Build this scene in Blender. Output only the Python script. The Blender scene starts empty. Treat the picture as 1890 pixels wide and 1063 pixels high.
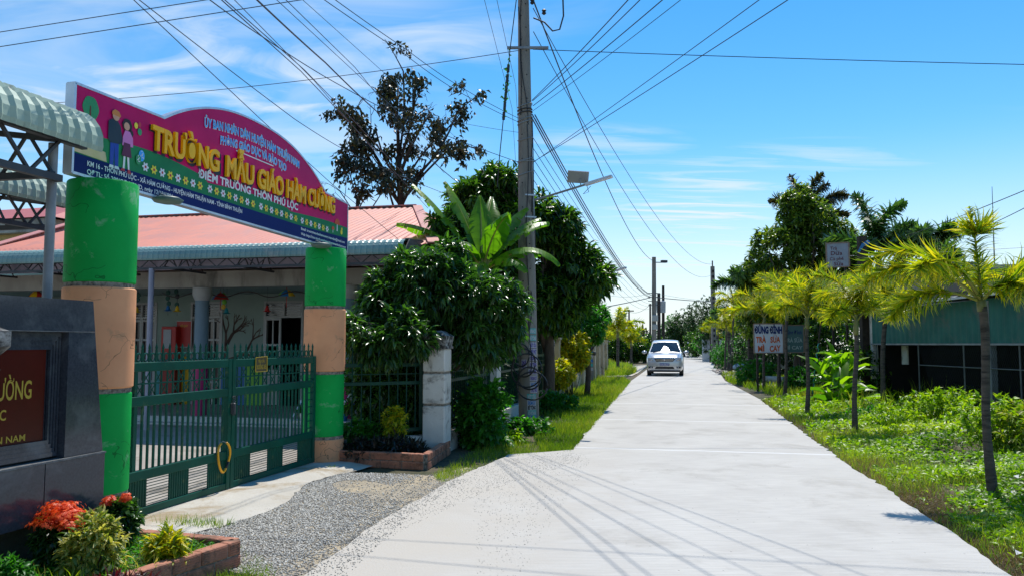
import bpy, bmesh, math, random
import numpy as np
from mathutils import Vector, Matrix, noise as mnoise
rad = math.radians
PI = math.pi
rng = np.random.default_rng(7)
random.seed(7)
SC = bpy.context.scene
COL = SC.collection

# ------------------------------------------------------------------ camera
CAM_Z = 1.55; F = 1450.0; TH = math.atan(102.5/1450)
cam_d = bpy.data.cameras.new('camera'); cam = bpy.data.objects.new('camera', cam_d); COL.objects.link(cam)
cam.location = (0, 0, CAM_Z); cam.rotation_euler = (PI/2+TH, 0, 0)
cam_d.sensor_width = 36; cam_d.lens = F/1890*36; cam_d.clip_end = 3000; cam_d.clip_start = .05
SC.camera = cam
# ------------------------------------------------------------------ light
SUN = Vector((.15, .53, 1.0)).normalized()
sl = bpy.data.lights.new('sun', 'SUN'); sl.energy = 5.0; sl.angle = rad(.5); sl.color = (1, .965, .9)
so = bpy.data.objects.new('sun', sl); COL.objects.link(so)
so.rotation_euler = SUN.to_track_quat('Z', 'Y').to_euler(); so.location = (5, 5, 20)
W = bpy.data.worlds.new('World'); SC.world = W; W.use_nodes = True
nt = W.node_tree; nt.nodes.clear()
def N(t, ty, **k):
    n = t.nodes.new(ty)
    for a, v in k.items():
        setattr(n, a, v)
    return n
def world_nodes():
    L = nt.links.new
    out = N(nt, 'ShaderNodeOutputWorld'); bg = N(nt, 'ShaderNodeBackground'); L(bg.outputs[0], out.inputs[0])
    sky = N(nt, 'ShaderNodeTexSky', sky_type='NISHITA'); sky.sun_disc = False
    sky.sun_elevation = math.asin(SUN.z); sky.sun_rotation = math.atan2(SUN.x, SUN.y)
    sky.air_density = 1.15; sky.dust_density = 0; sky.ozone_density = 5.0
    hs = N(nt, 'ShaderNodeHueSaturation'); hs.inputs['Hue'].default_value = .495; hs.inputs['Saturation'].default_value = 1.30; hs.inputs['Value'].default_value = 1.52
    L(sky.outputs[0], hs.inputs['Color'])
    tc = N(nt, 'ShaderNodeTexCoord'); sp = N(nt, 'ShaderNodeSeparateXYZ'); L(tc.outputs['Generated'], sp.inputs[0])
    def M(op, a, b=None, c=None, clamp=False):
        m = N(nt, 'ShaderNodeMath', operation=op); m.use_clamp = clamp
        for i, v in enumerate((a, b, c)):
            if v is None: continue
            if isinstance(v, (int, float)): m.inputs[i].default_value = v
            else: L(v, m.inputs[i])
        return m.outputs[0]
    z = M('MAXIMUM', sp.outputs[2], .0); zz = M('ADD', z, .10)
    u = M('DIVIDE', sp.outputs[0], zz); v = M('DIVIDE', sp.outputs[1], zz)
    cb = N(nt, 'ShaderNodeCombineXYZ'); L(u, cb.inputs[0]); L(v, cb.inputs[1])
    def cloud(rot, scl, loc, dist, lo, hi, det=7, rg=.55):
        mp = N(nt, 'ShaderNodeMapping'); L(cb.outputs[0], mp.inputs[0]); mp.inputs['Rotation'].default_value = (0, 0, rot)
        mp.inputs['Scale'].default_value = scl; mp.inputs['Location'].default_value = loc
        no = N(nt, 'ShaderNodeTexNoise'); no.inputs['Scale'].default_value = 1; no.inputs['Detail'].default_value = det
        no.inputs['Roughness'].default_value = rg; no.inputs['Distortion'].default_value = dist; L(mp.outputs[0], no.inputs['Vector'])
        mr = N(nt, 'ShaderNodeMapRange'); mr.interpolation_type = 'SMOOTHSTEP'
        mr.inputs[1].default_value = lo; mr.inputs[2].default_value = hi; L(no.outputs[0], mr.inputs[0])
        return mr.outputs[0]
    # thin high cloud: more of it to the west (left), faint streaks elsewhere
    west = N(nt, 'ShaderNodeMapRange'); west.interpolation_type = 'SMOOTHSTEP'
    west.inputs[1].default_value = .03; west.inputs[2].default_value = -.22; L(sp.outputs[0], west.inputs[0])
    c1 = cloud(rad(-28), (.85, 1.7, 1), (3.3, 1.2, 0), .9, .36, .68)
    c2 = cloud(rad(5), (.55, 2.2, 1), (8.1, 4.2, 0), .6, .55, .82, 8, .6)
    cc = M('MULTIPLY', c1, west.outputs[0])
    lowb = N(nt, 'ShaderNodeMapRange'); lowb.interpolation_type = 'SMOOTHSTEP'
    lowb.inputs[1].default_value = .30; lowb.inputs[2].default_value = .10; L(sp.outputs[2], lowb.inputs[0])
    c2b = M('MULTIPLY', c2, lowb.outputs[0])
    cl = M('MAXIMUM', M('MULTIPLY', cc, .5), M('MULTIPLY', c2b, .85))
    # cloud banks placed by bearing (x/y) and height (z/y)
    yy = M('MAXIMUM', sp.outputs[1], .05); bs = M('DIVIDE', sp.outputs[0], yy); bq = M('DIVIDE', sp.outputs[2], yy)
    w1 = cloud(rad(-20), (2.0, 3.6, 1), (1.3, .4, 0), .9, .38, .74, 8, .55); w2 = cloud(rad(3), (1.5, 9.0, 1), (4.1, 2.7, 0), .8, .38, .68, 9, .6)
    for s0, q0, rs_, rq_, amp, w_ in ((-.60, .34, .13, .10, .9, w1), (-.45, .36, .17, .12, 1.0, w1), (-.33, .31, .20, .10, .9, w1), (-.12, .41, .12, .07, .7, w1), (-.63, .43, .3, .05, .6, w1), (-.45, .26, .25, .06, .8, w1), (-.2, .44, .3, .06, .5, w1), (.24, .175, .12, .045, 1.0, w2), (.20, .10, .20, .07, .95, w2), (.27, .22, .10, .02, .55, w2), (.12, .25, .10, .03, .5, w2), (.42, .24, .14, .022, .4, w2), (.52, .13, .2, .05, .5, w2)):
        a_ = M('POWER', M('DIVIDE', M('SUBTRACT', bs, s0), rs_), 2); b_ = M('POWER', M('DIVIDE', M('SUBTRACT', bq, q0), rq_), 2)
        m_ = M('SUBTRACT', 1.0, M('MULTIPLY', M('ADD', a_, b_), .6), clamp=True)
        cl = M('MAXIMUM', cl, M('MULTIPLY', M('MULTIPLY', m_, w_), amp))
    hz = N(nt, 'ShaderNodeMapRange'); hz.interpolation_type = 'SMOOTHSTEP'
    hz.inputs[1].default_value = .26; hz.inputs[2].default_value = -.02; hz.inputs[4].default_value = .85; L(sp.outputs[2], hz.inputs[0])
    cl2 = M('MAXIMUM', cl, hz.outputs[0])
    mx = N(nt, 'ShaderNodeMix', data_type='RGBA'); L(cl2, mx.inputs[0]); L(hs.outputs[0], mx.inputs[6])
    mx.inputs[7].default_value = (8.2, 8.9, 9.5, 1)
    L(mx.outputs[2], bg.inputs[0]); bg.inputs[1].default_value = .11
world_nodes()
SC.view_settings.view_transform = 'Standard'; SC.view_settings.look = 'None'; SC.view_settings.exposure = -.06; SC.view_settings.gamma = 1
SC.cycles.max_bounces = 8; SC.cycles.transparent_max_bounces = 16; SC.cycles.use_denoising = True
SC.cycles.sample_clamp_indirect = 6

# ------------------------------------------------------------------ measuring helpers
def ray(px, py):
    dx = (px-945)/F; dy = (531.5-py)/F
    return Vector((dx, math.cos(TH)-dy*math.sin(TH), math.sin(TH)+dy*math.cos(TH)))
def G(px, py, z=0.0):
    d = ray(px, py); t = (z-CAM_Z)/d.z
    return Vector((0, 0, CAM_Z))+d*t
def P(px, py, Y):
    d = ray(px, py); return Vector((0, 0, CAM_Z))+d*(Y/d.y)
def H(px, py, p, n):
    d = ray(px, py); o = Vector((0, 0, CAM_Z)); t = (Vector(p)-o).dot(n)/d.dot(n); return o+d*t
AX = rad(12.6)                                    # the road's heading, clockwise from +Y
U = Vector((math.sin(AX), math.cos(AX), 0)); V = Vector((math.cos(AX), -math.sin(AX), 0))

# ------------------------------------------------------------------ mesh helpers
class MB:
    def __init__(s): s.v = []; s.f = []
    def add(s, vs, fs):
        o = len(s.v); s.v += [tuple(v) for v in vs]; s.f += [tuple(i+o for i in f) for f in fs]; return s
    def box(s, c, d, rz=0, top=(1, 1), M=None, bev=0):
        hx, hy, hz = d[0]/2, d[1]/2, d[2]/2
        if bev:
            b = min(bev, hx*.9, hy*.9, hz*.9); vs = []
            for (zz, i) in ((-hz, b), (-hz+b, 0), (hz-b, 0), (hz, b)):
                for x, y in ((-1, -1), (1, -1), (1, 1), (-1, 1)):
                    k = b if i == 0 else b
                    ax, ay = hx-i, hy-i
                    if x*y > 0: vs += [(x*ax, y*(ay-k), zz), (x*(ax-k), y*ay, zz)]
                    else: vs += [(x*(ax-k), y*ay, zz), (x*ax, y*(ay-k), zz)]
            fs = []
            for r in range(3):
                for i in range(8): fs.append((r*8+i, r*8+(i+1) % 8, r*8+8+(i+1) % 8, r*8+8+i))
            fs.append(tuple(range(7, -1, -1))); fs.append(tuple(range(24, 32)))
        else:
            vs = [(x*hx*(top[0] if z > 0 else 1), y*hy*(top[1] if z > 0 else 1), z*hz) for z in (-1, 1) for x, y in ((-1, -1), (1, -1), (1, 1), (-1, 1))]
            fs = [(3, 2, 1, 0), (4, 5, 6, 7)]+[(i, (i+1) % 4, 4+(i+1) % 4, 4+i) for i in range(4)]
        m = Matrix.Translation(Vector(c)) @ (M if M is not None else Matrix.Rotation(rz, 4, 'Z'))
        return s.add([m @ Vector(v) for v in vs], fs)
    def bar(s, a, b, w, h=None, up=(0, 0, 1)):
        a = Vector(a); b = Vector(b); d = b-a; L = d.length
        if L < 1e-6: return s
        y = d.normalized(); u = Vector(up)
        if abs(y.dot(u)) > .98: u = Vector((1, 0, 0)) if abs(y.x) < .9 else Vector((0, 1, 0))
        x = y.cross(u).normalized(); z = x.cross(y)
        M = Matrix((x, y, z)).transposed().to_4x4()
        return s.box((a+b)/2, (w, L, h or w), M=M)
    def tube(s, pts, r, n=8, cap=True):
        pts = [Vector(p) for p in pts]; rs = r if hasattr(r, '__len__') else [r]*len(pts)
        vs = []; fs = []; px = None
        for i, p in enumerate(pts):
            d = (pts[min(i+1, len(pts)-1)]-pts[max(i-1, 0)])
            d = d.normalized() if d.length > 1e-9 else Vector((0, 0, 1))
            if px is None:
                px = d.orthogonal().normalized()
            px = (px-d*px.dot(d)); px = px.normalized() if px.length > 1e-6 else d.orthogonal().normalized()
            py = d.cross(px)
            for k in range(n):
                a = 2*PI*k/n; vs.append(p+(px*math.cos(a)+py*math.sin(a))*rs[i])
        for i in range(len(pts)-1):
            for k in range(n): fs.append((i*n+k, i*n+(k+1) % n, (i+1)*n+(k+1) % n, (i+1)*n+k))
        if cap: fs.append(tuple(range(n-1, -1, -1))); fs.append(tuple((len(pts)-1)*n+k for k in range(n)))
        return s.add(vs, fs)
    def lathe(s, prof, c, n=24, wob=0):
        vs = []; fs = []; c = Vector(c)
        for r, z in prof:
            for k in range(n):
                a = 2*PI*k/n; rr = r*(1+wob*math.sin(3*a+z*5)); vs.append(c+Vector((rr*math.cos(a), rr*math.sin(a), z)))
        m = len(prof)
        for i in range(m-1):
            for k in range(n): fs.append((i*n+k, i*n+(k+1) % n, (i+1)*n+(k+1) % n, (i+1)*n+k))
        fs.append(tuple(range(n-1, -1, -1))); fs.append(tuple((m-1)*n+k for k in range(n)))
        return s.add(vs, fs)
    def prism(s, poly, z0, z1):                    # poly xy CCW
        n = len(poly)
        vs = [(p[0], p[1], z0) for p in poly]+[(p[0], p[1], z1) for p in poly]
        return s.add(vs, [tuple(range(n-1, -1, -1)), tuple(range(n, 2*n))]+[(i, (i+1) % n, n+(i+1) % n, n+i) for i in range(n)])
    def slabpoly(s, pts, nrm, t):                  # planar polygon thickened behind along -nrm
        n = len(pts); nrm = Vector(nrm)
        vs = [Vector(p) for p in pts]+[Vector(p)-nrm*t for p in pts]
        return s.add(vs, [tuple(range(n)), tuple(range(2*n-1, n-1, -1))]+[(i, n+i, n+(i+1) % n, (i+1) % n) for i in range(n)])
    def sphere(s, c, r, nu=12, nv=8):
        r = r if hasattr(r, '__len__') else (r, r, r); vs = []; fs = []
        for i in range(nv+1):
            t = PI*i/nv
            for k in range(nu):
                a = 2*PI*k/nu; vs.append((c[0]+r[0]*math.sin(t)*math.cos(a), c[1]+r[1]*math.sin(t)*math.sin(a), c[2]+r[2]*math.cos(t)))
        for i in range(nv):
            for k in range(nu): fs.append((i*nu+k, (i+1)*nu+k, (i+1)*nu+(k+1) % nu, i*nu+(k+1) % nu))
        return s.add(vs, fs)

EMPT = {}
def props(o, label=None, cat=None, group=None, kind=None):
    if label: o['label'] = label
    if cat: o['category'] = cat
    if group: o['group'] = group
    if kind: o['kind'] = kind
    return o
def thing(name, label, cat, loc=(0, 0, 0), rz=0, group=None):
    o = bpy.data.objects.new(name, None); COL.objects.link(o); o.empty_display_size = .1
    o.location = loc; o.rotation_euler = (0, 0, rz)
    EMPT[o.name] = (Matrix.Translation(Vector(loc)) @ Matrix.Rotation(rz, 4, 'Z')).inverted()
    return props(o, label, cat, group)
def build(mb, name, mat, parent=None, loc=None, smooth=False, world=True):
    """mesh object; vertices given in world coordinates, stored relative to the parent thing (world=False: already local)"""
    vs = mb.v
    if parent is not None and world:
        root = parent
        while root.parent: root = root.parent
        m = EMPT.get(root.name)
        if m is not None: vs = [m @ Vector(v) for v in vs]
    elif loc is not None:
        l = Vector(loc); vs = [Vector(v)-l for v in vs]
    me = bpy.data.meshes.new(name); me.from_pydata([tuple(v) for v in vs], [], mb.f)
    mats = mat if isinstance(mat, (list, tuple)) else [mat]
    for m_ in mats: me.materials.append(m_)
    if smooth: me.polygons.foreach_set('use_smooth', [True]*len(me.polygons))
    me.update()
    o = bpy.data.objects.new(name, me); COL.objects.link(o)
    if parent is not None: o.parent = parent
    elif loc is not None: o.location = loc
    if smooth == 2:
        me.polygons.foreach_set('use_smooth', [True]*len(me.polygons)); me.set_sharp_from_angle(angle=rad(40))
    return o
def npmesh(name, verts, faces, mat, parent=None, rnd=None, loc=None, smooth=False):
    """faces: list of int arrays (k,m)"""
    verts = np.asarray(verts, dtype=np.float32).reshape(-1, 3)
    if parent is not None:
        root = parent
        while root.parent: root = root.parent
        m = EMPT.get(root.name)
        if m is not None:
            mm = np.array(m, dtype=np.float32); verts = verts @ mm[:3, :3].T+mm[:3, 3]
    elif loc is not None: verts = verts-np.array(loc, dtype=np.float32)
    me = bpy.data.meshes.new(name); me.vertices.add(len(verts)); me.vertices.foreach_set('co', verts.ravel())
    faces = [f for f in faces if len(f)]
    lt = np.concatenate([np.full(len(f), f.shape[1], dtype=np.int32) for f in faces])
    li = np.concatenate([f.ravel() for f in faces]).astype(np.int32)
    me.loops.add(len(li)); me.loops.foreach_set('vertex_index', li)
    me.polygons.add(len(lt)); st = np.zeros(len(lt), dtype=np.int32); st[1:] = np.cumsum(lt)[:-1]
    me.polygons.foreach_set('loop_start', st); me.polygons.foreach_set('loop_total', lt)
    if smooth: me.polygons.foreach_set('use_smooth', np.ones(len(lt), dtype=bool))
    me.update(calc_edges=True)
    if rnd is not None:
        a = me.attributes.new('rnd', 'FLOAT', 'POINT'); a.data.foreach_set('value', np.asarray(rnd, dtype=np.float32))
    me.materials.append(mat)
    o = bpy.data.objects.new(name, me); COL.objects.link(o)
    if parent is not None: o.parent = parent
    elif loc is not None: o.location = loc
    return o
def copy_tree(o, parent=None):
    c = o.copy(); COL.objects.link(c)
    if parent is not None: c.parent = parent
    for ch in list(o.children): copy_tree(ch, c)
    return c

# ------------------------------------------------------------------ materials
MATS = {}
def pm(name, c1, c2=None, scale=4.0, rough=.6, metal=0, bump=0, bscale=30, crack=0, stain=None, stain_amt=.0, stain_scale=3, spec=.5,
       detail=6, lo=.35, hi=.65, stretch=(1, 1, 1), trans=0, coat=0, rvar=.0, wave=None):
    if name in MATS: return MATS[name]
    m = bpy.data.materials.new(name); m.use_nodes = True; t = m.node_tree; b = t.nodes['Principled BSDF']; L = t.links.new
    MATS[name] = m
    b.inputs['Roughness'].default_value = rough; b.inputs['Metallic'].default_value = metal
    b.inputs['Specular IOR Level'].default_value = spec
    if coat: b.inputs['Coat Weight'].default_value = coat
    if trans: b.inputs['Transmission Weight'].default_value = trans
    tc = N(t, 'ShaderNodeTexCoord'); mp = N(t, 'ShaderNodeMapping'); mp.inputs['Scale'].default_value = stretch; L(tc.outputs['Object'], mp.inputs[0])
    co = mp.outputs[0]
    col = None
    c1 = tuple(c1)+(1,); c2 = tuple(c2)+(1,) if c2 else tuple(min(1, x*.82) for x in c1[:3])+(1,)
    no = N(t, 'ShaderNodeTexNoise'); no.inputs['Scale'].default_value = scale; no.inputs['Detail'].default_value = detail; no.inputs['Roughness'].default_value = .6; L(co, no.inputs['Vector'])
    mr = N(t, 'ShaderNodeMapRange'); mr.inputs[1].default_value = lo; mr.inputs[2].default_value = hi; L(no.outputs[0], mr.inputs[0])
    mx = N(t, 'ShaderNodeMix', data_type='RGBA'); L(mr.outputs[0], mx.inputs[0]); mx.inputs[6].default_value = c1; mx.inputs[7].default_value = c2
    col = mx.outputs[2]
    if stain:
        n2 = N(t, 'ShaderNodeTexNoise'); n2.inputs['Scale'].default_value = stain_scale; n2.inputs['Detail'].default_value = 9; n2.inputs['Roughness'].default_value = .68; n2.inputs['Distortion'].default_value = .4; L(co, n2.inputs['Vector'])
        r2 = N(t, 'ShaderNodeMapRange'); r2.inputs[1].default_value = .62-stain_amt*.3; r2.inputs[2].default_value = .72-stain_amt*.2; L(n2.outputs[0], r2.inputs[0])
        m2 = N(t, 'ShaderNodeMix', data_type='RGBA'); L(r2.outputs[0], m2.inputs[0]); L(col, m2.inputs[6]); m2.inputs[7].default_value = tuple(stain)+(1,); col = m2.outputs[2]
    hgt = None
    if crack:
        vo = N(t, 'ShaderNodeTexVoronoi', feature='DISTANCE_TO_EDGE'); vo.inputs['Scale'].default_value = crack
        nd = N(t, 'ShaderNodeTexNoise'); nd.inputs['Scale'].default_value = crack*2.2; L(co, nd.inputs['Vector'])
        va = N(t, 'ShaderNodeVectorMath', operation='MULTIPLY_ADD'); L(nd.outputs['Color'], va.inputs[0]); va.inputs[1].default_value = (.35, .35, .35); L(co, va.inputs[2]); L(va.outputs[0], vo.inputs['Vector'])
        lt = N(t, 'ShaderNodeMath', operation='LESS_THAN'); L(vo.outputs['Distance'], lt.inputs[0]); lt.inputs[1].default_value = .007
        nm = N(t, 'ShaderNodeTexNoise'); nm.inputs['Scale'].default_value = 1.7; L(co, nm.inputs['Vector'])
        gt = N(t, 'ShaderNodeMath', operation='GREATER_THAN'); L(nm.outputs[0], gt.inputs[0]); gt.inputs[1].default_value = .53
        mu = N(t, 'ShaderNodeMath', operation='MULTIPLY'); L(lt.outputs[0], mu.inputs[0]); L(gt.outputs[0], mu.inputs[1])
        m3 = N(t, 'ShaderNodeMix', data_type='RGBA'); L(mu.outputs[0], m3.inputs[0]); L(col, m3.inputs[6]); m3.inputs[7].default_value = tuple(x*.42 for x in c1[:3])+(1,); col = m3.outputs[2]
    L(col, b.inputs['Base Color'])
    if rvar:
        rr = N(t, 'ShaderNodeMapRange'); rr.inputs[3].default_value = max(0.02, rough-rvar); rr.inputs[4].default_value = min(1, rough+rvar); L(no.outputs[0], rr.inputs[0]); L(rr.outputs[0], b.inputs['Roughness'])
    if bump:
        nb = N(t, 'ShaderNodeTexNoise'); nb.inputs['Scale'].default_value = bscale; nb.inputs['Detail'].default_value = 8; L(co, nb.inputs['Vector'])
        bp = N(t, 'ShaderNodeBump'); bp.inputs['Strength'].default_value = bump; bp.inputs['Distance'].default_value = .02; L(nb.outputs[0], bp.inputs['Height']); L(bp.outputs[0], b.inputs['Normal'])
    return m
def lm(name, cols, rough=.38, tr=.45, tcol=None, spec=.5):
    """leaf material: colour by the per-leaf value rnd, with light passing through"""
    if name in MATS: return MATS[name]
    m = bpy.data.materials.new(name); m.use_nodes = True; t = m.node_tree; b = t.nodes['Principled BSDF']; L = t.links.new; out = t.nodes['Material Output']
    MATS[name] = m
    at = N(t, 'ShaderNodeAttribute', attribute_name='rnd'); cr = N(t, 'ShaderNodeValToRGB'); L(at.outputs['Fac'], cr.inputs[0])
    e = cr.color_ramp.elements
    for i, c in enumerate(cols):
        p = i/(len(cols)-1)
        if i == 0: e[0].position = 0; e[0].color = tuple(c)+(1,)
        elif i == len(cols)-1: e[len(e)-1].position = 1; e[len(e)-1].color = tuple(c)+(1,)
        else: q = e.new(p); q.color = tuple(c)+(1,)
    L(cr.outputs[0], b.inputs['Base Color']); b.inputs['Roughness'].default_value = rough; b.inputs['Specular IOR Level'].default_value = spec
    tl = N(t, 'ShaderNodeBsdfTranslucent'); g = N(t, 'ShaderNodeMix', data_type='RGBA', blend_type='MULTIPLY'); g.inputs[0].default_value = 1
    L(cr.outputs[0], g.inputs[6]); g.inputs[7].default_value = (tcol or (1.9, 1.9, .8))+(1,); L(g.outputs[2], tl.inputs['Color'])
    ms = N(t, 'ShaderNodeMixShader'); ms.inputs[0].default_value = tr; L(b.outputs[0], ms.inputs[1]); L(tl.outputs[0], ms.inputs[2]); L(ms.outputs[0], out.inputs['Surface'])
    return m

# ------------------------------------------------------------------ text
def text_mesh(s, bold=.02, extrude=0.0):
    cu = bpy.data.curves.new('text', 'FONT'); cu.body = s; cu.size = 1; cu.offset = bold; cu.extrude = extrude; cu.resolution_u = 3
    ob = bpy.data.objects.new('text', cu); COL.objects.link(ob); bpy.context.view_layer.update()
    dg = bpy.context.evaluated_depsgraph_get(); me = ob.evaluated_get(dg).to_mesh()
    vs = [tuple(v.co) for v in me.vertices]; fs = [tuple(p.vertices) for p in me.polygons]
    ob.evaluated_get(dg).to_mesh_clear(); bpy.data.objects.remove(ob); bpy.data.curves.remove(cu)
    return vs, fs
def text_on(mb, s, o, ax, up, nrm, w, h, bold=.02, ext=0.0, bow=0, zshift=0):
    """writes s from o along ax; w total width, h capital height; lies in the plane (ax, up), raised along nrm"""
    vs, fs = text_mesh(s, bold, ext/ max(h/.73, 1e-4) if ext else 0)
    if not vs: return
    x0 = min(v[0] for v in vs); x1 = max(v[0] for v in vs); k = w/(x1-x0); kh = h/.73
    o = Vector(o); ax = Vector(ax); up = Vector(up); nrm = Vector(nrm); out = []
    for v in vs:
        x = (v[0]-x0)*k; f = 2*x/w-1
        out.append(o+ax*x+up*(v[1]*kh+bow*(1-f*f))+nrm*(v[2]*kh+zshift))
    mb.add(out, fs)
# ------------------------------------------------------------------ shared materials
m_green = pm('pillar_green', (.003, .40, .07), (.003, .31, .05), 1.6, .6, spec=.15, bump=.14, bscale=7, crack=2.3, stain=(.20, .42, .24), stain_amt=.12, stain_scale=4.5)
m_peach = pm('pillar_peach', (.80, .38, .19), (.70, .31, .15), 1.7, .7, spec=.2, bump=.16, bscale=7, crack=2.6, stain=(.52, .27, .14), stain_amt=.12, stain_scale=3.5)
m_joint = pm('joint_mortar', (.34, .30, .24), (.08, .07, .055), 30, .95, bump=.8, bscale=60)
m_gate = pm('gate_paint', (.002, .085, .055), (.003, .06, .038), 3, .42, spec=.18, bump=.06, bscale=25, stain=(.10, .15, .06), stain_amt=.12, stain_scale=5, rvar=.1)
m_gate2 = pm('fence_paint', (.004, .06, .038), (.005, .04, .026), 3, .45, spec=.18, bump=.06, bscale=25)
m_steel = pm('grey_steel', (.26, .28, .29), (.18, .19, .20), 5, .5, metal=.25, bump=.05)
m_dsteel = pm('dark_steel', (.055, .06, .065), (.03, .03, .035), 5, .6)
m_awn = pm('awning_sheet', (.40, .50, .40), (.33, .42, .33), 1.5, .55, spec=.25, stain=(.22, .25, .21), stain_amt=.15, stain_scale=4)
m_canopy = pm('canopy_sheet', (.20, .33, .30), (.15, .26, .24), 1.2, .42, stain=(.25, .30, .27), stain_amt=.15, stain_scale=3)
m_granite = pm('black_granite', (.055, .062, .075), (.035, .04, .05), 60, .12, bump=.0, spec=.4, stain=(.10, .11, .12), stain_amt=.4, stain_scale=2.2, rvar=.08)
m_groove = pm('granite_edge', (.20, .20, .19), (.10, .10, .10), 20, .7)
m_maroon = pm('maroon_stone', (.085, .007, .004), (.065, .006, .004), 3, .25, spec=.2)
m_gold = pm('gold_letter', (.50, .34, .02), (.42, .28, .02), 3, .4)
m_white = pm('white_paint', (.66, .64, .58), (.55, .53, .47), 3, .75, bump=.25, bscale=25, stain=(.13, .11, .085), stain_amt=.35, stain_scale=3.2)
m_white2 = pm('weathered_cap', (.62, .61, .57), (.42, .40, .36), 5, .85, bump=.5, bscale=30, stain=(.035, .032, .028), stain_amt=.95, stain_scale=6)
m_beige = pm('beige_render', (.55, .46, .30), (.48, .40, .26), 3, .8, bump=.2, stain=(.22, .18, .12), stain_amt=.2)
m_brick = pm('brick', (.52, .22, .13), (.38, .15, .09), 4, .85, bump=.4, bscale=40, stain=(.14, .08, .05), stain_amt=.4, stain_scale=7)
m_soil = pm('soil', (.055, .04, .026), (.03, .022, .015), 8, .95, bump=.8, bscale=40)
m_concrete = pm('road_concrete', (.535, .505, .455), (.48, .45, .405), 1.1, .9, bump=.22, bscale=55, stain=(.42, .39, .345), stain_amt=.33, stain_scale=.9)
m_apron = pm('apron_concrete', (.56, .52, .45), (.48, .435, .36), 1.6, .92, bump=.4, bscale=35, stain=(.36, .28, .18), stain_amt=.42, stain_scale=1.8)
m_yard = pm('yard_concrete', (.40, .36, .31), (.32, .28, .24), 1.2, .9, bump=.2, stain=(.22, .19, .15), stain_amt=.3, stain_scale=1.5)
m_roof = pm('salmon_roof', (.72, .225, .13), (.63, .19, .115), .7, .5, stain=(.56, .20, .14), stain_amt=.5, stain_scale=1.1)
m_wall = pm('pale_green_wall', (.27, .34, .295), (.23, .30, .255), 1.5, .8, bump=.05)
m_beam = pm('grey_beam', (.40, .38, .33), (.30, .28, .24), 2, .9, stain=(.16, .15, .13), stain_amt=.35, stain_scale=1.7, stretch=(1, 1, .4))
m_lav = pm('lavender_fascia', (.50, .47, .58), (.40, .38, .50), 3, .8, stain=(.30, .28, .36), stain_amt=.4)
m_glass = pm('dark_glass', (.015, .02, .025), (.02, .025, .03), 3, .08, spec=.6)
m_frame = pm('window_paint', (.42, .42, .40), (.36, .36, .34), 3, .5)
m_bluecol = pm('blue_column_paint', (.17, .25, .30), (.14, .21, .26), 2, .55)
m_mag = pm('magenta_paint', (.50, .012, .14), (.42, .01, .12), 2, .5)
m_red = pm('red_paint', (.50, .02, .012), (.42, .016, .01), 2, .45)
m_yel = pm('yellow_paint', (.75, .45, .01), (.68, .40, .01), 2, .4)
m_blue = pm('blue_paint', (.01, .16, .42), (.01, .12, .36), 2, .45)
m_teal = pm('teal_paint', (.02, .30, .32), (.02, .24, .27), 2, .45)
m_lime = pm('lime_paint', (.18, .50, .03), (.15, .42, .03), 2, .5)
m_black = pm('black_rubber', (.012, .012, .012), (.02, .02, .02), 4, .55)
m_wire = pm('cable_black', (.012, .013, .016), (.02, .02, .022), 4, .5)
m_wireb = pm('cable_blue', (.02, .09, .13), (.02, .07, .10), 4, .5)
m_pole = pm('pole_concrete', (.27, .245, .21), (.20, .18, .155), 3, .92, bump=.5, bscale=30, stain=(.11, .10, .085), stain_amt=.3, stain_scale=4, stretch=(1, 1, .35))

# ------------------------------------------------------------------ ground, road, yard
Z0 = -.06
def ground_mat():
    m = bpy.data.materials.new('ground_dirt'); m.use_nodes = True; t = m.node_tree; b = t.nodes['Principled BSDF']; L = t.links.new
    tc = N(t, 'ShaderNodeTexCoord')
    def noise(s, d=8, dist=0): n = N(t, 'ShaderNodeTexNoise'); n.inputs['Scale'].default_value = s; n.inputs['Detail'].default_value = d; n.inputs['Roughness'].default_value = .62; n.inputs['Distortion'].default_value = dist; L(tc.outputs['Object'], n.inputs['Vector']); return n
    a = noise(.35, 8, .5); r = N(t, 'ShaderNodeValToRGB'); L(a.outputs[0], r.inputs[0]); e = r.color_ramp.elements
    e[0].position = .38; e[0].color = (.055, .062, .022, 1); e[1].position = .62; e[1].color = (.15, .11, .065, 1)
    n2 = noise(9); m2 = N(t, 'ShaderNodeMix', data_type='RGBA', blend_type='MULTIPLY'); L(r.outputs[0], m2.inputs[6])
    r2 = N(t, 'ShaderNodeMapRange'); r2.inputs[1].default_value = .3; r2.inputs[2].default_value = .7; r2.inputs[3].default_value = .55; r2.inputs[4].default_value = 1.2; L(n2.outputs[0], r2.inputs[0])
    L(r2.outputs[0], m2.inputs[7]); m2.inputs[0].default_value = 1; L(m2.outputs[2], b.inputs['Base Color']); b.inputs['Roughness'].default_value = .95
    bp = N(t, 'ShaderNodeBump'); bp.inputs['Strength'].default_value = .6; bp.inputs['Distance'].default_value = .03; n3 = noise(22); L(n3.outputs[0], bp.inputs['Height']); L(bp.outputs[0], b.inputs['Normal'])
    return m
m_ground = ground_mat()
mb = MB(); gx = [-1500, -60, -20, 20, 60, 1500]; gy = [-500, -20, 20, 60, 120, 1800]
for i in range(5):
    for j in range(5): mb.add([(gx[i], gy[j], Z0), (gx[i+1], gy[j], Z0), (gx[i+1], gy[j+1], Z0), (gx[i], gy[j+1], Z0)], [(0, 1, 2, 3)])
props(build(mb, 'ground', m_ground), kind='structure')

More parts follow.
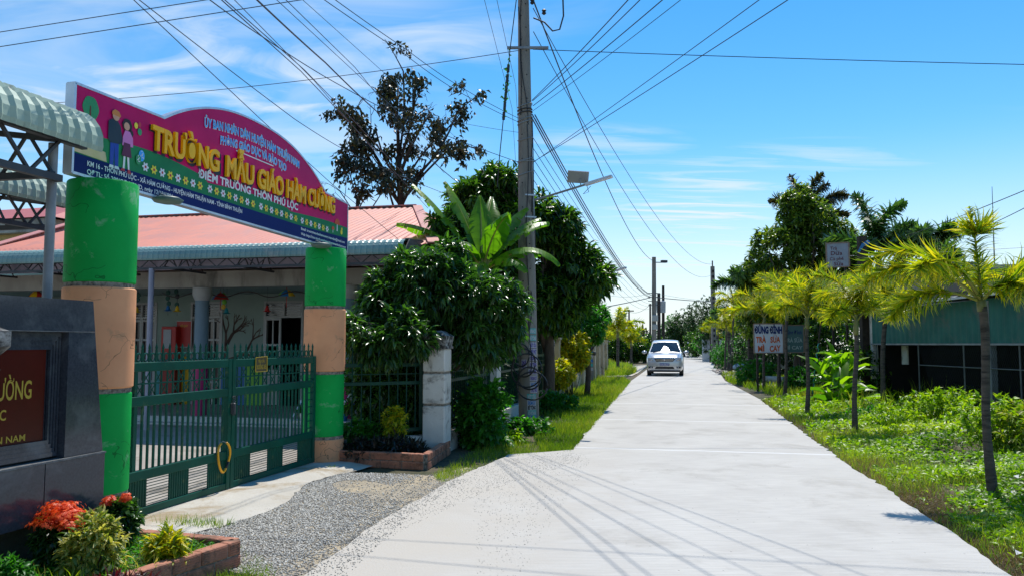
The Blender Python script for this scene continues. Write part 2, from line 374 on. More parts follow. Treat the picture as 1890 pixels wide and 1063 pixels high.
def road_mat():
    """cast concrete: joints across the slab every 4 m or so, tyre-dusted, small pits"""
    m = m_concrete; t = m.node_tree; b = t.nodes['Principled BSDF']; L = t.links.new
    src = b.inputs['Base Color'].links[0].from_socket
    tc = N(t, 'ShaderNodeTexCoord'); mp = N(t, 'ShaderNodeMapping'); mp.inputs['Rotation'].default_value = (0, 0, AX); L(tc.outputs['Object'], mp.inputs[0])
    sp = N(t, 'ShaderNodeSeparateXYZ'); L(mp.outputs[0], sp.inputs[0])
    nn = N(t, 'ShaderNodeTexNoise'); nn.inputs['Scale'].default_value = 2; L(tc.outputs['Object'], nn.inputs['Vector'])
    ad = N(t, 'ShaderNodeMath', operation='MULTIPLY_ADD'); L(nn.outputs[0], ad.inputs[0]); ad.inputs[1].default_value = .10; L(sp.outputs[1], ad.inputs[2])
    of = N(t, 'ShaderNodeMath', operation='SUBTRACT'); L(ad.outputs[0], of.inputs[0]); of.inputs[1].default_value = 2.92
    md = N(t, 'ShaderNodeMath', operation='PINGPONG'); L(of.outputs[0], md.inputs[0]); md.inputs[1].default_value = 2.25
    mr = N(t, 'ShaderNodeMapRange'); mr.inputs[1].default_value = .02; mr.inputs[2].default_value = .06; mr.inputs[3].default_value = 1; mr.inputs[4].default_value = 0; L(md.outputs[0], mr.inputs[0])
    gy_ = N(t, 'ShaderNodeMath', operation='GREATER_THAN'); L(sp.outputs[1], gy_.inputs[0]); gy_.inputs[1].default_value = 10; gm = N(t, 'ShaderNodeMath', operation='MULTIPLY'); L(mr.outputs[0], gm.inputs[0]); L(gy_.outputs[0], gm.inputs[1])
    mx = N(t, 'ShaderNodeMix', data_type='RGBA'); L(gm.outputs[0], mx.inputs[0]); L(src, mx.inputs[6]); mx.inputs[7].default_value = (.66, .65, .62, 1)
    # fine dark specks and hairline scratches
    vo = N(t, 'ShaderNodeTexVoronoi'); vo.inputs['Scale'].default_value = 7; L(tc.outputs['Object'], vo.inputs['Vector'])
    lt = N(t, 'ShaderNodeMath', operation='LESS_THAN'); L(vo.outputs['Distance'], lt.inputs[0]); lt.inputs[1].default_value = .05
    m2 = N(t, 'ShaderNodeMix', data_type='RGBA'); L(lt.outputs[0], m2.inputs[0]); L(mx.outputs[2], m2.inputs[6]); m2.inputs[7].default_value = (.25, .23, .2, 1)
    mp2 = N(t, 'ShaderNodeMapping'); mp2.inputs['Rotation'].default_value = (0, 0, AX-.1); mp2.inputs['Scale'].default_value = (1.2, 14, 1); L(tc.outputs['Object'], mp2.inputs[0])
    n4 = N(t, 'ShaderNodeTexNoise'); n4.inputs['Scale'].default_value = 2.5; n4.inputs['Detail'].default_value = 9; L(mp2.outputs[0], n4.inputs['Vector'])
    r4 = N(t, 'ShaderNodeMapRange'); r4.inputs[1].default_value = .3; r4.inputs[2].default_value = .75; r4.inputs[3].default_value = 1.06; r4.inputs[4].default_value = .88; L(n4.outputs[0], r4.inputs[0])
    m5 = N(t, 'ShaderNodeMix', data_type='RGBA', blend_type='MULTIPLY'); m5.inputs[0].default_value = 1; L(m2.outputs[2], m5.inputs[6]); L(r4.outputs[0], m5.inputs[7])
    # dusty strips near the edges and down the middle, beige washed-in dirt around the school entrance
    dr = N(t, 'ShaderNodeTexNoise'); dr.inputs['Scale'].default_value = 1.1; dr.inputs['Detail'].default_value = 8; dr.inputs['Roughness'].default_value = .7; L(tc.outputs['Object'], dr.inputs['Vector'])
    ds = N(t, 'ShaderNodeMath', operation='MULTIPLY_ADD'); L(sp.outputs[0], ds.inputs[0]); ds.inputs[1].default_value = -.30; ds.inputs[2].default_value = -.12
    dd = N(t, 'ShaderNodeMath', operation='ADD'); L(ds.outputs[0], dd.inputs[0]); L(dr.outputs[0], dd.inputs[1])
    ny = N(t, 'ShaderNodeMapRange'); L(sp.outputs[1], ny.inputs[0]); ny.inputs[1].default_value = 13; ny.inputs[2].default_value = 8
    d2 = N(t, 'ShaderNodeMapRange'); d2.inputs[1].default_value = .50; d2.inputs[2].default_value = 1.05; L(dd.outputs[0], d2.inputs[0])
    d3 = N(t, 'ShaderNodeMath', operation='MULTIPLY'); L(d2.outputs[0], d3.inputs[0]); L(ny.outputs[0], d3.inputs[1])
    m6 = N(t, 'ShaderNodeMix', data_type='RGBA'); L(d3.outputs[0], m6.inputs[0]); L(m5.outputs[2], m6.inputs[6]); m6.inputs[7].default_value = (.50, .45, .38, 1)
    vc = N(t, 'ShaderNodeTexVoronoi', feature='DISTANCE_TO_EDGE'); vc.inputs['Scale'].default_value = .32
    nw = N(t, 'ShaderNodeTexNoise'); nw.inputs['Scale'].default_value = 1.6; nw.inputs['Detail'].default_value = 7; L(tc.outputs['Object'], nw.inputs['Vector'])
    wv = N(t, 'ShaderNodeVectorMath', operation='MULTIPLY_ADD'); L(nw.outputs['Color'], wv.inputs[0]); wv.inputs[1].default_value = (1.3, 1.3, 0); L(tc.outputs['Object'], wv.inputs[2]); L(wv.outputs[0], vc.inputs['Vector'])
    ck = N(t, 'ShaderNodeMapRange'); ck.inputs[1].default_value = .0015; ck.inputs[2].default_value = .005; ck.inputs[3].default_value = .0; ck.inputs[4].default_value = 0; L(vc.outputs['Distance'], ck.inputs[0])
    m7 = N(t, 'ShaderNodeMix', data_type='RGBA'); L(ck.outputs[0], m7.inputs[0]); L(m6.outputs[2], m7.inputs[6]); m7.inputs[7].default_value = (.25, .22, .19, 1)
    L(m7.outputs[2], b.inputs['Base Color'])
road_mat()
def edge_jit(pts, step, amp, seed):
    r = random.Random(seed); out = []
    for a, b in zip(pts[:-1], pts[1:]):
        a = Vector(a); b = Vector(b); n = max(1, int((b-a).length/step)); d = (b-a).normalized(); q = Vector((-d.y, d.x, 0))
        for i in range(n):
            p = a.lerp(b, i/n); k = amp if (i or len(out)) else 0
            out.append(p+q*(r.gauss(0, 1)*k + .6*amp*math.sin(p.y*2.3+seed)))
    out.append(Vector(pts[-1])); return out
RIGHT = [G(1990, 1180), G(1870, 1063), G(1700, 945), G(1540, 840), G(1400, 735), G(1338, 702), G(1322, 678), G(1312, 662), G(1310, 652)]
LEFT = [G(1211, 658), G(1212, 664), G(1196, 680), G(1164, 703), G(1120, 753), G(1058, 829)]
rr_ = edge_jit(RIGHT[:5], .14, .016, 3)[:-1]+RIGHT[4:]
ll_ = edge_jit(LEFT[3:], .2, .014, 5)
# the slab: left edge runs back to the driveway mouth, then down past the camera
poly = rr_+[G(1290, 650)]+LEFT[:3]+ll_+edge_jit([LEFT[-1], G(940, 838)+Vector((0, 0, 0)), G(840, 882), G(720, 948), G(556, 1066)], .12, .012, 9)[1:]+[Vector((-1.5, 3.9, 0)), Vector((-2.3, 1.5, 0)), Vector((-3, -6, 0)), Vector((3, -6, 0))]
poly = [(p[0], p[1]) for p in poly]
def tri_sheet(poly, z1, z0, name, mat):
    bm = bmesh.new(); vs = [bm.verts.new((x, y, z1)) for x, y in poly]; f = bm.faces.new(vs); f.normal_update()
    if f.normal.z < 0: bmesh.ops.reverse_faces(bm, faces=[f])
    r = bmesh.ops.extrude_face_region(bm, geom=[f]); 
    for v in [g for g in r['geom'] if isinstance(g, bmesh.types.BMVert)]: v.co.z = z1
    for v in vs: v.co.z = z0
    bmesh.ops.triangulate(bm, faces=[f_ for f_ in bm.faces if len(f_.verts) > 4]); bmesh.ops.recalc_face_normals(bm, faces=bm.faces)
    me = bpy.data.meshes.new(name); bm.to_mesh(me); bm.free(); me.materials.append(mat)
    o = bpy.data.objects.new(name, me); COL.objects.link(o); return o
props(tri_sheet(poly, 0, -.12, 'road', m_concrete), kind='structure')
# cross lane on the left and the lane that leaves to the right
cl = [G(1196, 673, -.01), G(1060, 678, -.01), G(1010, 700, -.01), G(1100, 694.5, -.01), G(1166, 693, -.01), G(1177, 688, -.01)]
props(tri_sheet([(p.x, p.y) for p in cl], -.008, -.1, 'lane', m_apron), kind='structure')
# school yard slab
def gl(s, off=0, z=0):
    """a point on the gate line: s metres along, off metres to the yard side"""
    return Vector((-3.35, 7.1, z))+Vector((.2269, .9739, 0))*s+Vector((-.9739, .2269, 0))*off
yard = [gl(-6, .02), gl(3.9, .02), gl(3.9, -.1)+Vector((.3, .15, 0)), Vector((-1.2, 11.5, 0)), Vector((-.1, 16.6, 0)), Vector((1.5, 24, 0)), Vector((-14, 27, 0)), Vector((-24, 8, 0))]
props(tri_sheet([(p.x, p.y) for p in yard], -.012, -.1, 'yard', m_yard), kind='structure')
# sloping concrete apron before the gate: a low wedge
mb = MB(); r = random.Random(2); top = []; bot = []
for i in range(41):
    s = -.9+4.75*i/40; w = .62+.14*math.sin(s*2.1)+.22*(1-i/40)+r.uniform(-.03, .03)
    top.append(gl(s, .03, .012)); bot.append(gl(s, -w, -.035+r.uniform(0, .008)))
mid = [t_.lerp(b_, .6)+Vector((0, 0, .018)) for t_, b_ in zip(top, bot)]
for rowa, rowb in ((top, mid), (mid, bot)):
    for i in range(40): mb.add([rowa[i], rowb[i], rowb[i+1], rowa[i+1]], [(0, 1, 2, 3)])
props(build(mb, 'apron', m_apron, smooth=True), kind='structure')
# gravel bed and its loose stones
gp = [gl(-.9, -.5), gl(1, -.55), gl(2.8, -.5), gl(3.6, -.25), G(648, 866), G(800, 870), G(862, 856), G(900, 862), G(838, 884), G(718, 950), G(570, 1052), G(520, 1063), G(470, 1050)]
m_gravel = pm('gravel_base', (.40, .34, .25), (.28, .24, .18), 6, .95, bump=.8, bscale=60, stain=(.46, .37, .24), stain_amt=.5, stain_scale=1.3)
props(tri_sheet([(p.x, p.y) for p in gp], -.04, -.1, 'gravel_bed', m_gravel), kind='structure')
def inpoly(x, y, pl):
    n = len(pl); c = np.zeros(len(x), bool); j = n-1
    for i in range(n):
        xi, yi = pl[i][0], pl[i][1]; xj, yj = pl[j][0], pl[j][1]
        k = ((yi > y) != (yj > y)) & (x < (xj-xi)*(y-yi)/(yj-yi+1e-12)+xi); c ^= k; j = i
    return c
def scatter(pl, n, near=0):
    """n random points in polygon pl; near>0 thins them with distance"""
    xs = [p[0] for p in pl]; ys = [p[1] for p in pl]; X = []; Y = []; got = 0
    while got < n:
        x = rng.uniform(min(xs), max(xs), n*3); y = rng.uniform(min(ys), max(ys), n*3); k = inpoly(x, y, pl)
        if near: k &= rng.random(len(x)) < np.clip((near/np.maximum(y, near)), 0, 1)**1.35
        X.append(x[k]); Y.append(y[k]); got += k.sum()
    return np.concatenate(X)[:n], np.concatenate(Y)[:n]
def stones(name, x, y, z, smin, smax, mat, label=None, cat=None):
    n = len(x); s = rng.uniform(smin, smax, n)**1.0
    base = np.array([(1, 0, 0), (-.5, .9, 0), (-.6, -.8, 0), (0, 0, .75), (.2, .1, -.6)], dtype=float)
    v = base[None]*s[:, None, None]*rng.uniform(.6, 1.3, (n, 5, 3)); a = rng.uniform(0, 2*PI, n); ca, sa = np.cos(a), np.sin(a)
    vx = v[..., 0]*ca[:, None]-v[..., 1]*sa[:, None]; vy = v[..., 0]*sa[:, None]+v[..., 1]*ca[:, None]
    vv = np.stack([vx+x[:, None], vy+y[:, None], v[..., 2]+np.asarray(z).reshape(-1, 1)], -1).reshape(-1, 3)
    f = np.array([(0, 1, 3), (1, 2, 3), (2, 0, 3), (1, 0, 4), (2, 1, 4), (0, 2, 4)]); F_ = (f[None]+(np.arange(n)*5)[:, None, None]).reshape(-1, 3)
    o = npmesh(name, vv, [F_], mat, rnd=np.repeat(rng.random(n), 5)); props(o, kind='stuff'); return o
m_stone = lm('gravel_stone', [(.17, .16, .145), (.36, .34, .30), (.50, .475, .42), (.70, .67, .60)], .95, 0, spec=.1)
GD_ = Vector((.2269, .9739, 0)); GN_ = Vector((.9739, -.2269, 0))
gpi = [(p.x, p.y) for p in gp]
x, y = scatter(gpi, 46000)
kk = np.array([mnoise.noise(Vector((a*.9, b*.9, 3))) for a, b in zip(x, y)]); offg = np.array([(Vector((a, b, 0))-gl(0)).dot(GN_) for a, b in zip(x, y)]); alg = np.array([(Vector((a, b, 0))-gl(0)).dot(GD_) for a, b in zip(x, y)])
thin = np.clip((offg-1.05-.2*kk)/.55, 0, 1)*np.clip((alg-.4)/1.2, 0, 1)
e0, e1 = G(556, 1066), G(840, 882); ev = (e1-e0).normalized(); dln = (x-e0.x)*(-ev.y)+(y-e0.y)*ev.x
thin = np.maximum(thin, np.clip((.30+.25*kk-dln)/.3, 0, 1)*.8); keep = (kk > -.3) & (rng.random(len(x)) > thin*.93) | (rng.random(len(x)) < .06)
stones('gravel', x[keep], y[keep], np.full(keep.sum(), -.037), .004, .0135, m_stone)
ed = [(p.x, p.y) for p in [G(840, 872), G(905, 850), G(1000, 838), G(1060, 830), G(1075, 850), G(900, 905), G(760, 970), G(600, 1063), G(540, 1063), G(716, 945)]]
m_grit = lm('grit_stone', [(.26, .24, .21), (.36, .34, .30), (.5, .47, .42)], .95, 0, spec=.1)
x, y = scatter(ed, 3200); stones('grit', x, y, np.full(len(x), .001), .002, .007, m_grit)
fz = [(p.x, p.y) for p in [G(548, 1063), G(700, 950), G(826, 882), G(862, 884), G(760, 948), G(640, 1063)]]
x, y = scatter(fz, 1300); stones('grit', x, y, np.full(len(x), .002), .003, .009, m_stone)
ed2 = [(p.x, p.y) for p in [G(870, 900), G(1000, 850), G(1070, 832), G(1090, 850), G(1020, 960), G(960, 1063), G(880, 1063)]]
x, y = scatter(ed2, 1500); stones('grit', x, y, np.full(len(x), .001), .002, .006, m_grit)

# ------------------------------------------------------------------ gate pillars
def gate_pillar(label, c, r, h):
    t = thing('gate_pillar', label, 'pillar', (c.x, c.y, 0), 0, 'banded pillars carrying the arch sign')
    bands = [(-.06, .295, m_peach, r*1.02), (.33, 1.15, m_green, r*.985), (1.185, 2.015, m_peach, r*1.02), (2.05, h, m_green, r)]
    for k, (z0, z1, m, rr) in enumerate(bands):
        n = 40; pr = [(rr-.012, z0), (rr, z0+.012), (rr*1.004, (z0+z1)/2), (rr, z1-.012), (rr-.012, z1)]
        if k == 3: pr = pr[:-1]+[(rr*.97, z1), (rr*.5, z1+.004)]
        o = build(MB().lathe(pr, (c.x, c.y, 0), n), 'painted_band', m, t, smooth=2)
        o['label'] = ['cracked peach band at the foot', 'bright green lower band', 'cracked peach middle band', 'tall green top band'][k]
    for z in (.312, 1.167, 2.032):
        build(MB().lathe([(r*.955, z-.03), (r*.965, z), (r*.955, z+.03)], (c.x, c.y, 0), 40, wob=.006), 'mortar_joint', m_joint, t)
    return t
PN = gl(-.52); PF = gl(3.62)
gate_pillar('near green and peach round pillar behind the black granite monument', PN, .275, 2.90)
gate_pillar('far green and peach round pillar between gate and corner fence', PF, .27, 2.83)

# ------------------------------------------------------------------ gate leaves
GD = Vector((.2269, .9739, 0)); GN = Vector((.9739, -.2269, 0))
def gate_leaf(label, s0, s1, hinge_left):
    t = thing('gate_leaf', label, 'gate', tuple(gl(s0)), 0, 'pair of green steel gate leaves')
    B = lambda mb, s, z0, z1, w, d=.03, off=0: mb.box(gl(s, off, (z0+z1)/2), (d, w, z1-z0), rz=-AX-.5*0, M=Matrix.Rotation(-math.atan2(GD.x, GD.y), 4, 'Z'))
    def rail(z0, z1, a=s0, b=s1, d=.045): mb = MB(); mb.box((gl(a)+gl(b))/2+Vector((0, 0, (z0+z1)/2)), (d, (b-a), z1-z0), M=Matrix.Rotation(-math.atan2(GD.x, GD.y), 4, 'Z'), bev=.006); return mb
    for s in (s0+.03, s1-.03): fr = MB(); B(fr, s, .02, 1.39, .06, .05); build(fr, 'stile', m_gate, t)
    for z0, z1 in ((1.30, 1.385), (.99, 1.08), (.33, .42), (.02, .085)):
        build(rail(z0, z1, s0+.061, s1-.061), 'rail', m_gate, t)
    # narrow lattice stile at the hinge side
    n = 17 if s1-s0 < 1.75 else 19; a, b = s0+.12, s1-.12
    if hinge_left: a += .07
    else: b -= .10
    lt = MB(); hs = s0+.16 if hinge_left else s1-.20
    B(lt, hs, .42, 1.30, .03, .03)
    for k in range(9): 
        z = .47+k*.09
        if .96 < z < 1.1: continue
        q0, q1 = (s0+.06, hs) if hinge_left else (hs, s1-.06)
        lt.bar(gl(q0, 0, z), gl(q1, 0, z), .012)
    build(lt, 'lattice_stile', m_gate, t)
    for k in range(n):
        s = a+(b-a)*k/(n-1); mb = MB(); B(mb, s, .42, .99, .018, .018); build(mb, 'bar', m_gate, t)
    la = MB(); la.bar(gl(a-.05, 0, 1.19), gl(b+.05, 0, 1.19), .014)
    for k in range(n):
        s = a+(b-a)*k/(n-1); B(la, s, 1.08, 1.30, .012, .012)
        if k < n-1:
            s2 = a+(b-a)*(k+1)/(n-1)
            for zz in (1.085, 1.195):
                if (k+(zz > 1.1)) % 2 == 0:
                    la.bar(gl(s, 0, zz), gl(s2, 0, zz+.10), .007); la.bar(gl(s, .004, zz+.10), gl(s2, .004, zz), .007)
    build(la, 'lattice_band', m_gate, t)
    # spikes and rings above the top rail
    ns = 17; mbr = MB()
    for k in range(ns):
        s = s0+.06+(s1-s0-.12)*k/(ns-1); z = 1.385; h = .175
        p = gl(s); mb = MB(); B(mb, s, z, z+h-.06, .018, .014)
        q = [gl(s-.009, 0, z+h-.06), gl(s, 0, z+h), gl(s+.009, 0, z+h-.06)]
        mb.lathe([(.009, z+h-.06), (.014, z+h-.045), (.001, z+h)], (p.x, p.y, 0), 6)
        build(mb, 'spike', m_gate, t)
        if k < ns-1:
            sc = s+(s1-s0-.12)/(ns-1)/2; mb = MB(); pts = [gl(sc+.032*math.cos(x_*PI/6), 0, z+.043+.037*math.sin(x_*PI/6)) for x_ in range(13)]
            mb.tube(pts, .0075, 5, cap=False); build(mb, 'ring', m_gate, t)
    # lower infill: upright slats and louvres by turns
    cuts = [s0+.06+(s1-s0-.12)*k/5 for k in range(6)]
    for k in range(5):
        mb = MB(); c0, c1 = cuts[k], cuts[k+1]
        if k % 2 == 0:
            for j in range(9): B(mb, c0+(c1-c0)*(j+.5)/9, .085, .33, .016, .016)
            build(mb, 'slat_panel', m_gate, t)
        else:
            for j in range(9):
                z = .10+j*.0265; mb.box((gl(c0)+gl(c1))/2+Vector((0, 0, z)), (.03, c1-c0, .006), M=Matrix.Rotation(-math.atan2(GD.x, GD.y), 4, 'Z') @ Matrix.Rotation(rad(-18), 4, 'Y'))
            build(mb, 'louvre_panel', m_gate, t)
    return t
gate_leaf('left gate leaf hinged on the pillar beside the granite monument', -.22, 1.42, True)
gate_leaf('right gate leaf carrying the little framed notice', 1.435, 3.34, False)
# notice on the right leaf
mb = MB(); s0, s1, z0, z1 = 1.86, 2.10, 1.235, 1.395
t = thing('notice_board', 'small brown notice with yellow border hung on right gate leaf', 'notice', tuple(gl(s0, -.03, z0)))
q = lambda s, z, o=-.035: gl(s, o, z)
mb.slabpoly([q(s0, z0), q(s1, z0), q(s1, z1+.01), q(s0, z1)], GN, .006); build(mb, 'board', pm('brown_board', (.10, .075, .03), rough=.6), t)
mb = MB()
for a_, b_ in (((s0, z0), (s1, z0)), ((s1, z0), (s1, z1+.01)), ((s1, z1+.01), (s0, z1)), ((s0, z1), (s0, z0))): mb.bar(q(*a_, -.038), q(*b_, -.038), .012, .006)
build(mb, 'border', pm('ochre', (.55, .38, .03), rough=.5), t)
mb = MB(); text_on(mb, 'YÊU CẦU', q(s0+.05, z1-.055), GD, (0, 0, 1), GN, .14, .03, zshift=.002); text_on(mb, 'XUỐNG XE', q(s0+.025, z0+.03), GD, (0, 0, 1), GN, .19, .05, zshift=.002)
build(mb, 'lettering', pm('ochre'[:5], (.55, .38, .03)), t)
# yellow ring hose over the lower rail at the meeting stiles
c = gl(1.27, -.05, .37); pts = []
for k in range(20):
    a = rad(115)+2*PI*k/20*.93; pts.append(c+GD*(.105*math.cos(a))+Vector((0, 0, .155*math.sin(a)*(1-.12*math.cos(a))))+GN*.01*math.sin(2*a))
t = thing('ring_lock', 'yellow hose-covered ring hanging on the gate\'s meeting stile', 'ring lock', tuple(c))
build(MB().tube(pts, .0115, 8), 'hose', pm('hose_yellow', (.85, .40, .005), (.78, .36, .005), 3, .35), t, smooth=True)
build(MB().tube([pts[-9], pts[-8], pts[-7]], .013, 8), 'black_sleeve', m_black, t, smooth=True)
build(MB().tube([pts[0], pts[0]+GD*.02+Vector((0, 0, .02)), pts[-1]], .004, 6), 'chain', m_steel, t)
mb = MB(); mb.box(gl(1.43, -.04, .86), (.05, .05, .12), rz=.1, bev=.008)
for k in range(7): mb.tube([gl(1.43+.03*math.cos(k+i*1.05), -.05, .80+k*.03+.012*math.sin(i*1.05)) for i in range(7)], .005, 5)
props(build(mb, 'padlock_chain', m_dsteel, loc=gl(1.43, 0, .85)), 'rusty chain and padlock at mid height between both gate leaves', 'padlock')

# ------------------------------------------------------------------ the arch sign
def arch_sign():
    S0, S1 = -.872, 4.28
    t = thing('arch_sign', 'long magenta and navy arched school sign across both pillars', 'sign', tuple(gl(S0, 0, 2.9)))
    bot = lambda s: 2.925+(2.86-2.925)*(s-S0)/(S1-S0)
    def top(s):
        if s < .16: return 3.66+.02*(s-S0)
        if s > 3.51: return 3.60-.05*(s-3.51)
        k = (s-1.835)/1.675; return 3.64+.45*(1-abs(k)**2.4)
    OFF = 0.0
    q = lambda s, z, l=0: gl(s, OFF-.002*l, z)
    ss = [S0+(S1-S0)*i/80 for i in range(81)]
    outline = [q(s, bot(s)) for s in ss]+[q(s, top(s)) for s in reversed(ss)]
    mb = MB(); n = len(ss)
    fa = [q(s, bot(s)) for s in ss]; fb = [q(s, top(s)) for s in ss]; T = .075
    for i in range(n-1):
        for sgn, o_ in ((1, 0), (-1, T)):
            d = -GN*o_; a, b_, c_, e = fa[i]+d, fa[i+1]+d, fb[i+1]+d, fb[i]+d
            mb.add([a, b_, c_, e], [(0, 1, 2, 3) if sgn > 0 else (3, 2, 1, 0)])
    pn = build(mb, 'board', pm('sign_magenta', (.62, .002, .13), (.50, .002, .10), 1.3, .45, spec=.15, bump=.25, bscale=3), t)
    # metal rim
    mb = MB(); D = -GN*(T/2)
    ring = [p+D for p in outline]
    for i in range(len(ring)):
        a, b_ = ring[i], ring[(i+1) % len(ring)]
        if (b_-a).length > 1e-4: mb.bar(a, b_+(b_-a).normalized()*.004, T+.012, .022, up=(0, 0, 1) if abs((b_-a).normalized().z) < .8 else GD)
    build(mb, 'metal_rim', pm('rim_alu', (.62, .64, .68), (.5, .52, .56), 6, .35, metal=.6), t)
    def strip(lo, hi, layer, mat, name, a=S0+.012, b=S1-.012, n=60):
        mb = MB(); sl_ = [a+(b-a)*i/n for i in range(n+1)]
        for i in range(n): mb.add([q(sl_[i], lo(sl_[i]), layer), q(sl_[i+1], lo(sl_[i+1]), layer), q(sl_[i+1], hi(sl_[i+1]), layer), q(sl_[i], hi(sl_[i]), layer)], [(0, 1, 2, 3)])
        return build(mb, name, mat, t)
    def hill(s):
        if s < .9: return 3.20+.10*math.cos((s-.0)*1.5)+.02
        if s < 2.6: return 3.215+.025*math.sin((s-1.2)*2.4)
        return 3.19+.03*math.sin((s-2.8)*1.6)
    strip(lambda s: bot(s)+.12, hill, 1, pm('sign_grass', (.012, .17, .065), (.02, .25, .08), 2.5, .5, spec=.2), 'green_hill')
    strip(lambda s: bot(s)+.012, lambda s: bot(s)+(.165 if s < 3 else .165+.03*(s-3)), 2, pm('sign_navy', (.003, .015, .13), (.003, .012, .11), 1, .5, spec=.15), 'navy_strip')
    def txt(s, s0, z, w, h, mat, name, bold=.02, bow=0, layer=4, slope=0, ext=0, out=None):
        mb = MB(); text_on(mb, s, q(s0, z, layer), (GD+Vector((0, 0, slope))), (0, 0, 1), GN, w, h, bold, ext, bow); return build(mb, name, mat, t)
    mw = pm('sign_white', (.80, .80, .80), (.76, .76, .76), 2, .4); mlb = pm('sign_skyblue', (.04, .42, .95), (.04, .40, .92), 2, .35)
    myl = pm('sign_gold', (.95, .50, .002), (.92, .45, .002), 2, .4, spec=.25); mk = pm('sign_black', (.008, .008, .02), (.01, .01, .02), 2, .5)
    txt('ỦY BAN NHÂN DÂN HUYỆN HÀM THUẬN NAM', .84, 3.765, 1.98, .092, mw, 'heading_outline', .06, .075, 3)
    txt('ỦY BAN NHÂN DÂN HUYỆN HÀM THUẬN NAM', .84, 3.765, 1.98, .092, mlb, 'heading_lettering', .012, .075, 5)
    txt('PHÒNG GIÁO DỤC VÀ ĐÀO TẠO', 1.12, 3.655, 1.38, .088, mw, 'heading_outline', .06, .045, 3)
    txt('PHÒNG GIÁO DỤC VÀ ĐÀO TẠO', 1.12, 3.655, 1.38, .088, mlb, 'heading_lettering', .012, .045, 5)
    mb = MB(); mb.bar(q(1.42, 3.655, 3), q(2.2, 3.655, 3), .012, .003, up=GN); build(mb, 'underline', mw, t)
    words = [('TRƯỜNG', .03, 1.10, .225), ('MẪU', 1.21, .56, .225), ('GIÁO', 1.84, .59, .225), ('HÀM', 2.49, .50, .225), ('CƯỜNG', 3.04, .80, .215)]
    for w_, s_, wd, h in words:
        zb = 3.352-.018*math.sin((s_+wd/2)/3.8*PI)
        txt(w_, s_-.012, zb-.018, wd+.03, h+.01, mk, 'letter_shadow', .05, 0, 3)
        mb = MB(); text_on(mb, w_, gl(s_, OFF-.024, zb), GD, (0, 0, 1), GN, wd*.95, h, .03, .014); build(mb, 'raised_word', myl, t)
    txt('ĐIỂM TRƯỜNG THÔN PHÚ LỘC', .76, 3.225, 2.05, .085, mw, 'subtitle_lettering', .035, 0, 4)
    txt('KM 16 - THÔN PHÚ LỘC - XÃ HÀM CƯỜNG - HUYỆN HÀM THUẬN NAM - TỈNH BÌNH THUẬN', -.72, 3.012, 2.28, .044, mw, 'address_lettering', .02, 0, 4, slope=-.012)
    txt('QĐTL: Số 289/QĐ-UBND, ngày 12/12/1986', -.72, 2.945, 1.10, .042, mw, 'address_lettering', .02, 0, 4, slope=-.012)
    txt('Email: truongmaugiaohamcuong.mamgiao@gmail.com', 2.90, 2.99, 1.28, .034, mw, 'contact_lettering', .02, 0, 4, slope=-.012)
    txt('Web: https://sites.google.com/www.truongmaugiaohamcuong', 2.90, 2.925, 1.32, .034, mw, 'contact_lettering', .02, 0, 4, slope=-.012)
    # flower row
    mfy = pm('sign_flower_yellow', (.85, .70, .01), (.8, .65, .01), 2, .4); mred = pm('sign_red', (.55, .01, .02), (.5, .01, .02), 2, .4)
    def disc(mb, s, z, r, layer, n=12, pet=0, sx=1): mb.add([q(s, z, layer)]+[q(s+sx*r*(1+pet*math.cos(6*a))*math.cos(a), z+r*(1+pet*math.cos(6*a))*math.sin(a), layer) for a in [2*PI*k/n for k in range(n)]], [(0, 1+k, 1+(k+1) % n) for k in range(n)])
    for k in range(31):
        s = -.02+k*.1165+.05*(k//8); z = 3.155-.006*k*.3
        mb = MB(); disc(mb, s, z, .037, 4, 36, .25); f_ = build(mb, 'painted_flower', (mw, mfy)[k % 2], t)
        mb = MB(); disc(mb, s, z, .013, 5, 10); build(mb, 'flower_eye', mred, f_)
    # painted picture at the left: trees, a boy, a girl, balloons, spotted eggs
    ml = pm('sign_leafgreen', (.012, .24, .05), (.02, .30, .07), 3, .3)
    mb = MB()
    mb.slabpoly([q(-.72, 3.30, 3), q(-.69, 3.30, 3), q(-.70, 3.52, 3), q(-.71, 3.52, 3)], GN, .0005)
    mb2 = MB(); disc(mb2, -.70, 3.50, .10, 2, 24, .03, .9); disc(mb2, -.62, 3.28, .09, 2, 24, .03, .8); build(mb2, 'painted_tree', ml, t); build(mb, 'painted_trunk', pm('sign_brown', (.16, .04, .015)), t)
    skin = pm('sign_skin', (.72, .38, .24)); navy = pm('sign_jacket', (.01, .03, .05)); jean = pm('sign_jeans', (.01, .06, .40)); hair = pm('sign_hair', (.02, .008, .01))
    pink = pm('sign_pink', (.72, .22, .55)); skirt = pm('sign_skirt', (.12, .01, .06)); cap = pm('sign_cap', (.7, .25, .05)); mp_ = pm('sign_path', (.75, .55, .32), (.6, .5, .2), 9)
    def poly(pts, mat, name, layer=4): mb = MB(); mb.slabpoly([q(s, z, layer) for s, z in pts], GN, .0005); return build(mb, name, mat, t)
    poly([(-.86, 3.10), (-.50, 3.09), (-.52, 3.17), (-.7, 3.19), (-.86, 3.20)], mp_, 'painted_path', 3)
    b0 = -.42
    poly([(b0-.05, 3.08), (b0-.005, 3.08), (b0, 3.26), (b0+.01, 3.08), (b0+.055, 3.08), (b0+.05, 3.33), (b0-.05, 3.33)], jean, 'painted_boy_trousers')
    poly([(b0-.08, 3.30), (b0-.05, 3.27), (b0+.06, 3.28), (b0+.10, 3.31), (b0+.065, 3.44), (b0+.03, 3.475), (b0-.04, 3.48), (b0-.08, 3.45)], navy, 'painted_boy_jacket', 5)
    mb = MB(); disc(mb, b0+.005, 3.515, .042, 6, 16); build(mb, 'painted_boy_face', skin, t)
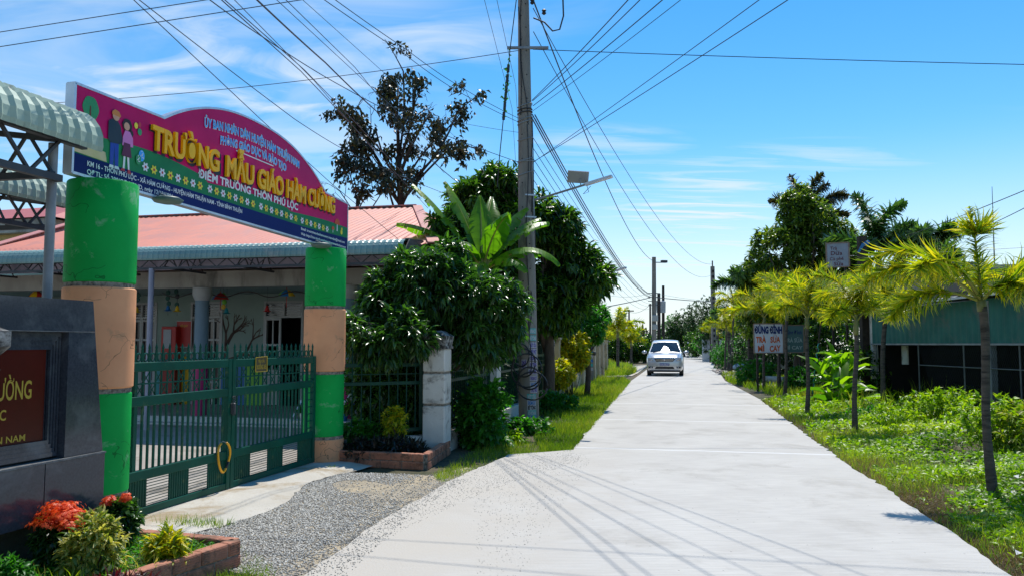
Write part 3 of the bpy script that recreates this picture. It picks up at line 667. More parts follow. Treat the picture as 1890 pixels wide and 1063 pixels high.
    poly([(b0-.045, 3.52), (b0+.055, 3.515), (b0+.06, 3.53), (b0+.035, 3.56), (b0-.01, 3.57), (b0-.045, 3.545)], cap, 'painted_boy_cap', 7)
    poly([(b0-.06, 3.055), (b0, 3.055), (b0-.005, 3.08), (b0-.05, 3.08)], mw, 'painted_shoe', 5); poly([(b0+.005, 3.055), (b0+.07, 3.055), (b0+.055, 3.08), (b0+.01, 3.08)], mw, 'painted_shoe', 5)
    g0 = -.27
    mb = MB(); disc(mb, g0, 3.47, .06, 4, 20, .05); disc(mb, g0+.045, 3.41, .035, 4, 14, .05); build(mb, 'painted_girl_hair', hair, t)
    mb = MB(); disc(mb, g0-.008, 3.46, .036, 5, 14); build(mb, 'painted_girl_face', skin, t)
    poly([(g0-.06, 3.28), (g0+.075, 3.29), (g0+.07, 3.37), (g0+.03, 3.42), (g0-.03, 3.42), (g0-.055, 3.36)], pink, 'painted_girl_blouse', 6)
    poly([(g0-.065, 3.19), (g0+.06, 3.19), (g0+.035, 3.31), (g0-.04, 3.31)], skirt, 'painted_girl_skirt', 7)
    poly([(g0-.04, 3.075), (g0-.018, 3.075), (g0-.01, 3.19), (g0-.035, 3.19)], mw, 'painted_girl_sock'); poly([(g0+.025, 3.075), (g0+.045, 3.075), (g0+.035, 3.19), (g0+.01, 3.19)], mw, 'painted_girl_sock')
    poly([(g0-.075, 3.055), (g0-.018, 3.055), (g0-.018, 3.08), (g0-.05, 3.08)], mred, 'painted_girl_shoe', 5); poly([(g0+.02, 3.045), (g0+.065, 3.045), (g0+.05, 3.08), (g0+.022, 3.08)], mred, 'painted_girl_shoe', 5)
    for s, z, r_, m_ in ((-.16, 3.50, .028, mfy), (-.115, 3.52, .024, mred), (-.11, 3.455, .032, ml)):
        mb = MB(); disc(mb, s, z, r_, 4, 16, 0, .85); build(mb, 'painted_balloon', m_, t)
    for s, z, r_, m_ in ((-.075, 3.245, .052, mlb), (-.12, 3.20, .045, ml)):
        mb = MB(); disc(mb, s, z, r_, 4 if m_ is mlb else 6, 20, 0, .75); e_ = build(mb, 'painted_egg', m_, t)
        mb = MB()
        for k in range(7): disc(mb, s+r_*.55*math.cos(k*2.4)*(k/7), z+r_*.7*math.sin(k*2.4)*(k/7+.2), .006, 7, 8)
        build(mb, 'egg_spots', mw, e_)
    # right end: mushrooms
    for s, z, r_ in ((3.93, 3.22, .08), (3.80, 3.13, .04)):
        poly([(s-r_*.2, z-r_*1.3), (s+r_*.2, z-r_*1.3), (s+r_*.13, z), (s-r_*.13, z)], mw, 'painted_mushroom_stem', 4)
        poly([(s-r_, z-.01)]+[(s+r_*math.cos(PI-k*PI/8), z+r_*.9*math.sin(k*PI/8)) for k in range(1, 8)]+[(s+r_, z-.01)], pm('sign_orange', (.65, .09, .02)), 'painted_mushroom_cap', 5)
    mb = MB(); disc(mb, 4.07, 3.12, .035, 4, 16); disc(mb, 4.075, 3.165, .022, 5, 12); build(mb, 'painted_chick', mfy, t)
    # steel brackets on the pillars
    for s in (-.52, 3.62):
        mb = MB(); mb.box(gl(s, .04, 2.885), (.10, .16, .05), rz=-AX); build(mb, 'bracket', m_steel, t)
    # backside struts
    mb = MB()
    for s in (0, 1, 2, 3, 4): mb.bar(gl(s, .10, 2.93), gl(s, .10, 3.55), .03)
    mb.bar(gl(-.8, .10, 3.0), gl(4.2, .10, 2.95), .03); mb.bar(gl(-.8, .10, 3.5), gl(4.2, .10, 3.48), .03)
    build(mb, 'back_frame', m_steel, t)
arch_sign()
# flat round floodlights hung under the sign
for i, (px_, py_) in enumerate(((272, 366), (565, 447))):
    s = [.18, 3.28][i]; p = gl(s, -.10, 2.885 if i == 0 else 2.84)
    t = thing('floodlight', ['grey dish lamp under the sign beside the near pillar', 'grey dish lamp under the sign beside the far pillar'][i], 'lamp', tuple(p), 0, 'dish lamps under the arch sign')
    build(MB().lathe([(.02, .03), (.10, .022), (.14, 0), (.12, -.025), (.05, -.04)], p, 20), 'shade', pm('lamp_green', (.10, .17, .15), rough=.5), t, smooth=True)
    build(MB().bar(p+Vector((0, 0, .02)), p+Vector((-.08, .02, .06)), .02), 'bracket', m_steel, t)

# ------------------------------------------------------------------ granite monument
def monument():
    R0 = Vector((-3.02, 5.9, 0)); Q = lambda t_, z, o=0: R0-U*t_+V*o+Vector((0, 0, z))     # t_ along towards camera side, o out to the road
    t = thing('granite_monument', 'black granite monument with recessed maroon name panel', 'monument', tuple(R0))
    Lm = 3.0; T = .27
    Mx = Matrix.Rotation(-AX, 4, 'Z')
    def blk(t0, t1, z0, z1, o0, o1, taper0=0, name='block', mat=m_granite, tp=0):
        vs = []; 
        for z, k in ((z0, 0), (z1, 1)):
            for tt, oo in ((t0+(taper0 if k else 0), o1), (t1, o1), (t1, o0), (t0+(taper0 if k else 0), o0)):
                vs.append(Q(tt, z, oo-(tp if k else 0)*(1 if oo == o1 else 0)))
        mb = MB().add(vs, [(3, 2, 1, 0), (4, 5, 6, 7)]+[(i, (i+1) % 4, 4+(i+1) % 4, 4+i) for i in range(4)]); return build(mb, name, mat, t)
    blk(.10, Lm, -.06, .352, -T, -.14, name='plinth', mat=pm('mossy_plinth', (.06, .055, .045), (.03, .035, .02), 4, .9, bump=.5))
    blk(0, .55, .355, .742, -T, 0, name='base_block'); blk(.56, 1.7, .355, .742, -T, 0, name='base_block'); blk(1.71, Lm, .355, .742, -T, 0, name='base_block')
    blk(.551, .559, .36, .74, -T+.02, -.006, name='joint', mat=m_groove)
    blk(-.005, Lm, .744, .757, -T-.02, .006, name='ledge', mat=m_groove)
    # portal: right leg, left leg, top beam
    blk(0.0, .37, .76, 1.632, -T, -.02, taper0=.12, name='leg'); blk(Lm-.37, Lm, .76, 1.632, -T, -.02, name='leg')
    blk(.12, Lm, 1.64, 1.86, -T, -.02, taper0=.03, name='lintel'); blk(.122, Lm, 1.633, 1.639, -T, -.016, name='joint', mat=m_groove)
    # stepped frame and panel
    for k, (a, o) in enumerate(((.385, -.085), (.405, -.09), (.425, -.095), (.445, -.10))):
        mb = MB(); w = .03
        c = lambda tt, z: Q(tt, z, o)
        mb.bar(c(a, .78+k*.03), c(a, 1.62-k*.03), .016, .02, up=V); mb.bar(c(a, 1.615-k*.03), c(Lm-a, 1.615-k*.03), .03, .03, up=V); mb.bar(c(a, .79+k*.028), c(Lm-a, .79+k*.028), .03, .03, up=V); mb.bar(c(Lm-a, .78+k*.03), c(Lm-a, 1.62-k*.03), .03, .03, up=V)
        build(mb, 'moulding', m_granite, t)
    blk(.47, Lm-.47, .87, 1.55, -T+.02, -.11, name='panel', mat=m_maroon)
    blk(.371, Lm-.371, .76, 1.632, -T, -.12, name='back_slab')
    A_ = U; o_ = -.108
    def line(s, tr, z, w, h): mb = MB(); text_on(mb, s, Q(tr+w, z, o_), A_, (0, 0, 1), V, w, h, .015); build(mb, 'lettering', m_gold, t)
    line('TRƯỜNG MẪU GIÁO HÀM CƯỜNG', .583, 1.185, 1.5, .125)
    line('ĐIỂM TRƯỜNG THÔN PHÚ LỘC', .78, 1.055, 1.1, .07)
    line('XÃ HÀM CƯỜNG - HUYỆN HÀM THUẬN NAM', .62, .905, 1.5, .045)
monument()
# weathered fence-post cap at the left border
c = Vector((-2.14, 3.0, 0)); t = thing('fence_post', 'weathered white fence post with mould-black cap at left edge', 'post', tuple(c))
build(MB().box((c.x-.02, c.y, .70), (.17, .17, 1.42), rz=-AX, bev=.01), 'shaft', m_white2, t)
mb = MB()
for z0, w0, z1, w1 in ((1.412, .20, 1.45, .26), (1.451, .235, 1.50, .235), (1.501, .245, 1.54, .30), (1.541, .30, 1.60, .30), (1.601, .29, 1.66, .10), ):
    mb.box((c.x-.02, c.y, (z0+z1)/2), (w0, w0, z1-z0), rz=-AX, top=(w1/w0, w1/w0))
mb.sphere((c.x-.02, c.y, 1.68), (.05, .05, .04)); build(mb, 'moulded_cap', m_white2, t)

# ------------------------------------------------------------------ awnings with curved corrugated eaves
def corr_sheet(origin, along, inward, L, prof, pitch=.12, ribh=.014, stepw=None):
    """prof: (inward, z) points from the lip up; ribs run down the profile"""
    mb = MB(); nseg = int(L/pitch)*4
    pv = [(a, b) for a, b in prof]; cols = []
    for i in range(nseg+1):
        x = L*i/nseg; k = (i % 4); rib = ribh if k == 0 else 0
        col = []
        for j, (a, z) in enumerate(pv):
            # outward normal of the profile
            p0 = pv[max(j-1, 0)]; p1 = pv[min(j+1, len(pv)-1)]; d = Vector((p1[0]-p0[0], p1[1]-p0[1])).normalized(); nx, nz = -d.y, d.x
            col.append(origin+along*x+inward*(a+nx*rib)+Vector((0, 0, z+nz*rib)))
        cols.append(col)
    m = len(pv)
    for i in range(nseg):
        for j in range(m-1): mb.add([cols[i][j], cols[i+1][j], cols[i+1][j+1], cols[i][j+1]], [(0, 1, 2, 3)])
    return mb
def arc_prof(r, rise, rest):
    p = []
    for k in range(13):
        a = rad(-12+100*k/12); kk = .004 if k % 2 else 0
        p.append((r-(r+kk)*math.cos(a), rise*0+(r+kk)*math.sin(a)*1.0))
    a0 = p[-1]
    for d in rest: p.append((a0[0]+d[0], a0[1]+d[1]))
    return p
def awning(label, tip, L, zl, posts, r=.26, name='awning'):
    """tip: the far end of the lip; sheet runs back towards the camera along U and in over the yard"""
    t = thing(name, label, 'awning', (tip.x, tip.y, 0), 0, 'curved sheet awnings over the yard')
    o = Vector((tip.x, tip.y, zl))
    build(corr_sheet(o, -U, -V, L, arc_prof(r, r, ((.5, .10), (1.2, .2), (2.4, .30))), .115, .022), 'roof_sheet', m_awn, t, smooth=2)
    mb = MB(); q = lambda a, i, z: o-U*a-V*i+Vector((0, 0, z))
    for i, z in ((.10, -.02), (.10, -.32), (1.1, .22), (2.2, .36)): mb.bar(q(.28 if z < -.1 else .05, i, z), q(L, i, z), .05)
    k = 0; a = .28
    while a < L:
        mb.bar(q(a, .10, -.02), q(min(a+.28, L), .10, -.32), .022); mb.bar(q(min(a+.28, L), .10, -.32), q(min(a+.56, L), .10, -.02), .022); a += .56
    build(mb, 'edge_truss', m_dsteel, t)
    a = .35
    while a < L:
        mb = MB(); mb.bar(q(a, .1, -.30), q(a, 2.4, -.30), .05); mb.bar(q(a, .1, -.04), q(a, 2.4, .30), .04)
        for j in range(5): mb.bar(q(a, .1+j*.46, -.30), q(a, .33+j*.46, .02+.06*j), .02); mb.bar(q(a, .33+j*.46, .02+.06*j), q(a, .56+j*.46, -.30), .02)
        build(mb, 'cross_truss', m_dsteel, t); a += 1.9
    for a_, i_ in posts:
        p = q(a_, i_, 0); build(MB().tube([(p.x, p.y, -.05), (p.x, p.y, zl-.05)], .034, 14), 'post', m_steel, t, smooth=2)
AT = P(186, 268, 6.0)
p94 = P(94, 400, 5.75)
awning('curved grey-green awning nearest the camera, left of the arch sign', AT, 4.5, AT.z, [(.28, .17)])
A2 = P(140, 378, 8.9)
awning('second curved awning behind the first, left of near pillar', A2, 5.5, A2.z, [(4.6, .1)])
# ------------------------------------------------------------------ school building
B0 = Vector((-3.73, 13.7, 0)); A_ = V; BB = U
def bl(a, b, z=0): return B0+A_*a+BB*b+Vector((0, 0, z))
def pa(px, b):                                     # local a of a pixel column on the plane at depth b
    p = H(px, 600, bl(0, b), BB); return (p-B0).dot(A_)
MROT = Matrix.Rotation(-AX, 4, 'Z')
def bbox(mb, a0, a1, b0, b1, z0, z1, bev=0): return mb.box(bl((a0+a1)/2, (b0+b1)/2, (z0+z1)/2), (a1-a0, b1-b0, z1-z0), M=MROT, bev=bev)
def school():
    t = thing('school_building', 'single-storey school with salmon hipped roof and pale green veranda wall', 'building', tuple(bl(0, 4)), -AX)
    aR = pa(800, .85)-.55; aL = -17
    WB = 4.2
    # openings: (px left, px right, kind)
    ops = []
    for p0, p1, k in ((232, 290, 'window'), (352, 411, 'window'), (487, 560, 'door')):
        ops.append((pa(p0, WB), pa(p1, WB), k))
    ops.insert(0, (pa(60, WB), pa(112, WB), 'window'))
    zt, z0 = 2.55, .12
    mb = MB(); cur = aL
    for a0, a1, k in ops:
        bbox(mb, cur, a0, WB, WB+.2, 0, 3.35); bbox(mb, a0, a1, WB, WB+.2, zt, 3.35)
        if k == 'window': pass
        cur = a1
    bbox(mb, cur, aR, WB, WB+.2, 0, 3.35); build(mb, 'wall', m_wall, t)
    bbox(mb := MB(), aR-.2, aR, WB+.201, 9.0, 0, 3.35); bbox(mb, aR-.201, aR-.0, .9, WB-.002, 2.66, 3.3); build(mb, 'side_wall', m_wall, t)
    # painted dado, blue with coloured panels
    dado = [m_blue, m_teal, m_yel, m_blue, m_lime, m_blue, m_teal]
    mbs = {}
    cur = aL; i = 0
    segs = []
    for a0, a1, k in ops+[(aR, aR, '')]:
        x = cur
        while x < a0-.05:
            x2 = min(x+.62, a0); build(bbox(MB(), x, x2, WB-.012, WB-.001, .12, 1.15+.12*math.sin(i*2.1)), 'painted_dado', dado[i % 7], t); i += 1; x = x2
        cur = a1
    for nme, (mb, m) in mbs.items(): build(mb, 'painted_dado', m, t)
    # floor of the veranda
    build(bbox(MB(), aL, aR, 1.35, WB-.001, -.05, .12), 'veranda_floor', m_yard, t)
    build(bbox(bbox(MB(), aL, aR, 1.28, 1.349, -.05, .125), aL, aR, 1.0, 1.279, -.05, .02), 'step', pm('step_white', (.6, .58, .54), rough=.8), t)
    # beam, fascia, ceiling
    build(bbox(MB(), aL, aR-.21, 1.5, 1.75, 2.68, 3.0), 'beam', m_beam, t)
    build(bbox(MB(), aL, aR+.2, 1.25, 1.32, 3.02, 3.30), 'gutter_fascia', m_lav, t)
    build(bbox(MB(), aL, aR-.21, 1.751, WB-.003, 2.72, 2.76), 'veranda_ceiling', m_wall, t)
    # columns
    for px in (-60, 372, 640):
        a = pa(px, 1.62); p = bl(a, 1.62)
        if a > aR-.3: continue
        c = build(MB().lathe([(.135, 1.25), (.135, 2.42)], (p.x, p.y, 0), 20), 'column', m_bluecol, t, smooth=2)
        build(MB().lathe([(.142, .12), (.142, 1.249)], (p.x, p.y, 0), 20), 'column_foot', m_mag, c, smooth=2)
        build(MB().lathe([(.14, 2.421), (.16, 2.47), (.19, 2.53), (.19, 2.679)], (p.x, p.y, 0), 20), 'capital', m_frame, c, smooth=2)
    # windows and door
    for a0, a1, k in ops:
        w = a1-a0; fr = MB(); f = .05; zs = 2.18
        for x in (a0+f/2, a1-f/2): bbox(fr, x-f/2, x+f/2, WB-.02, WB+.1, z0, zt)
        bbox(fr, a0+f, a1-f, WB-.02, WB+.1, zt-f, zt); bbox(fr, a0+f, a1-f, WB-.02, WB+.1, zs-f/2, zs+f/2)
        fo = build(fr, 'door_frame' if k == 'door' else 'window_frame', m_frame, t)
        gl_ = MB()
        if k == 'window':
            bbox(gl_, a0+f, a1-f, WB+.05, WB+.06, z0, zt-f); build(gl_, 'pane', m_glass, fo)
            mu = MB(); n = 2
            for j in range(n): 
                xa = a0+f+(w-2*f)*j/n; xb = a0+f+(w-2*f)*(j+1)/n
                for x in (xa, xb-.045): bbox(mu, x, x+.045, WB+.0, WB+.045, z0, zs-.03)
                bbox(mu, (xa+xb)/2-.015, (xa+xb)/2+.015, WB+.0, WB+.044, z0, zs-.03)
                for zz in (.62, 1.12, 1.62, 2.08): bbox(mu, xa+.046, xb-.046, WB+.002, WB+.042, zz, zz+.05)
            build(mu, 'glazing_bars', m_frame, fo)
        else:
            bbox(gl_, a0+f, a1-f, WB+.05, WB+.06, zs, zt-f); build(gl_, 'pane', m_glass, fo)
            # open leaf and dark room behind
            mu = MB(); lw = .42
            for x in (a0+f, a0+f+lw-.05): bbox(mu, x, x+.05, WB-.06, WB-.021, z0, zs-.03)
            for zz in (.14, .9, 1.5, 2.1): bbox(mu, a0+f+.05, a0+f+lw-.05, WB-.058, WB-.023, zz, zz+.05)
            bbox(mu, a0+f+.2, a0+f+.23, WB-.058, WB-.023, .95, 2.1); bbox(mu, a0+f+.05, a0+f+lw-.05, WB-.05, WB-.03, .19, .9)
            build(mu, 'door_leaf', m_frame, t)
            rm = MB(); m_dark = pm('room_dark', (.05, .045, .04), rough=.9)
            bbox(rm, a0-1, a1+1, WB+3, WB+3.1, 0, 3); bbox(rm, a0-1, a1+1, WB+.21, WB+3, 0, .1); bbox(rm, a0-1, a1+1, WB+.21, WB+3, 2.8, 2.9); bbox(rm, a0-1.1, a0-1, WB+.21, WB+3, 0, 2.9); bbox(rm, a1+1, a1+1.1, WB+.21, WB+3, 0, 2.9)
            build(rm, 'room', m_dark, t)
        gb = MB()
        for j in range(5): zz = zs+.06+j*.06; bbox(gb, a0+f, a1-f, WB+.02, WB+.03, zz, zz+.01)
        bbox(gb, (a0+a1)/2-.02, (a0+a1)/2+.02, WB, WB+.045, zs+.03, zt-f)
        build(gb, 'vent_grille', m_frame, fo)
    # hipped roof in ribbed sheet
    rz, ez = 4.90, 3.33; be, br, bk = .85, 5.6, 9.4
    rr = pa(768, br); rl = pa(148, br); er = pa(800, .85); el = pa(0, .85)-1.2
    def ribbed(e0, e1, t0, t1, pitch, h):            # eave e0->e1, ridge t0->t1 ; ribs run up the slope perpendicular to the eave
        mb = MB(); e0, e1, t0, t1 = map(Vector, (e0, e1, t0, t1)); ed = (e1-e0).normalized(); Lh = (e1-e0).length
        x0 = (t0-e0).dot(ed); x1 = (t1-e0).dot(ed); up = ((t0-e0)-ed*x0); Ls = up.length; up.normalize(); nr = ed.cross(up)
        if nr.z < 0: nr = -nr
        n = int(Lh/pitch)*2
        def topat(x):
            if x < x0: return Ls*x/x0 if x0 > 0 else Ls
            if x > x1: return Ls*(Lh-x)/(Lh-x1)
            return Ls
        for i in range(n):
            a, b = Lh*i/n, Lh*(i+1)/n; ha, hb = (h if i % 2 == 0 else 0), (h if i % 2 else 0)
            P_ = lambda x, y, hh: e0+ed*x+up*y+nr*hh
            mb.add([P_(a, 0, ha), P_(b, 0, hb), P_(b, topat(b), hb), P_(a, topat(a), ha)], [(0, 1, 2, 3)])
        return mb
    E = [bl(el, be, ez), bl(er, be, ez), bl(er, bk, ez), bl(el, bk, ez)]; T0, T1 = bl(rl, br, rz), bl(rr, br, rz)
    r_ = build(ribbed(E[0], E[1], T0, T1, .15, .018), 'roof', m_roof, t)
    build(ribbed(E[1], E[2], T1, T1, .15, .018), 'roof', m_roof, t); build(ribbed(E[3], E[0], T0, T0, .15, .018), 'roof', m_roof, t)
    build(ribbed(E[3], E[2], T0, T1, .15, .018), 'roof', m_roof, t)
    cp = MB(); m_cap = pm('ridge_cap', (.62, .23, .18), rough=.5)
    up = Vector((0, 0, .03))
    for a, b in ((T0, T1), (T1, E[1]), (T0, E[0])):
        cp.bar(a+up, b+up, .22, .025)
    build(cp, 'ridge_cap', m_cap, t)
    # dark notches under the ridge cap
    nt_ = MB(); n = int((T1-T0).length/.3)
    for i in range(n): p = T0.lerp(T1, (i+.5)/n)-BB*.125+Vector((0, 0, -.005)); nt_.box(p, (.16, .03, .03), M=MROT)
    build(nt_, 'ridge_vents', m_dsteel, t)
    return aR, WB
aR, WB = school()
# front canopy: a thing of its own, curved lip
def canopy():
    aE = pa(742, 0); t = thing('front_canopy', 'long teal curved canopy along the front of the school', 'canopy', tuple(bl(aE, 0)))
    o = bl(aE, 0, 3.12)
    build(corr_sheet(o, -A_, BB, 17, arc_prof(.22, .22, ((.5, .05), (1.05, .09))), .11, .012), 'roof_sheet', m_canopy, t, smooth=2)
    q = lambda a, b, z: bl(aE-a, b, z); mb = MB()
    mb.bar(q(0, .1, 3.09), q(17, .1, 3.09), .04); mb.bar(q(0, .1, 2.93), q(17, .1, 2.93), .04)
    a = 0
    while a < 16.8: mb.bar(q(a, .1, 2.93), q(a+.2, .1, 3.09), .016); mb.bar(q(a+.2, .1, 3.09), q(a+.4, .1, 2.93), .016); a += .4
    build(mb, 'edge_truss', m_dsteel, t)
    a = .2
    while a < 16:
        mb = MB(); mb.bar(q(a, .1, 2.95), q(a, 1.4, 2.95), .04); mb.bar(q(a, .12, 3.12), q(a, 1.35, 3.36), .03)
        for j in range(3): mb.bar(q(a, .12+.4*j, 2.95), q(a, .32+.4*j, 3.18+.06*j), .016); mb.bar(q(a, .32+.4*j, 3.18+.06*j), q(a, .52+.4*j, 2.95), .016)
        build(mb, 'cross_truss', m_dsteel, t); a += 1.5
    mb = MB(); 
    # dark end bracket at the right
    build(mb.slabpoly([q(-.02, .02, 3.10), q(-.02, 1.3, 3.32), q(-.02, 1.3, 3.42), q(-.02, .3, 3.36)], A_, .02), 'end_plate', m_dsteel, t)
    for px in (278, -150):
        p = H(px, 560, bl(0, .1), BB); build(MB().tube([(p.x, p.y, -.02), (p.x, p.y, 2.93)], .05, 14), 'post', pm('post_lilac', (.33, .33, .40), rough=.5), t, smooth=2)
canopy()
# veranda decorations
def umbrella(px, py, b, r, cols, label):
    p = H(px, py, bl(0, b), BB); t = thing('paper_umbrella', label, 'umbrella', (p.x, p.y, p.z-.2), 0, 'paper umbrellas hung under the veranda')
    n = len(cols)
    for i, m in enumerate(cols):
        a0, a1 = PI-PI*i/n, PI-PI*(i+1)/n; mb = MB(); pts = [p]
        vs = [p+Vector((0, 0, r*.75))]
        k = 6
        row = []
        for j in range(k+1):
            a = a0+(a1-a0)*j/k; row.append(a)
        for (ri, zi) in ((.35, .62), (.7, .38), (1, 0)):
            for a in row: vs.append(p+A_*(math.cos(a)*r*ri)-BB*(math.sin(a)*r*ri*.6)+Vector((0, 0, r*zi)))
        fs = [(0, 1+j, 2+j) for j in range(k)]
        for rr_ in range(2):
            for j in range(k): s_ = 1+rr_*(k+1); fs.append((s_+j, s_+k+1+j, s_+k+2+j, s_+1+j))
        build(mb.add(vs, fs), 'gore', m, t)
    build(MB().tube([p+Vector((0, 0, r*.9)), p-Vector((0, 0, r*1.1))], .008, 6), 'stick', m_red, t)
    build(MB().tube([p+Vector((0, 0, r*.9)), Vector((p.x, p.y, 2.72))], .003, 4), 'string', m_wire, t)
umbrella(407, 553, 1.62+.5, .20, [m_blue, m_red, m_red], 'blue and red paper umbrella right of the blue column')
umbrella(529, 547, 1.62+.5, .20, [m_lime, m_blue, m_yel], 'lime, blue and yellow paper umbrella above the open door')
umbrella(68, 548, 1.62+.5, .20, [m_red, m_yel, m_red], 'red and yellow paper umbrella left of the near pillar')
def bell(px, py, b, m, label, s=.08):
    p = H(px, py, bl(0, b), BB); t = thing('paper_bell', label, 'decoration', tuple(p), 0, 'paper bells hung under the veranda')
    build(MB().lathe([(s*.12, s*1.5), (s*.4, s*1.0), (s*.6, s*.2), (s*1.1, 0), (s*.9, -.01)], p, 10), 'bell', m, t)
    build(MB().tube([p-Vector((0, 0, s*1.2)), p+Vector((0, 0, s*1.5)), Vector((p.x, p.y, 2.72))], .003, 4), 'string', m_wire, t)
for a in ((252, 576, m_yel, 'yellow paper bell by the left window'), (246, 580, m_red, 'red paper bell by the left window'), (310, 573, m_blue, 'blue paper bell between left window and red board'), (327, 574, m_yel, 'yellow paper bell above the red board'),
          (418, 578, m_teal, 'teal paper bell right of the blue column'), (493, 574, m_red, 'red paper bell left of the door')): bell(a[0], a[1], 2.2, a[2], a[3])
def strand(px, pys, b, m, label):
    p = H(px, pys[0], bl(0, b), BB); t = thing('paper_strand', label, 'decoration', (p.x, p.y, p.z-.5), 0, 'strings of paper cut-outs on the veranda')
    for k, py in enumerate(pys):
        p = H(px+random.uniform(-2, 2), py, bl(0, b), BB); build(MB().sphere(p, (.05, .02, .055), 8, 6), 'cut_out', m[k % len(m)], t)
    build(MB().tube([p, Vector((p.x, p.y, 2.72))], .003, 4), 'string', m_wire, t)
md = pm('dark_paper', (.02, .08, .06), rough=.8)
strand(311, (540, 550, 560), 2.2, [md], 'string of dark paper shapes left of the yellow bell')
strand(327, (538, 547, 562), 2.25, [md, m_wire], 'string of dark green paper shapes over the yellow bell')
strand(414, (545, 557, 566), 2.2, [m_lime, m_lime, m_yel], 'string of lime paper shapes beside the blue column')
strand(256, (545, 553), 2.2, [md], 'two dark paper shapes above the left window')
# drooping garland along the veranda
pts = []
for k in range(60):
    px = 300+ (645-300)*k/59; pts.append(H(px, 541+5*math.sin(k*.42)*1.0+3*abs(math.sin(k*.21)), bl(0, 2.0), BB))
props(build(MB().tube(pts, .012, 5), 'garland', pm('garland_dark', (.06, .045, .04)), loc=pts[0]), 'thin dark garland strung along the veranda under the beam', 'garland')
# red board and red cabinet against the wall
def wallbox(px0, py0, px1, py1, b, name, label, cat, mat, d=.05):
    a0, a1 = pa(px0, b), pa(px1, b); z1 = H(px0, py0, bl(0, b), BB).z; z0 = H(px0, py1, bl(0, b), BB).z
    t = thing(name, label, cat, tuple(bl((a0+a1)/2, b, z0))); build(bbox(MB(), a0, a1, b, b+d, z0, z1, bev=.01), 'panel', mat, t); return t, a0, a1, z0, z1
t, a0, a1, z0, z1 = wallbox(326, 592, 354, 640, WB-.12, 'red_board', 'red notice board with white edge beside the blue column', 'board', m_red, .04)
mb = MB(); b_ = WB-.125
for x in ((a0, z0, a1, z0), (a1, z0, a1, z1), (a1, z1, a0, z1), (a0, z1, a0, z0)): mb.bar(bl(x[0], b_, x[1]), bl(x[2], b_, x[3]), .02, .02)
build(mb, 'edge', m_frame, t)
mb = MB(); text_on(mb, 'NỘI QUY', bl(a0+.1, b_, z1-.14), A_, (0, 0, 1), -BB, (a1-a0)*.5, .05); build(mb, 'lettering', m_yel, t)
t, a0, a1, z0, z1 = wallbox(298, 602, 325, 650, WB-.3, 'red_cabinet', 'red fire cabinet with a pale door left of red board', 'cabinet', m_red, .26)
build(bbox(MB(), a0+.07, a1-.12, WB-.315, WB-.301, z0+.1, z1-.07), 'glass_door', pm('pale_glass', (.35, .36, .38), rough=.3), t)
build(bbox(MB(), a0-.0, a1+.0, WB-.3, WB-.05, .12, z0-.002), 'stand', pm('cabinet_stand', (.35, .02, .01), rough=.5), t)
# mural of a bare tree painted on the wall
mb = MB(); bw = WB-.004
def br(a, z, ang, L, w, d):
    a2, z2 = a+L*math.cos(ang), z+L*math.sin(ang); dx, dz = -math.sin(ang)*w/2, math.cos(ang)*w/2
    mb.add([bl(a-dx, bw-.0004*(5-d), z-dz), bl(a+dx, bw-.0004*(5-d), z+dz), bl(a2+dx*.6, bw-.0004*(5-d), z2+dz*.6), bl(a2-dx*.6, bw-.0004*(5-d), z2-dz*.6)], [(0, 3, 2, 1)])
    if d:
        for k in range(2+(d > 2)): br(a2, z2, ang+random.uniform(-.75, .75), L*random.uniform(.6, .8), w*.6, d-1)
a = pa(420, WB); br(a, 1.0, PI/2+.05, .5, .14, 4); br(a+.02, 1.15, .35, .5, .10, 3)
mural = build(mb, 'wall_mural', pm('mural_brown', (.10, .06, .045), rough=.8), loc=bl(a, WB, 1)); props(mural, 'brown tree painted on the green wall right of the column', 'mural')
# small house behind at far left
t = thing('annex_house', 'yellow annex with grey concrete fascia and red roof at left edge', 'building', tuple(P(40, 440, 25)))
mb = MB(); o = P(-260, 440, 26.5); X0 = P(112, 440, 24.2)
w = (X0-o); w.z = 0; w.normalize(); pw = Vector((-w.y, w.x, 0)); Lw = (X0-o).length
def ab(mb, x0, x1, y0, y1, z0, z1): vs = [o*1.0+w*x+pw*y for x, y in ((x0, y0), (x1, y0), (x1, y1), (x0, y1))]; return mb.prism([(v.x, v.y) for v in vs], z0, z1)
zf = P(40, 435, 25.3).z; zf1 = P(40, 404, 25.3).z
build(ab(MB(), 0, Lw-1.2, .3, 6, -.1, zf), 'wall', pm('annex_yellow', (.55, .40, .16), rough=.8), t)
build(ab(MB(), -1, Lw-.6, 0, 6.2, zf+.002, zf1-.12), 'fascia', m_beam, t)
e = [o+w*-1.2-pw*.1, o+w*(Lw-.3)-pw*.1]; rdg = [o+w*-1.2+pw*3.2, o+w*(Lw-2.2)+pw*3.2]
vs = [Vector((e[0].x, e[0].y, zf1-.1)), Vector((e[1].x, e[1].y, zf1-.1)), Vector((rdg[1].x, rdg[1].y, zf1+.9)), Vector((rdg[0].x, rdg[0].y, zf1+.9)), Vector((e[1].x+pw.x*6.4, e[1].y+pw.y*6.4, zf1-.1)), Vector((e[0].x+pw.x*6.4, e[0].y+pw.y*6.4, zf1-.1))]
build(MB().add(vs, [(0, 1, 2, 3), (1, 4, 2), (3, 2, 4, 5)]), 'roof', pm('annex_red', (.50, .10, .07), (.42, .08, .06), 1, .5), t)

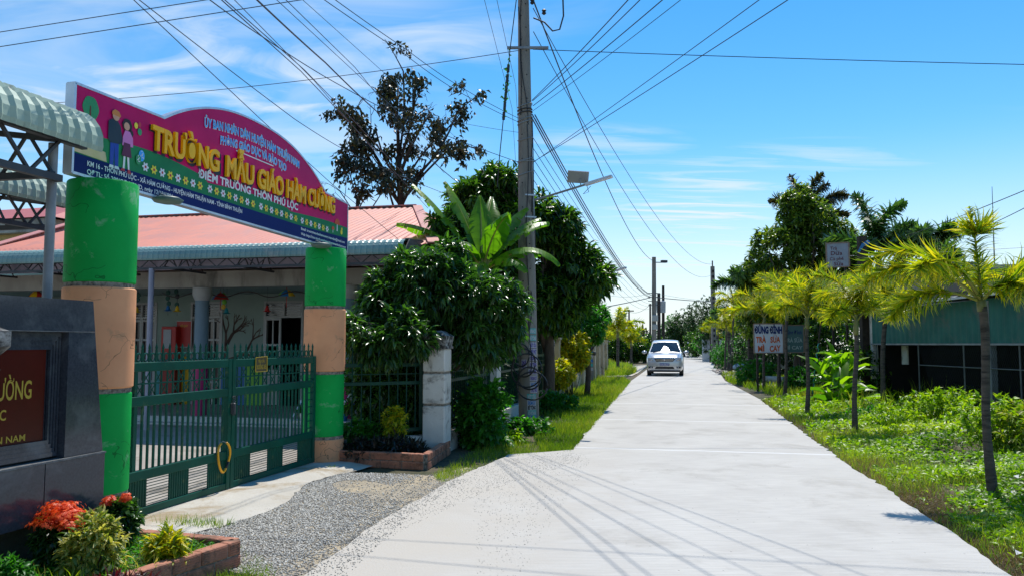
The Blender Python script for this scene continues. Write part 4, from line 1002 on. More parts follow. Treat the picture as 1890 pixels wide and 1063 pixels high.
# white planter rack with pots in the yard
t = thing('plant_rack', 'white tiered metal plant rack standing in the school yard', 'rack', tuple(gl(7.2, 1.9)))
m_rack = pm('rack_white', (.65, .66, .68), rough=.4)
ra = lambda x, y, z: Vector((-3.55, 13.0, 0))+A_*x+BB*y+Vector((0, 0, z))
for k, (y, z) in enumerate(((0, .30), (.35, .60), (.70, .90))):
    build(MB().box(ra(.75, y, z), (1.6, .30, .02), M=MROT), 'shelf', m_rack, t)
mb = MB()
for x in (0, .8, 1.5):
    mb.bar(ra(x, -.15, -.01), ra(x, -.15, .30), .035); mb.bar(ra(x, .85, -.01), ra(x, .85, .92), .035); mb.bar(ra(x, -.15, .30), ra(x, .85, 1.15), .025)
build(mb, 'leg_frame', m_rack, t)
RACK = [(x, y, z) for (y, z) in ((0, .31), (.35, .61), (.70, .91)) for x in (.15, .5, .85, 1.2)]
m_pot = [pm('pot_white', (.6, .6, .58), rough=.5), pm('pot_red', (.35, .08, .04), rough=.6), m_blue]
POTS = []
for i, (x, y, z) in enumerate(RACK):
    p = ra(x, y, z); 
    POTS.append((p, i))

# ------------------------------------------------------------------ fence, corner post, second planter
def spike_fence(p0, p1, label, group, zt=1.62, m=m_gate2, bars=12):
    t = thing('metal_fence', label, 'fence', tuple(p0), 0, group); d = (p1-p0); L = d.length; d.normalize()
    q = lambda s, z: p0+d*s+Vector((0, 0, z)); n = int(L/.125)
    for z, h in ((1.25, .05), (.99, .045), (.32, .05)): build(MB().bar(q(0, z), q(L, z), .035, h), 'rail', m, t)
    for s in (.04, L-.04): build(MB().bar(q(s, .3), q(s, 1.27), .06), 'end_post', m, t)
    for k in range(1, n):
        s = L*k/n; mb = MB(); mb.bar(q(s, .30), q(s, zt-.08), .016); p = q(s, 0); mb.lathe([(.009, zt-.085), (.015, zt-.06), (.001, zt)], p, 6); build(mb, 'spiked_bar', m, t)
    mb = MB(); mb.bar(q(0, 1.12), q(L, 1.12), .012); build(mb, 'thin_rail', m, t)
    wl = MB(); wl.bar(q(0, .08), q(L, .08), .14, .30); build(wl, 'base_wall', m_white, t)
C0 = Vector((-1.09, 11.5, 0))
spike_fence(gl(3.9, 0), C0-V*.2-Vector((0, 0, 0)), 'green spiked fence between far pillar and corner post', 'green spiked fence runs')
def stone_post(label, c, w, zt):
    t = thing('fence_pillar', label, 'post', tuple(c), 0, 'square white posts of the school fence')
    for z0, z1 in ((-.06, .66), (.69, 1.12), (1.15, 1.48)):
        build(MB().box((c.x, c.y, (z0+z1)/2), (w, w, z1-z0), rz=-AX, bev=.012), 'shaft_block', m_white, t)
    mb = MB()
    for z in (.675, 1.135): mb.box((c.x, c.y, z), (w*.93, w*.93, .032), rz=-AX)
    build(mb, 'shadow_joint', m_joint, t)
    mb = MB(); mb.box((c.x, c.y, 1.50), (w*1.12, w*1.12, .04), rz=-AX); mb.box((c.x, c.y, 1.59), (w*1.04, w*1.04, .139), rz=-AX, top=(1.12, 1.12)); mb.box((c.x, c.y, 1.70), (w*1.18, w*1.18, .08), rz=-AX, top=(.45, .45)); build(mb, 'cap', m_white2, t)
stone_post('white corner post with mossy cap under the mango shrub', C0, .33, 1.7)
LD = Vector((.197, .98, 0)).normalized()
posts = [C0]
for k in range(1, 4): posts.append(C0+LD*3.55*k)
lbl = ['second white fence post, left of the utility pole foot', 'third white fence post half hidden behind the utility pole', 'fourth white fence post beyond the utility pole']
for k in range(1, 4): stone_post(lbl[k-1], posts[k], .30, 1.7)
for k in range(3): spike_fence(posts[k]+LD*.2, posts[k+1]-LD*.2, ['green spiked fence behind the bright green bush', 'green spiked fence behind the utility pole', 'green spiked fence beyond the utility pole'][k], 'green spiked fence runs')
# beige balustrade fence farther on
def beige_fence():
    st = posts[3]+LD*1.0; 
    t = thing('beige_fence', 'beige rendered fence with upright bays beyond yellow shrub', 'fence', tuple(st)); n = 8; L = 2.2
    wl = MB()
    for k in range(n): wl.bar(st+LD*(L*k+.2)+Vector((0, 0, .15)), st+LD*(L*(k+1)-.2)+Vector((0, 0, .15)), .18, .5)
    build(wl, 'base_wall', m_beige, t)
    for k in range(n+1):
        p = st+LD*L*k; mb = MB(); mb.box((p.x, p.y, .8), (.38, .38, 1.72), rz=-AX); mb.box((p.x, p.y, 1.70), (.46, .46, .06), rz=-AX); build(mb, 'pier', m_beige, t)
        if k < n:
            b = MB()
            for j in range(7): 
                pp = st+LD*(L*k+.33+j*.26); b.box((pp.x, pp.y, .95), (.06, .10, 1.1), rz=-AX)
            b.bar(st+LD*(L*k+.2)+Vector((0, 0, 1.54)), st+LD*(L*(k+1)-.2)+Vector((0, 0, 1.54)), .16, .09); build(b, 'baluster_bay', m_beige, t)
beige_fence()
# ------------------------------------------------------------------ brick planters
def brick_wall_run(name_, label, pts, h, course, bl_, t_=.09, closed=False):
    t = thing('brick_planter', label, 'planter', (pts[0].x, pts[0].y, 0)); r = random.Random(len(pts)*7+int(h*100))
    for a, b in zip(pts[:-1], pts[1:]):
        d = b-a; L = d.length; d.normalize(); ang = math.atan2(d.y, d.x); n = max(1, int(L/bl_)); bw = L/n
        for c in range(course):
            hh = h/course; off = (c % 2)*.5
            k = -off
            while k < n:
                s0 = max(0, k*bw)+.004; s1 = min(n, k+1)*bw-.004
                if s1-s0 > .03:
                    p = a+d*((s0+s1)/2); mb = MB(); rz_ = ang+r.gauss(0, .006); zc = Z0+hh*(c+.5)
                    mb.box((p.x+r.gauss(0, .002), p.y+r.gauss(0, .002), zc), (s1-s0, t_, hh-.008), rz=rz_, bev=.006)
                    q_ = Matrix.Rotation(rz_, 4, 'Z')
                    for sgn in (-1, 1):
                        for j in range(5):
                            c_ = p+q_ @ Vector((0, sgn*(t_/2+.001), 0)); mb.box((c_.x, c_.y, zc-hh*.3+j*hh*.15), (s1-s0-.02, .006, hh*.07), rz=rz_)
                    build(mb, 'brick', m_brick, t)
                k += 1
        mo = MB(); mo.box(tuple((a+b)/2+Vector((0, 0, Z0+h/2-.006))), (L, t_*.8, h-.015), rz=ang); build(mo, 'mortar', m_joint, t)
    return t
pz = .15
A = G(240, 975, pz); A.z = 0; Bc = G(437, 993, pz); Bc.z = 0; Cc = G(220, 1060, pz); Cc.z = 0; Dd = Cc+(Cc-Bc)*1.2
brick_wall_run('planter', 'low brick planter with orange flowers in front of the monument', [A, Bc, Cc, Dd], pz-Z0, 2, .24)
props(tri_sheet([(p.x, p.y) for p in (A, Bc, Cc, Dd, Vector((-3.6, 3.2, 0)), Vector((-3.3, 6.0, 0)))], .05, -.08, 'planter_soil', m_soil), kind='structure')
K = [G(628, 853, -.02), G(784, 861, -.02), G(826, 833, -.02)]
for k_ in K: k_.z = 0
brick_wall_run('planter2', 'low brick planter at the foot of the white corner post', K, .21, 2, .26)
props(tri_sheet([(p.x, p.y) for p in (K[0], K[1], K[2], C0, gl(3.9, 0))], .07, -.08, 'bed_soil', m_soil), kind='structure')
# ------------------------------------------------------------------ leaves
def nrm(a): return a/np.maximum(np.linalg.norm(a, axis=-1, keepdims=True), 1e-9)
TPL = {
 # verts (x along, y across, z up) and faces
 'diamond': (np.array([(0, 0, 0), (.45, -.5, .03), (1, 0, -.10), (.45, .5, .03)]), [np.array([(0, 1, 2, 3)])]),
 'fold': (np.array([(0, 0, 0), (.4, -.5, .16), (1, 0, -.18), (.4, .5, .16), (.45, 0, 0.0)]), [np.array([(0, 1, 4), (1, 2, 4), (2, 3, 4), (3, 0, 4)])]),
 'lance': (np.array([(0, 0, 0), (.3, -.5, .10), (.3, 0, .02), (.3, .5, .10), (.68, -.42, .02), (.68, 0, -.05), (.68, .42, .02), (1, 0, -.26)]),
           [np.array([(0, 1, 2), (0, 2, 3), (4, 7, 5), (5, 7, 6)]), np.array([(1, 4, 5, 2), (2, 5, 6, 3)])]),
 'blade': (np.array([(0, -.5, 0), (0, .5, 0), (.4, -.42, .05), (.4, .42, .05), (.75, -.25, -.02), (.75, .25, -.02), (1, 0, -.16)]), [np.array([(0, 2, 3, 1), (2, 4, 5, 3)]), np.array([(4, 6, 5)])]),
}
def leaf_arrays(P_, D, Nn, L, Wd, tpl='lance'):
    tv, tf = TPL[tpl]; n = len(P_); D = nrm(D); Nn = Nn-D*(Nn*D).sum(-1, keepdims=True); Nn = nrm(Nn+1e-6); S = np.cross(Nn, D)
    v = P_[:, None]+D[:, None]*(tv[None, :, 0:1]*L[:, None, None])+S[:, None]*(tv[None, :, 1:2]*Wd[:, None, None])+Nn[:, None]*(tv[None, :, 2:3]*L[:, None, None])
    o = (np.arange(n)*len(tv))[:, None, None]; return v.reshape(-1, 3), [(f[None]+o).reshape(-1, f.shape[1]) for f in tf], len(tv)
def merge(parts):
    V_ = []; F3 = []; F4 = []; o = 0; R_ = []
    for v, fs, r in parts:
        for f in fs: (F3 if f.shape[1] == 3 else F4).append(f+o)
        V_.append(v); R_.append(r); o += len(v)
    return np.concatenate(V_), [np.concatenate(x) for x in (F3, F4) if x], np.concatenate(R_)
def leafmesh(name, P_, D, Nn, L, Wd, mat, parent=None, tpl='lance', r=None, loc=None):
    v, f, k = leaf_arrays(P_, D, Nn, L, Wd, tpl); r = rng.random(len(P_)) if r is None else r
    return npmesh(name, v, f, mat, parent, np.repeat(r, k), loc)
def unit(n): return nrm(rng.normal(size=(n, 3)))
def crown_pts(blobs, n, shell=.55, gap=.0, gs=1.2, seed=0):
    """points through a crown made of ellipsoids: more near the skin, with gaps where noise is low"""
    w = np.array([b[3]*b[4]+b[4]*b[5]+b[3]*b[5] for b in blobs]); w /= w.sum(); PP = []; OO = []
    for b, k in zip(blobs, rng.multinomial(int(n*(1.0+gap*2)), w)):
        u = unit(k); rr = shell+(1-shell)*rng.random(k)**.6; rr = np.where(rng.random(k) < .3, rng.random(k)**.5, rr)
        lump = 1+.22*np.array([mnoise.noise(Vector(x)*2.3+Vector((b[0], b[1], seed))) for x in u])
        PP.append(np.array(b[:3])+u*np.array(b[3:6])*(rr*lump)[:, None]); OO.append(u)
    PP = np.concatenate(PP); OO = np.concatenate(OO)
    if gap:
        q = np.array([mnoise.noise(Vector(x)*gs+Vector((seed, 5, 2))) for x in PP]); k = q > np.quantile(q, gap*.8); PP, OO = PP[k], OO[k]
    return PP[:n], OO[:n]
def cluster_leaves(C, O, k, L, Wd, droop=.3, spread=.9, outw=.5):
    n = len(C); C2 = np.repeat(C, k, 0); O2 = np.repeat(O, k, 0); D = nrm(O2*outw+unit(n*k)*spread+np.array([0, 0, -droop]))
    Nn = nrm(np.array([0, 0, 1.0])+unit(n*k)*.5); s = rng.uniform(.65, 1.2, n*k); cr = np.repeat(rng.random(n), k)
    r = np.clip(cr*.6+rng.random(n*k)*.4, 0, 1); jit = unit(n*k)*L*.25
    return C2+jit, D, Nn, L*s, Wd*s*rng.uniform(.8, 1.2, n*k), r
def limb(mb, a, b, r0, r1, n=6, bend=.12, nseg=5):
    a = Vector(a); b = Vector(b); L = (b-a).length; o = Vector(tuple(unit(1)[0]))*L*bend; pts = []; rs = []
    for i in range(nseg+1): t = i/nseg; pts.append(a.lerp(b, t)+o*math.sin(PI*t)); rs.append(r0+(r1-r0)*t)
    mb.tube(pts, rs, n); return pts
def tree(name, label, cat, base, trunk_top, tr, blobs, ncl, k, L, Wd, lmat, bmat, gap=.1, tpl='lance', droop=.3, group=None, nb=14, seed=0, shell=.55, outw=.5):
    t = thing(name, label, cat, tuple(base), 0, group); mb = MB(); base = Vector(base); tt = Vector(trunk_top)
    pts = limb(mb, base-Vector((0, 0, .1)), tt, tr, tr*.65, 10, .05); 
    C, O = crown_pts(blobs, ncl, shell, gap, seed=seed)
    st = build(mb, 'trunk', bmat, t, smooth=True); mb = MB()
    idx = rng.choice(len(C), min(nb, len(C)), replace=False)
    for i in idx:
        f = rng.uniform(.45, 1); s_ = base.lerp(tt, f); e = Vector(C[i]); m_ = limb(mb, s_, e, tr*.42, tr*.10, 6, .10)
        near = C[np.argsort(((C-C[i])**2).sum(1))[1:14:4]]
        for c in near: limb(mb, m_[3], c, tr*.14, tr*.05, 4, .08, 3)
    build(mb, 'branches', bmat, t, smooth=True)
    leafmesh('foliage', *cluster_leaves(C, O, k, L, Wd, droop, .9, outw)[:5], lmat, t, tpl)
    return t
ml_mango = lm('mango_leaf', [(.02, .05, .016), (.035, .08, .02), (.055, .125, .028), (.09, .18, .035)], .26, .42, (1.6, 2.2, .5))
ml_mango2 = lm('mango_leaf_far', [(.014, .04, .010), (.028, .075, .014), (.055, .13, .02), (.13, .22, .03)], .27, .42, (1.8, 2.2, .5))
ml_bush = lm('bush_leaf', [(.02, .09, .012), (.04, .17, .018), (.07, .25, .025)], .42, .45, (1.8, 2.2, .5))
ml_yel = lm('croton_leaf', [(.10, .20, .012), (.30, .36, .015), (.55, .50, .02), (.62, .50, .02)], .42, .45, (1.6, 1.6, .4))
ml_brown = lm('almond_leaf', [(.010, .020, .010), (.022, .034, .016), (.045, .045, .025), (.05, .08, .03)], .38, .28, (1.8, 1.3, .5))
ml_palm = lm('palm_leaflet', [(.08, .16, .010), (.22, .31, .014), (.42, .42, .018), (.58, .48, .03)], .36, .48, (1.9, 1.9, .45))
ml_palmd = lm('fishtail_leaflet', [(.02, .06, .02), (.045, .11, .035), (.09, .18, .05), (.15, .24, .05)], .35, .32, (1.7, 2, .6))
ml_banana = lm('banana_leaf', [(.05, .14, .012), (.10, .23, .015), (.20, .33, .02)], .36, .55, (2.0, 2.2, .4))
ml_grass = lm('grass_blade', [(.06, .13, .008), (.14, .24, .011), (.25, .32, .02), (.38, .34, .08)], .5, .42, (1.8, 2.0, .5))
ml_weed = lm('weed_leaf', [(.09, .18, .008), (.18, .31, .010), (.29, .40, .015), (.42, .48, .03)], .42, .42, (1.7, 2.0, .45))
ml_dry = lm('dry_straw', [(.12, .08, .035), (.24, .17, .08), (.36, .27, .13)], .8, .2)
ml_dark = lm('far_leaf', [(.008, .028, .008), (.018, .055, .013), (.035, .095, .02), (.07, .13, .03)], .5, .25, (1.7, 2, .5))
ml_varieg = lm('variegated_leaf', [(.05, .12, .015), (.20, .26, .04), (.45, .42, .10), (.55, .50, .16)], .45, .4)
ml_redleaf = lm('red_leaf', [(.05, .006, .010), (.12, .012, .02), (.05, .05, .02)], .4, .3, (2, .8, .8))
ml_orange = lm('ixora_petal', [(.75, .05, .008), (.85, .10, .012), (.90, .17, .02)], .5, .3, (1.2, 1.2, 1))
ml_brownpalm = lm('brownish_leaflet', [(.018, .022, .010), (.04, .045, .018), (.09, .08, .03), (.05, .09, .03)], .35, .3, (1.8, 1.6, .6))
m_bark = pm('bark_grey', (.11, .085, .06), (.06, .045, .032), 9, .95, bump=.9, bscale=25, stretch=(1, 1, .4))
m_barkd = pm('bark_dark', (.05, .038, .028), (.03, .022, .017), 9, .95, bump=.6)
m_palmt = pm('palm_trunk', (.12, .10, .08), (.06, .05, .04), 2.2, .9, bump=.7, bscale=20, stretch=(1, 1, 6), stain=(.02, .018, .015), stain_amt=.4)
m_shaft = pm('palm_crownshaft', (.20, .20, .06), (.12, .14, .04), 4, .5)
m_rachis = pm('palm_rachis', (.34, .32, .06), (.24, .25, .05), 4, .5)

ml_never = object()
# ------------------------------------------------------------------ foxtail palms
def frond(t, base, az, el, L, droop, nl=46, ring=5, ll=.30, w=.030, mat=None, tip=False, start=.22, rr=.018, name='frond'):
    pts = []; ds = []; p = Vector(base); n = 16; h = Vector((math.cos(az), math.sin(az), 0)); e = el
    for i in range(n+1):
        d = h*math.cos(e)+Vector((0, 0, math.sin(e))); pts.append(p.copy()); ds.append(d); p = p+d*(L/n); e -= droop/n*(.5+1.0*i/n)
    r = build(MB().tube(pts, [rr*(1-.85*i/n) for i in range(n+1)], 6), name, m_rachis, t, smooth=True)
    PA = np.array([tuple(x) for x in pts]); DA = np.array([tuple(x) for x in ds])
    m = nl*ring; tt = np.repeat(start+(1-start)*np.arange(nl)/nl, ring)+rng.uniform(-.01, .01, m); tt = np.clip(tt, 0, .999); ii = tt*n; i0 = ii.astype(int); fr = (ii-i0)[:, None]
    Pn = PA[i0]*(1-fr)+PA[np.minimum(i0+1, n)]*fr; Dn = nrm(DA[i0])
    side = nrm(np.cross(Dn, np.array([0, 0, 1.0])+1e-3)); up = np.cross(side, Dn); a = np.tile(np.arange(ring)/ring*2*PI, nl)+rng.uniform(-.5, .5, m)
    rad_ = side*np.cos(a)[:, None]+up*np.sin(a)[:, None]
    D = nrm(Dn*.62+rad_*.80+np.array([0, 0, -.42])*(mat is not ml_never)); Nn = np.cross(D, np.cross(Dn, D))+unit(m)*.3
    k = np.sin(np.clip((tt-start)/(1-start), 0, 1)*PI*.86+.42)**.6
    Ll = ll*k*rng.uniform(.75, 1.15, m)
    lf = leafmesh('leaflets', Pn, D, Nn, Ll, np.full(m, w)*rng.uniform(.8, 1.3, m), mat or ml_palm, r, 'blade')
    return r
def palm(label, base, h, lean, r0, fronds, mat=None, ll=.30, nl=46, ring=5, w=.030, group='foxtail palms along the right side of the road', name='foxtail_palm', shaft=.5, top=None):
    base = Vector(base); t = thing(name, label, 'palm', tuple(base), 0, group)
    tp = Vector(top) if top is not None else base+Vector((lean[0], lean[1], h)); n = 26; pts = []; rs = []
    for i in range(n+1):
        f = i/n; pts.append(base.lerp(tp, f)+Vector((.013*math.sin(f*7+base.y), .01*math.cos(f*5+base.x), -.12*(1-f) if i == 0 else 0))); rs.append(r0*(1.25-.35*min(1, f*3))*(1+.05*(i % 2)))
    build(MB().tube(pts, rs, 12), 'trunk', m_palmt, t, smooth=True)
    ct = tp+(tp-base).normalized()*shaft
    build(MB().tube([tp-Vector((0, 0, .05)), tp+Vector((0, 0, .06)), tp.lerp(ct, .6), ct], [r0*.95, r0*1.15, r0*.75, r0*.35], 12), 'crownshaft', m_shaft, t, smooth=True)
    for (az, el, L, dr) in fronds:
        frond(t, tp.lerp(ct, rng.uniform(.45, .95)), rad(az), rad(el), L, rad(dr), nl, ring, ll, w, mat)
    return t
def std_fronds(n, L, el0=55, seed=0, droop=95):
    r = random.Random(seed); return [(360*i*2.4/n+r.uniform(-20, 20), el0+28-50*i/n+r.uniform(-14, 14), L*r.uniform(.7, 1.15), droop*(.85+.5*i/n)+r.uniform(-20, 30)) for i in range(n)]+[(r.uniform(0, 360), 84, L*.6, 18)]
# nearest palm, fronds as in the photo: long one arching left, upright spear, right one leaving the frame
b1 = G(1831, 912); b1.z = Z0; tp1 = P(1812, 566, b1.y-.02)
t = palm('nearest foxtail palm with its dark-banded trunk, rightmost in view', b1, 0, (0, 0), .046, [], shaft=.12, top=tp1)
c1 = tp1+Vector((0, 0, .05))
for az, el, L, dr in ((172, 48, 1.35, 120), (205, 56, 1.15, 120), (140, 50, 1.1, 105), (10, 46, 1.35, 70), (60, 52, 1.1, 110), (-70, 50, .55, 110), (186, 22, 1.15, 100), (165, 64, 1.5, 150)):
    frond(t, c1, rad(az), rad(el), L, rad(dr*.88), 40, 5, .33, .022, start=.30)
frond(t, c1, rad(165), rad(88), 1.02, rad(6), 46, 5, .30, .020, start=.05, name='spear_frond')
fan = P(1803, 432, b1.y-.02)
D_ = unit(150); D_[:, 2] = np.abs(D_[:, 2])*.9+.05; D_ = nrm(D_)
fo = leafmesh('spear_tuft', np.repeat(np.array([tuple(fan)]), 150, 0), D_, unit(150), rng.uniform(.18, .34, 150), np.full(150, .026), ml_palm, t, 'blade')
row = [(1577, 792, 566, 11, 1.25, .046), (1491, 762, 562, 11, 1.5, .046), (1449, 728, 556, 11, 1.7, .05), (1410, 716, 568, 10, 1.5, .05), (1384, 703, 575, 10, 1.4, .05), (1338, 684, 592, 10, 1.5, .06), (1327, 676, 596, 9, 1.4, .06), (1311, 668, 602, 9, 1.4, .06)]
names = ['second foxtail palm from the right, dark slim trunk at the shed corner', 'third foxtail palm, left of the white handwritten board', 'fourth foxtail palm, at the right end of the green shop board', 'fifth foxtail palm, between the white and green shop boards',
         'sixth foxtail palm, in front of the white shop board', 'seventh foxtail palm, left of the shop boards', 'eighth foxtail palm, where the road narrows', 'farthest foxtail palm of the row by the concrete pylon']
for i, (px, py, pt, n, L, r0) in enumerate(row):
    b = G(px, py); 
    if i >= 2: b = b*(1.0)
    Y = b.y; tp = P(px+[2, -2, 3, 0, -3, 2, -2, 0][i], pt+12, Y); b.z = Z0
    palm(names[i], b, 0, (0, 0), r0, std_fronds(max(7, n-2), L*(.9 if i < 2 else 1.0), 58, i, 98), shaft=.35, top=tp-Vector((0, 0, .35)), nl=32 if i < 3 else 22, ring=5, ll=.36 if i < 3 else .42, w=.026 if i < 3 else .045)
# extra palms of the second rank
for px, py, pt, n, L, lab in ((1437, 722, 545, 6, 1.6, 'slender foxtail palm with a ringed dark stem behind the shop boards'), (1628, 760, 560, 6, 1.3, 'young foxtail palm behind the shed corner post'), (1350, 690, 560, 6, 1.7, 'leaning foxtail palm at the rubble heap')):
    b = G(px, py); Y = b.y+1.5; b = Vector((b.x*Y/b.y, Y, Z0)); tp = P(px+4, pt, Y)
    palm(lab, b, 0, (0, 0), .06, std_fronds(n, L, 45, px, 110), shaft=.3, top=tp-Vector((0, 0, .3)), nl=30, ring=5, ll=.34, w=.04)
# hanging yellow frond below the second palm
# ------------------------------------------------------------------ taller palms behind
def fish(label, px, py, Y, n, L, seed, mat=ml_palmd, el=62, ll=.5, w=.11, droop=85, r0=.12):
    top = P(px, py, Y); b = Vector((top.x, top.y, Z0))
    return palm(label, b, 0, (0, 0), r0, std_fronds(n, L, el, seed, droop), mat, ll, 26, 6, w, None, 'tall_palm', .5, top=top-Vector((0, 0, .4)))
fish('tall feathery palm against the sky right of the handwritten board', 1622, 475, 27, 9, 2.3, 5)
fish('dark feathery palm crown behind the shed roof', 1722, 470, 26, 8, 1.7, 8, el=45)
fish('spiky dark palm crown rising from the dense tree', 1487, 420, 36, 12, 2.6, 11, ml_brownpalm, 66, .6, .11, 75)
fish('drooping palm at the left side of the dense tree', 1385, 540, 33, 8, 1.9, 13, el=48)
fish('green palm leaning over the road behind the dense tree', 1345, 598, 48, 8, 2.0, 14, el=45)
# ------------------------------------------------------------------ dense tree on the right
Y = 33; cB = lambda px, py, rx, ry, rz, Y=Y: (*P(px, py, Y), rx, ry, rz)
tree('dense_tree', 'big dense green tree behind the shop boards and palms', 'tree', (P(1470, 700, Y).x, Y, Z0), P(1480, 560, Y), .25,
     [cB(1440, 480, 1.3, 1.4, 1.5), cB(1500, 440, 1.3, 1.4, 1.6), cB(1545, 480, 1.3, 1.3, 1.6), cB(1400, 510, .9, 1.1, .8), cB(1490, 560, 2.2, 1.5, 1.6), cB(1570, 540, 1.2, 1.2, 1.4), cB(1425, 585, 1.4, 1.3, 1.2), cB(1475, 385, .8, .8, 1.0), cB(1530, 610, 1.8, 1.2, 1.3), cB(1380, 460, .7, .8, .5), cB(1590, 470, .6, .8, .7)],
     3600, 9, .27, .09, lm('olive_leaf', [(.03, .07, .012), (.06, .12, .018), (.12, .20, .025), (.20, .26, .03)], .3, .45), m_bark, .28, droop=.25, seed=3, nb=22)
# hedge-like shrubs below the boards and along the shed
def shrub(label, c, r, n, k, L, Wd, mat, tpl='lance', group=None, name='shrub', cat='shrub', stems=8, droop=.05, shell=.4, outw=.6, flowers=None):
    c = Vector(c); base = Vector((c.x, c.y, Z0)); t = thing(name, label, cat, tuple(base), 0, group)
    C, O = crown_pts([(c.x, c.y, c.z, *r)], n, shell, .06, seed=int(abs(c.x*31+c.y*17)) % 50); C[:, 2] = np.maximum(C[:, 2], Z0+.03)
    mb = MB()
    for i in rng.choice(len(C), min(stems, len(C)), replace=False): limb(mb, base+Vector((rng.uniform(-.06, .06), rng.uniform(-.06, .06), -.05)), C[i], .014*max(r[2], .4)*1.6, .005, 5, .1)
    build(mb, 'stems', m_bark, t, smooth=True)
    leafmesh('foliage', *cluster_leaves(C, O, k, L, Wd, droop, .9, outw)[:5], mat, t, tpl)
    return t
for a in (('round green shrub beneath the white shop board', (P(1395, 690, 31)), (.8, .6, .55), ml_bush), ('pale green shrub under the green shop board', P(1478, 700, 26), (.5, .4, .35), ml_bush),
          ('dark shrub between the palms right of the green board', P(1535, 650, 29.5), (1.5, 1.0, 1.6), ml_mango2), ('dark shrub at the foot of the shed corner post', P(1575, 690, 22.5), (1.0, .9, .9), ml_mango2),
          ('bright clipped hedge left of the rubble heap', P(1358, 655, 50), (1.6, 1.2, 1.0), ml_bush), ('dark hedge at the low wall behind the rubble', P(1440, 650, 38), (2.6, 1.2, 1.5), ml_dark)):
    r_ = a[2]; shrub(a[0], a[1], r_, int(260*r_[0]*r_[2]+60), 10, .15, .06, a[3])
# broad-leaved ornamental under the palms
for px, py, Y, lab in ((1540, 655, 21, 'broad-leaved ornamental plant with large glossy leaves'), (1553, 700, 20, 'yellow-green broad-leaved plant in the shade')):
    c = P(px, py, Y); t = thing('broadleaf_plant', lab, 'plant', (c.x, c.y, Z0), 0, 'broad-leaved plants under the palms'); n = 46
    D = unit(n); D[:, 2] = np.abs(D[:, 2])*.8+.15; st = np.array([[c.x, c.y, c.z-.5]])+unit(n)*.35
    leafmesh('leaves', st, D, unit(n)*.4+np.array([0, 0, 1]), rng.uniform(.5, .9, n), rng.uniform(.14, .24, n), ml_banana, t, 'lance')
    mb = MB(); [limb(mb, (c.x, c.y, Z0), st[i], .02, .012) for i in range(0, n, 4)]; build(mb, 'stems', m_shaft, t)

# ------------------------------------------------------------------ trees at the left
# mango shrub drooping over the corner fence
Y = 12.4; c = lambda px, py, rx, ry, rz, Y=Y: (*P(px, py, Y), rx, ry, rz)
tree('mango_shrub', 'glossy drooping mango shrub overhanging the white corner post', 'tree', (-1.25, 12.6, Z0), (-1.2, 12.6, 1.9), .09,
     [c(800, 545, .80, .8, .60), c(725, 575, .50, .7, .50), c(872, 560, .58, .7, .52), c(790, 497, .50, .6, .24), c(665, 615, .20, .35, .34, 11.3), c(705, 640, .30, .3, .26, 11.2), c(765, 625, .26, .3, .26, 11.3), c(735, 600, .4, .5, .3, 11.6), c(745, 480, .2, .3, .12), c(700, 520, .2, .3, .16), c(960, 560, .16, .3, .2), c(830, 470, .3, .3, .2, 13), c(818, 430, .17, .15, .24, 15.4), c(850, 432, .28, .18, .30, 15.9), c(836, 402, .22, .15, .22, 15.8), c(872, 450, .28, .2, .28, 16.0), c(802, 412, .10, .12, .16, 15.1), c(880, 625, .42, .4, .40, 12.1), c(935, 600, .24, .35, .42), c(690, 560, .22, .4, .22), c(930, 530, .25, .4, .2), c(850, 500, .3, .4, .18)],
     2350, 11, .18, .044, ml_mango, m_bark, .04, droop=.55, seed=1, nb=20, shell=.40, outw=.75)
# mango tree behind the pole
Y = 20; c = lambda px, py, rx, ry, rz, Y=Y: (*P(px, py, Y), rx, ry, rz)
tree('mango_tree', 'tall mango tree behind the utility pole and banana plant', 'tree', (.9, 20.2, Z0), (.8, 20.2, 3.0), .16,
     [c(880, 380, .75, .9, .7), c(925, 335, .55, .7, .4), c(965, 420, 1.0, 1.1, .9), c(1025, 420, .6, .8, .55), c(1045, 480, .85, 1, .6), c(1095, 515, .55, .8, .42), c(835, 425, .6, .8, .6), c(1010, 550, 1.1, 1, .8), c(920, 480, 1.3, 1.1, .9), c(985, 365, .45, .6, .5), c(1075, 560, .6, .8, .4), c(850, 345, .35, .5, .3), c(1000, 350, .5, .6, .4)],
     2500, 10, .27, .07, ml_mango2, m_bark, .3, droop=.5, seed=2, nb=26, shell=.35, outw=.7)
tree('bushy_tree', 'lower bushy tree behind the yellow shrub and second pole', 'tree', (2.3, 24.5, Z0), (2.3, 24.5, 1.6), .10,
     [(*P(1060, 600, 24.5), 1.0, .9, .75), (*P(1010, 590, 24), .9, .8, .7), (*P(1100, 585, 25), .45, .5, .4)], 1100, 10, .18, .06, ml_bush, m_bark, .05, droop=.2, seed=5)
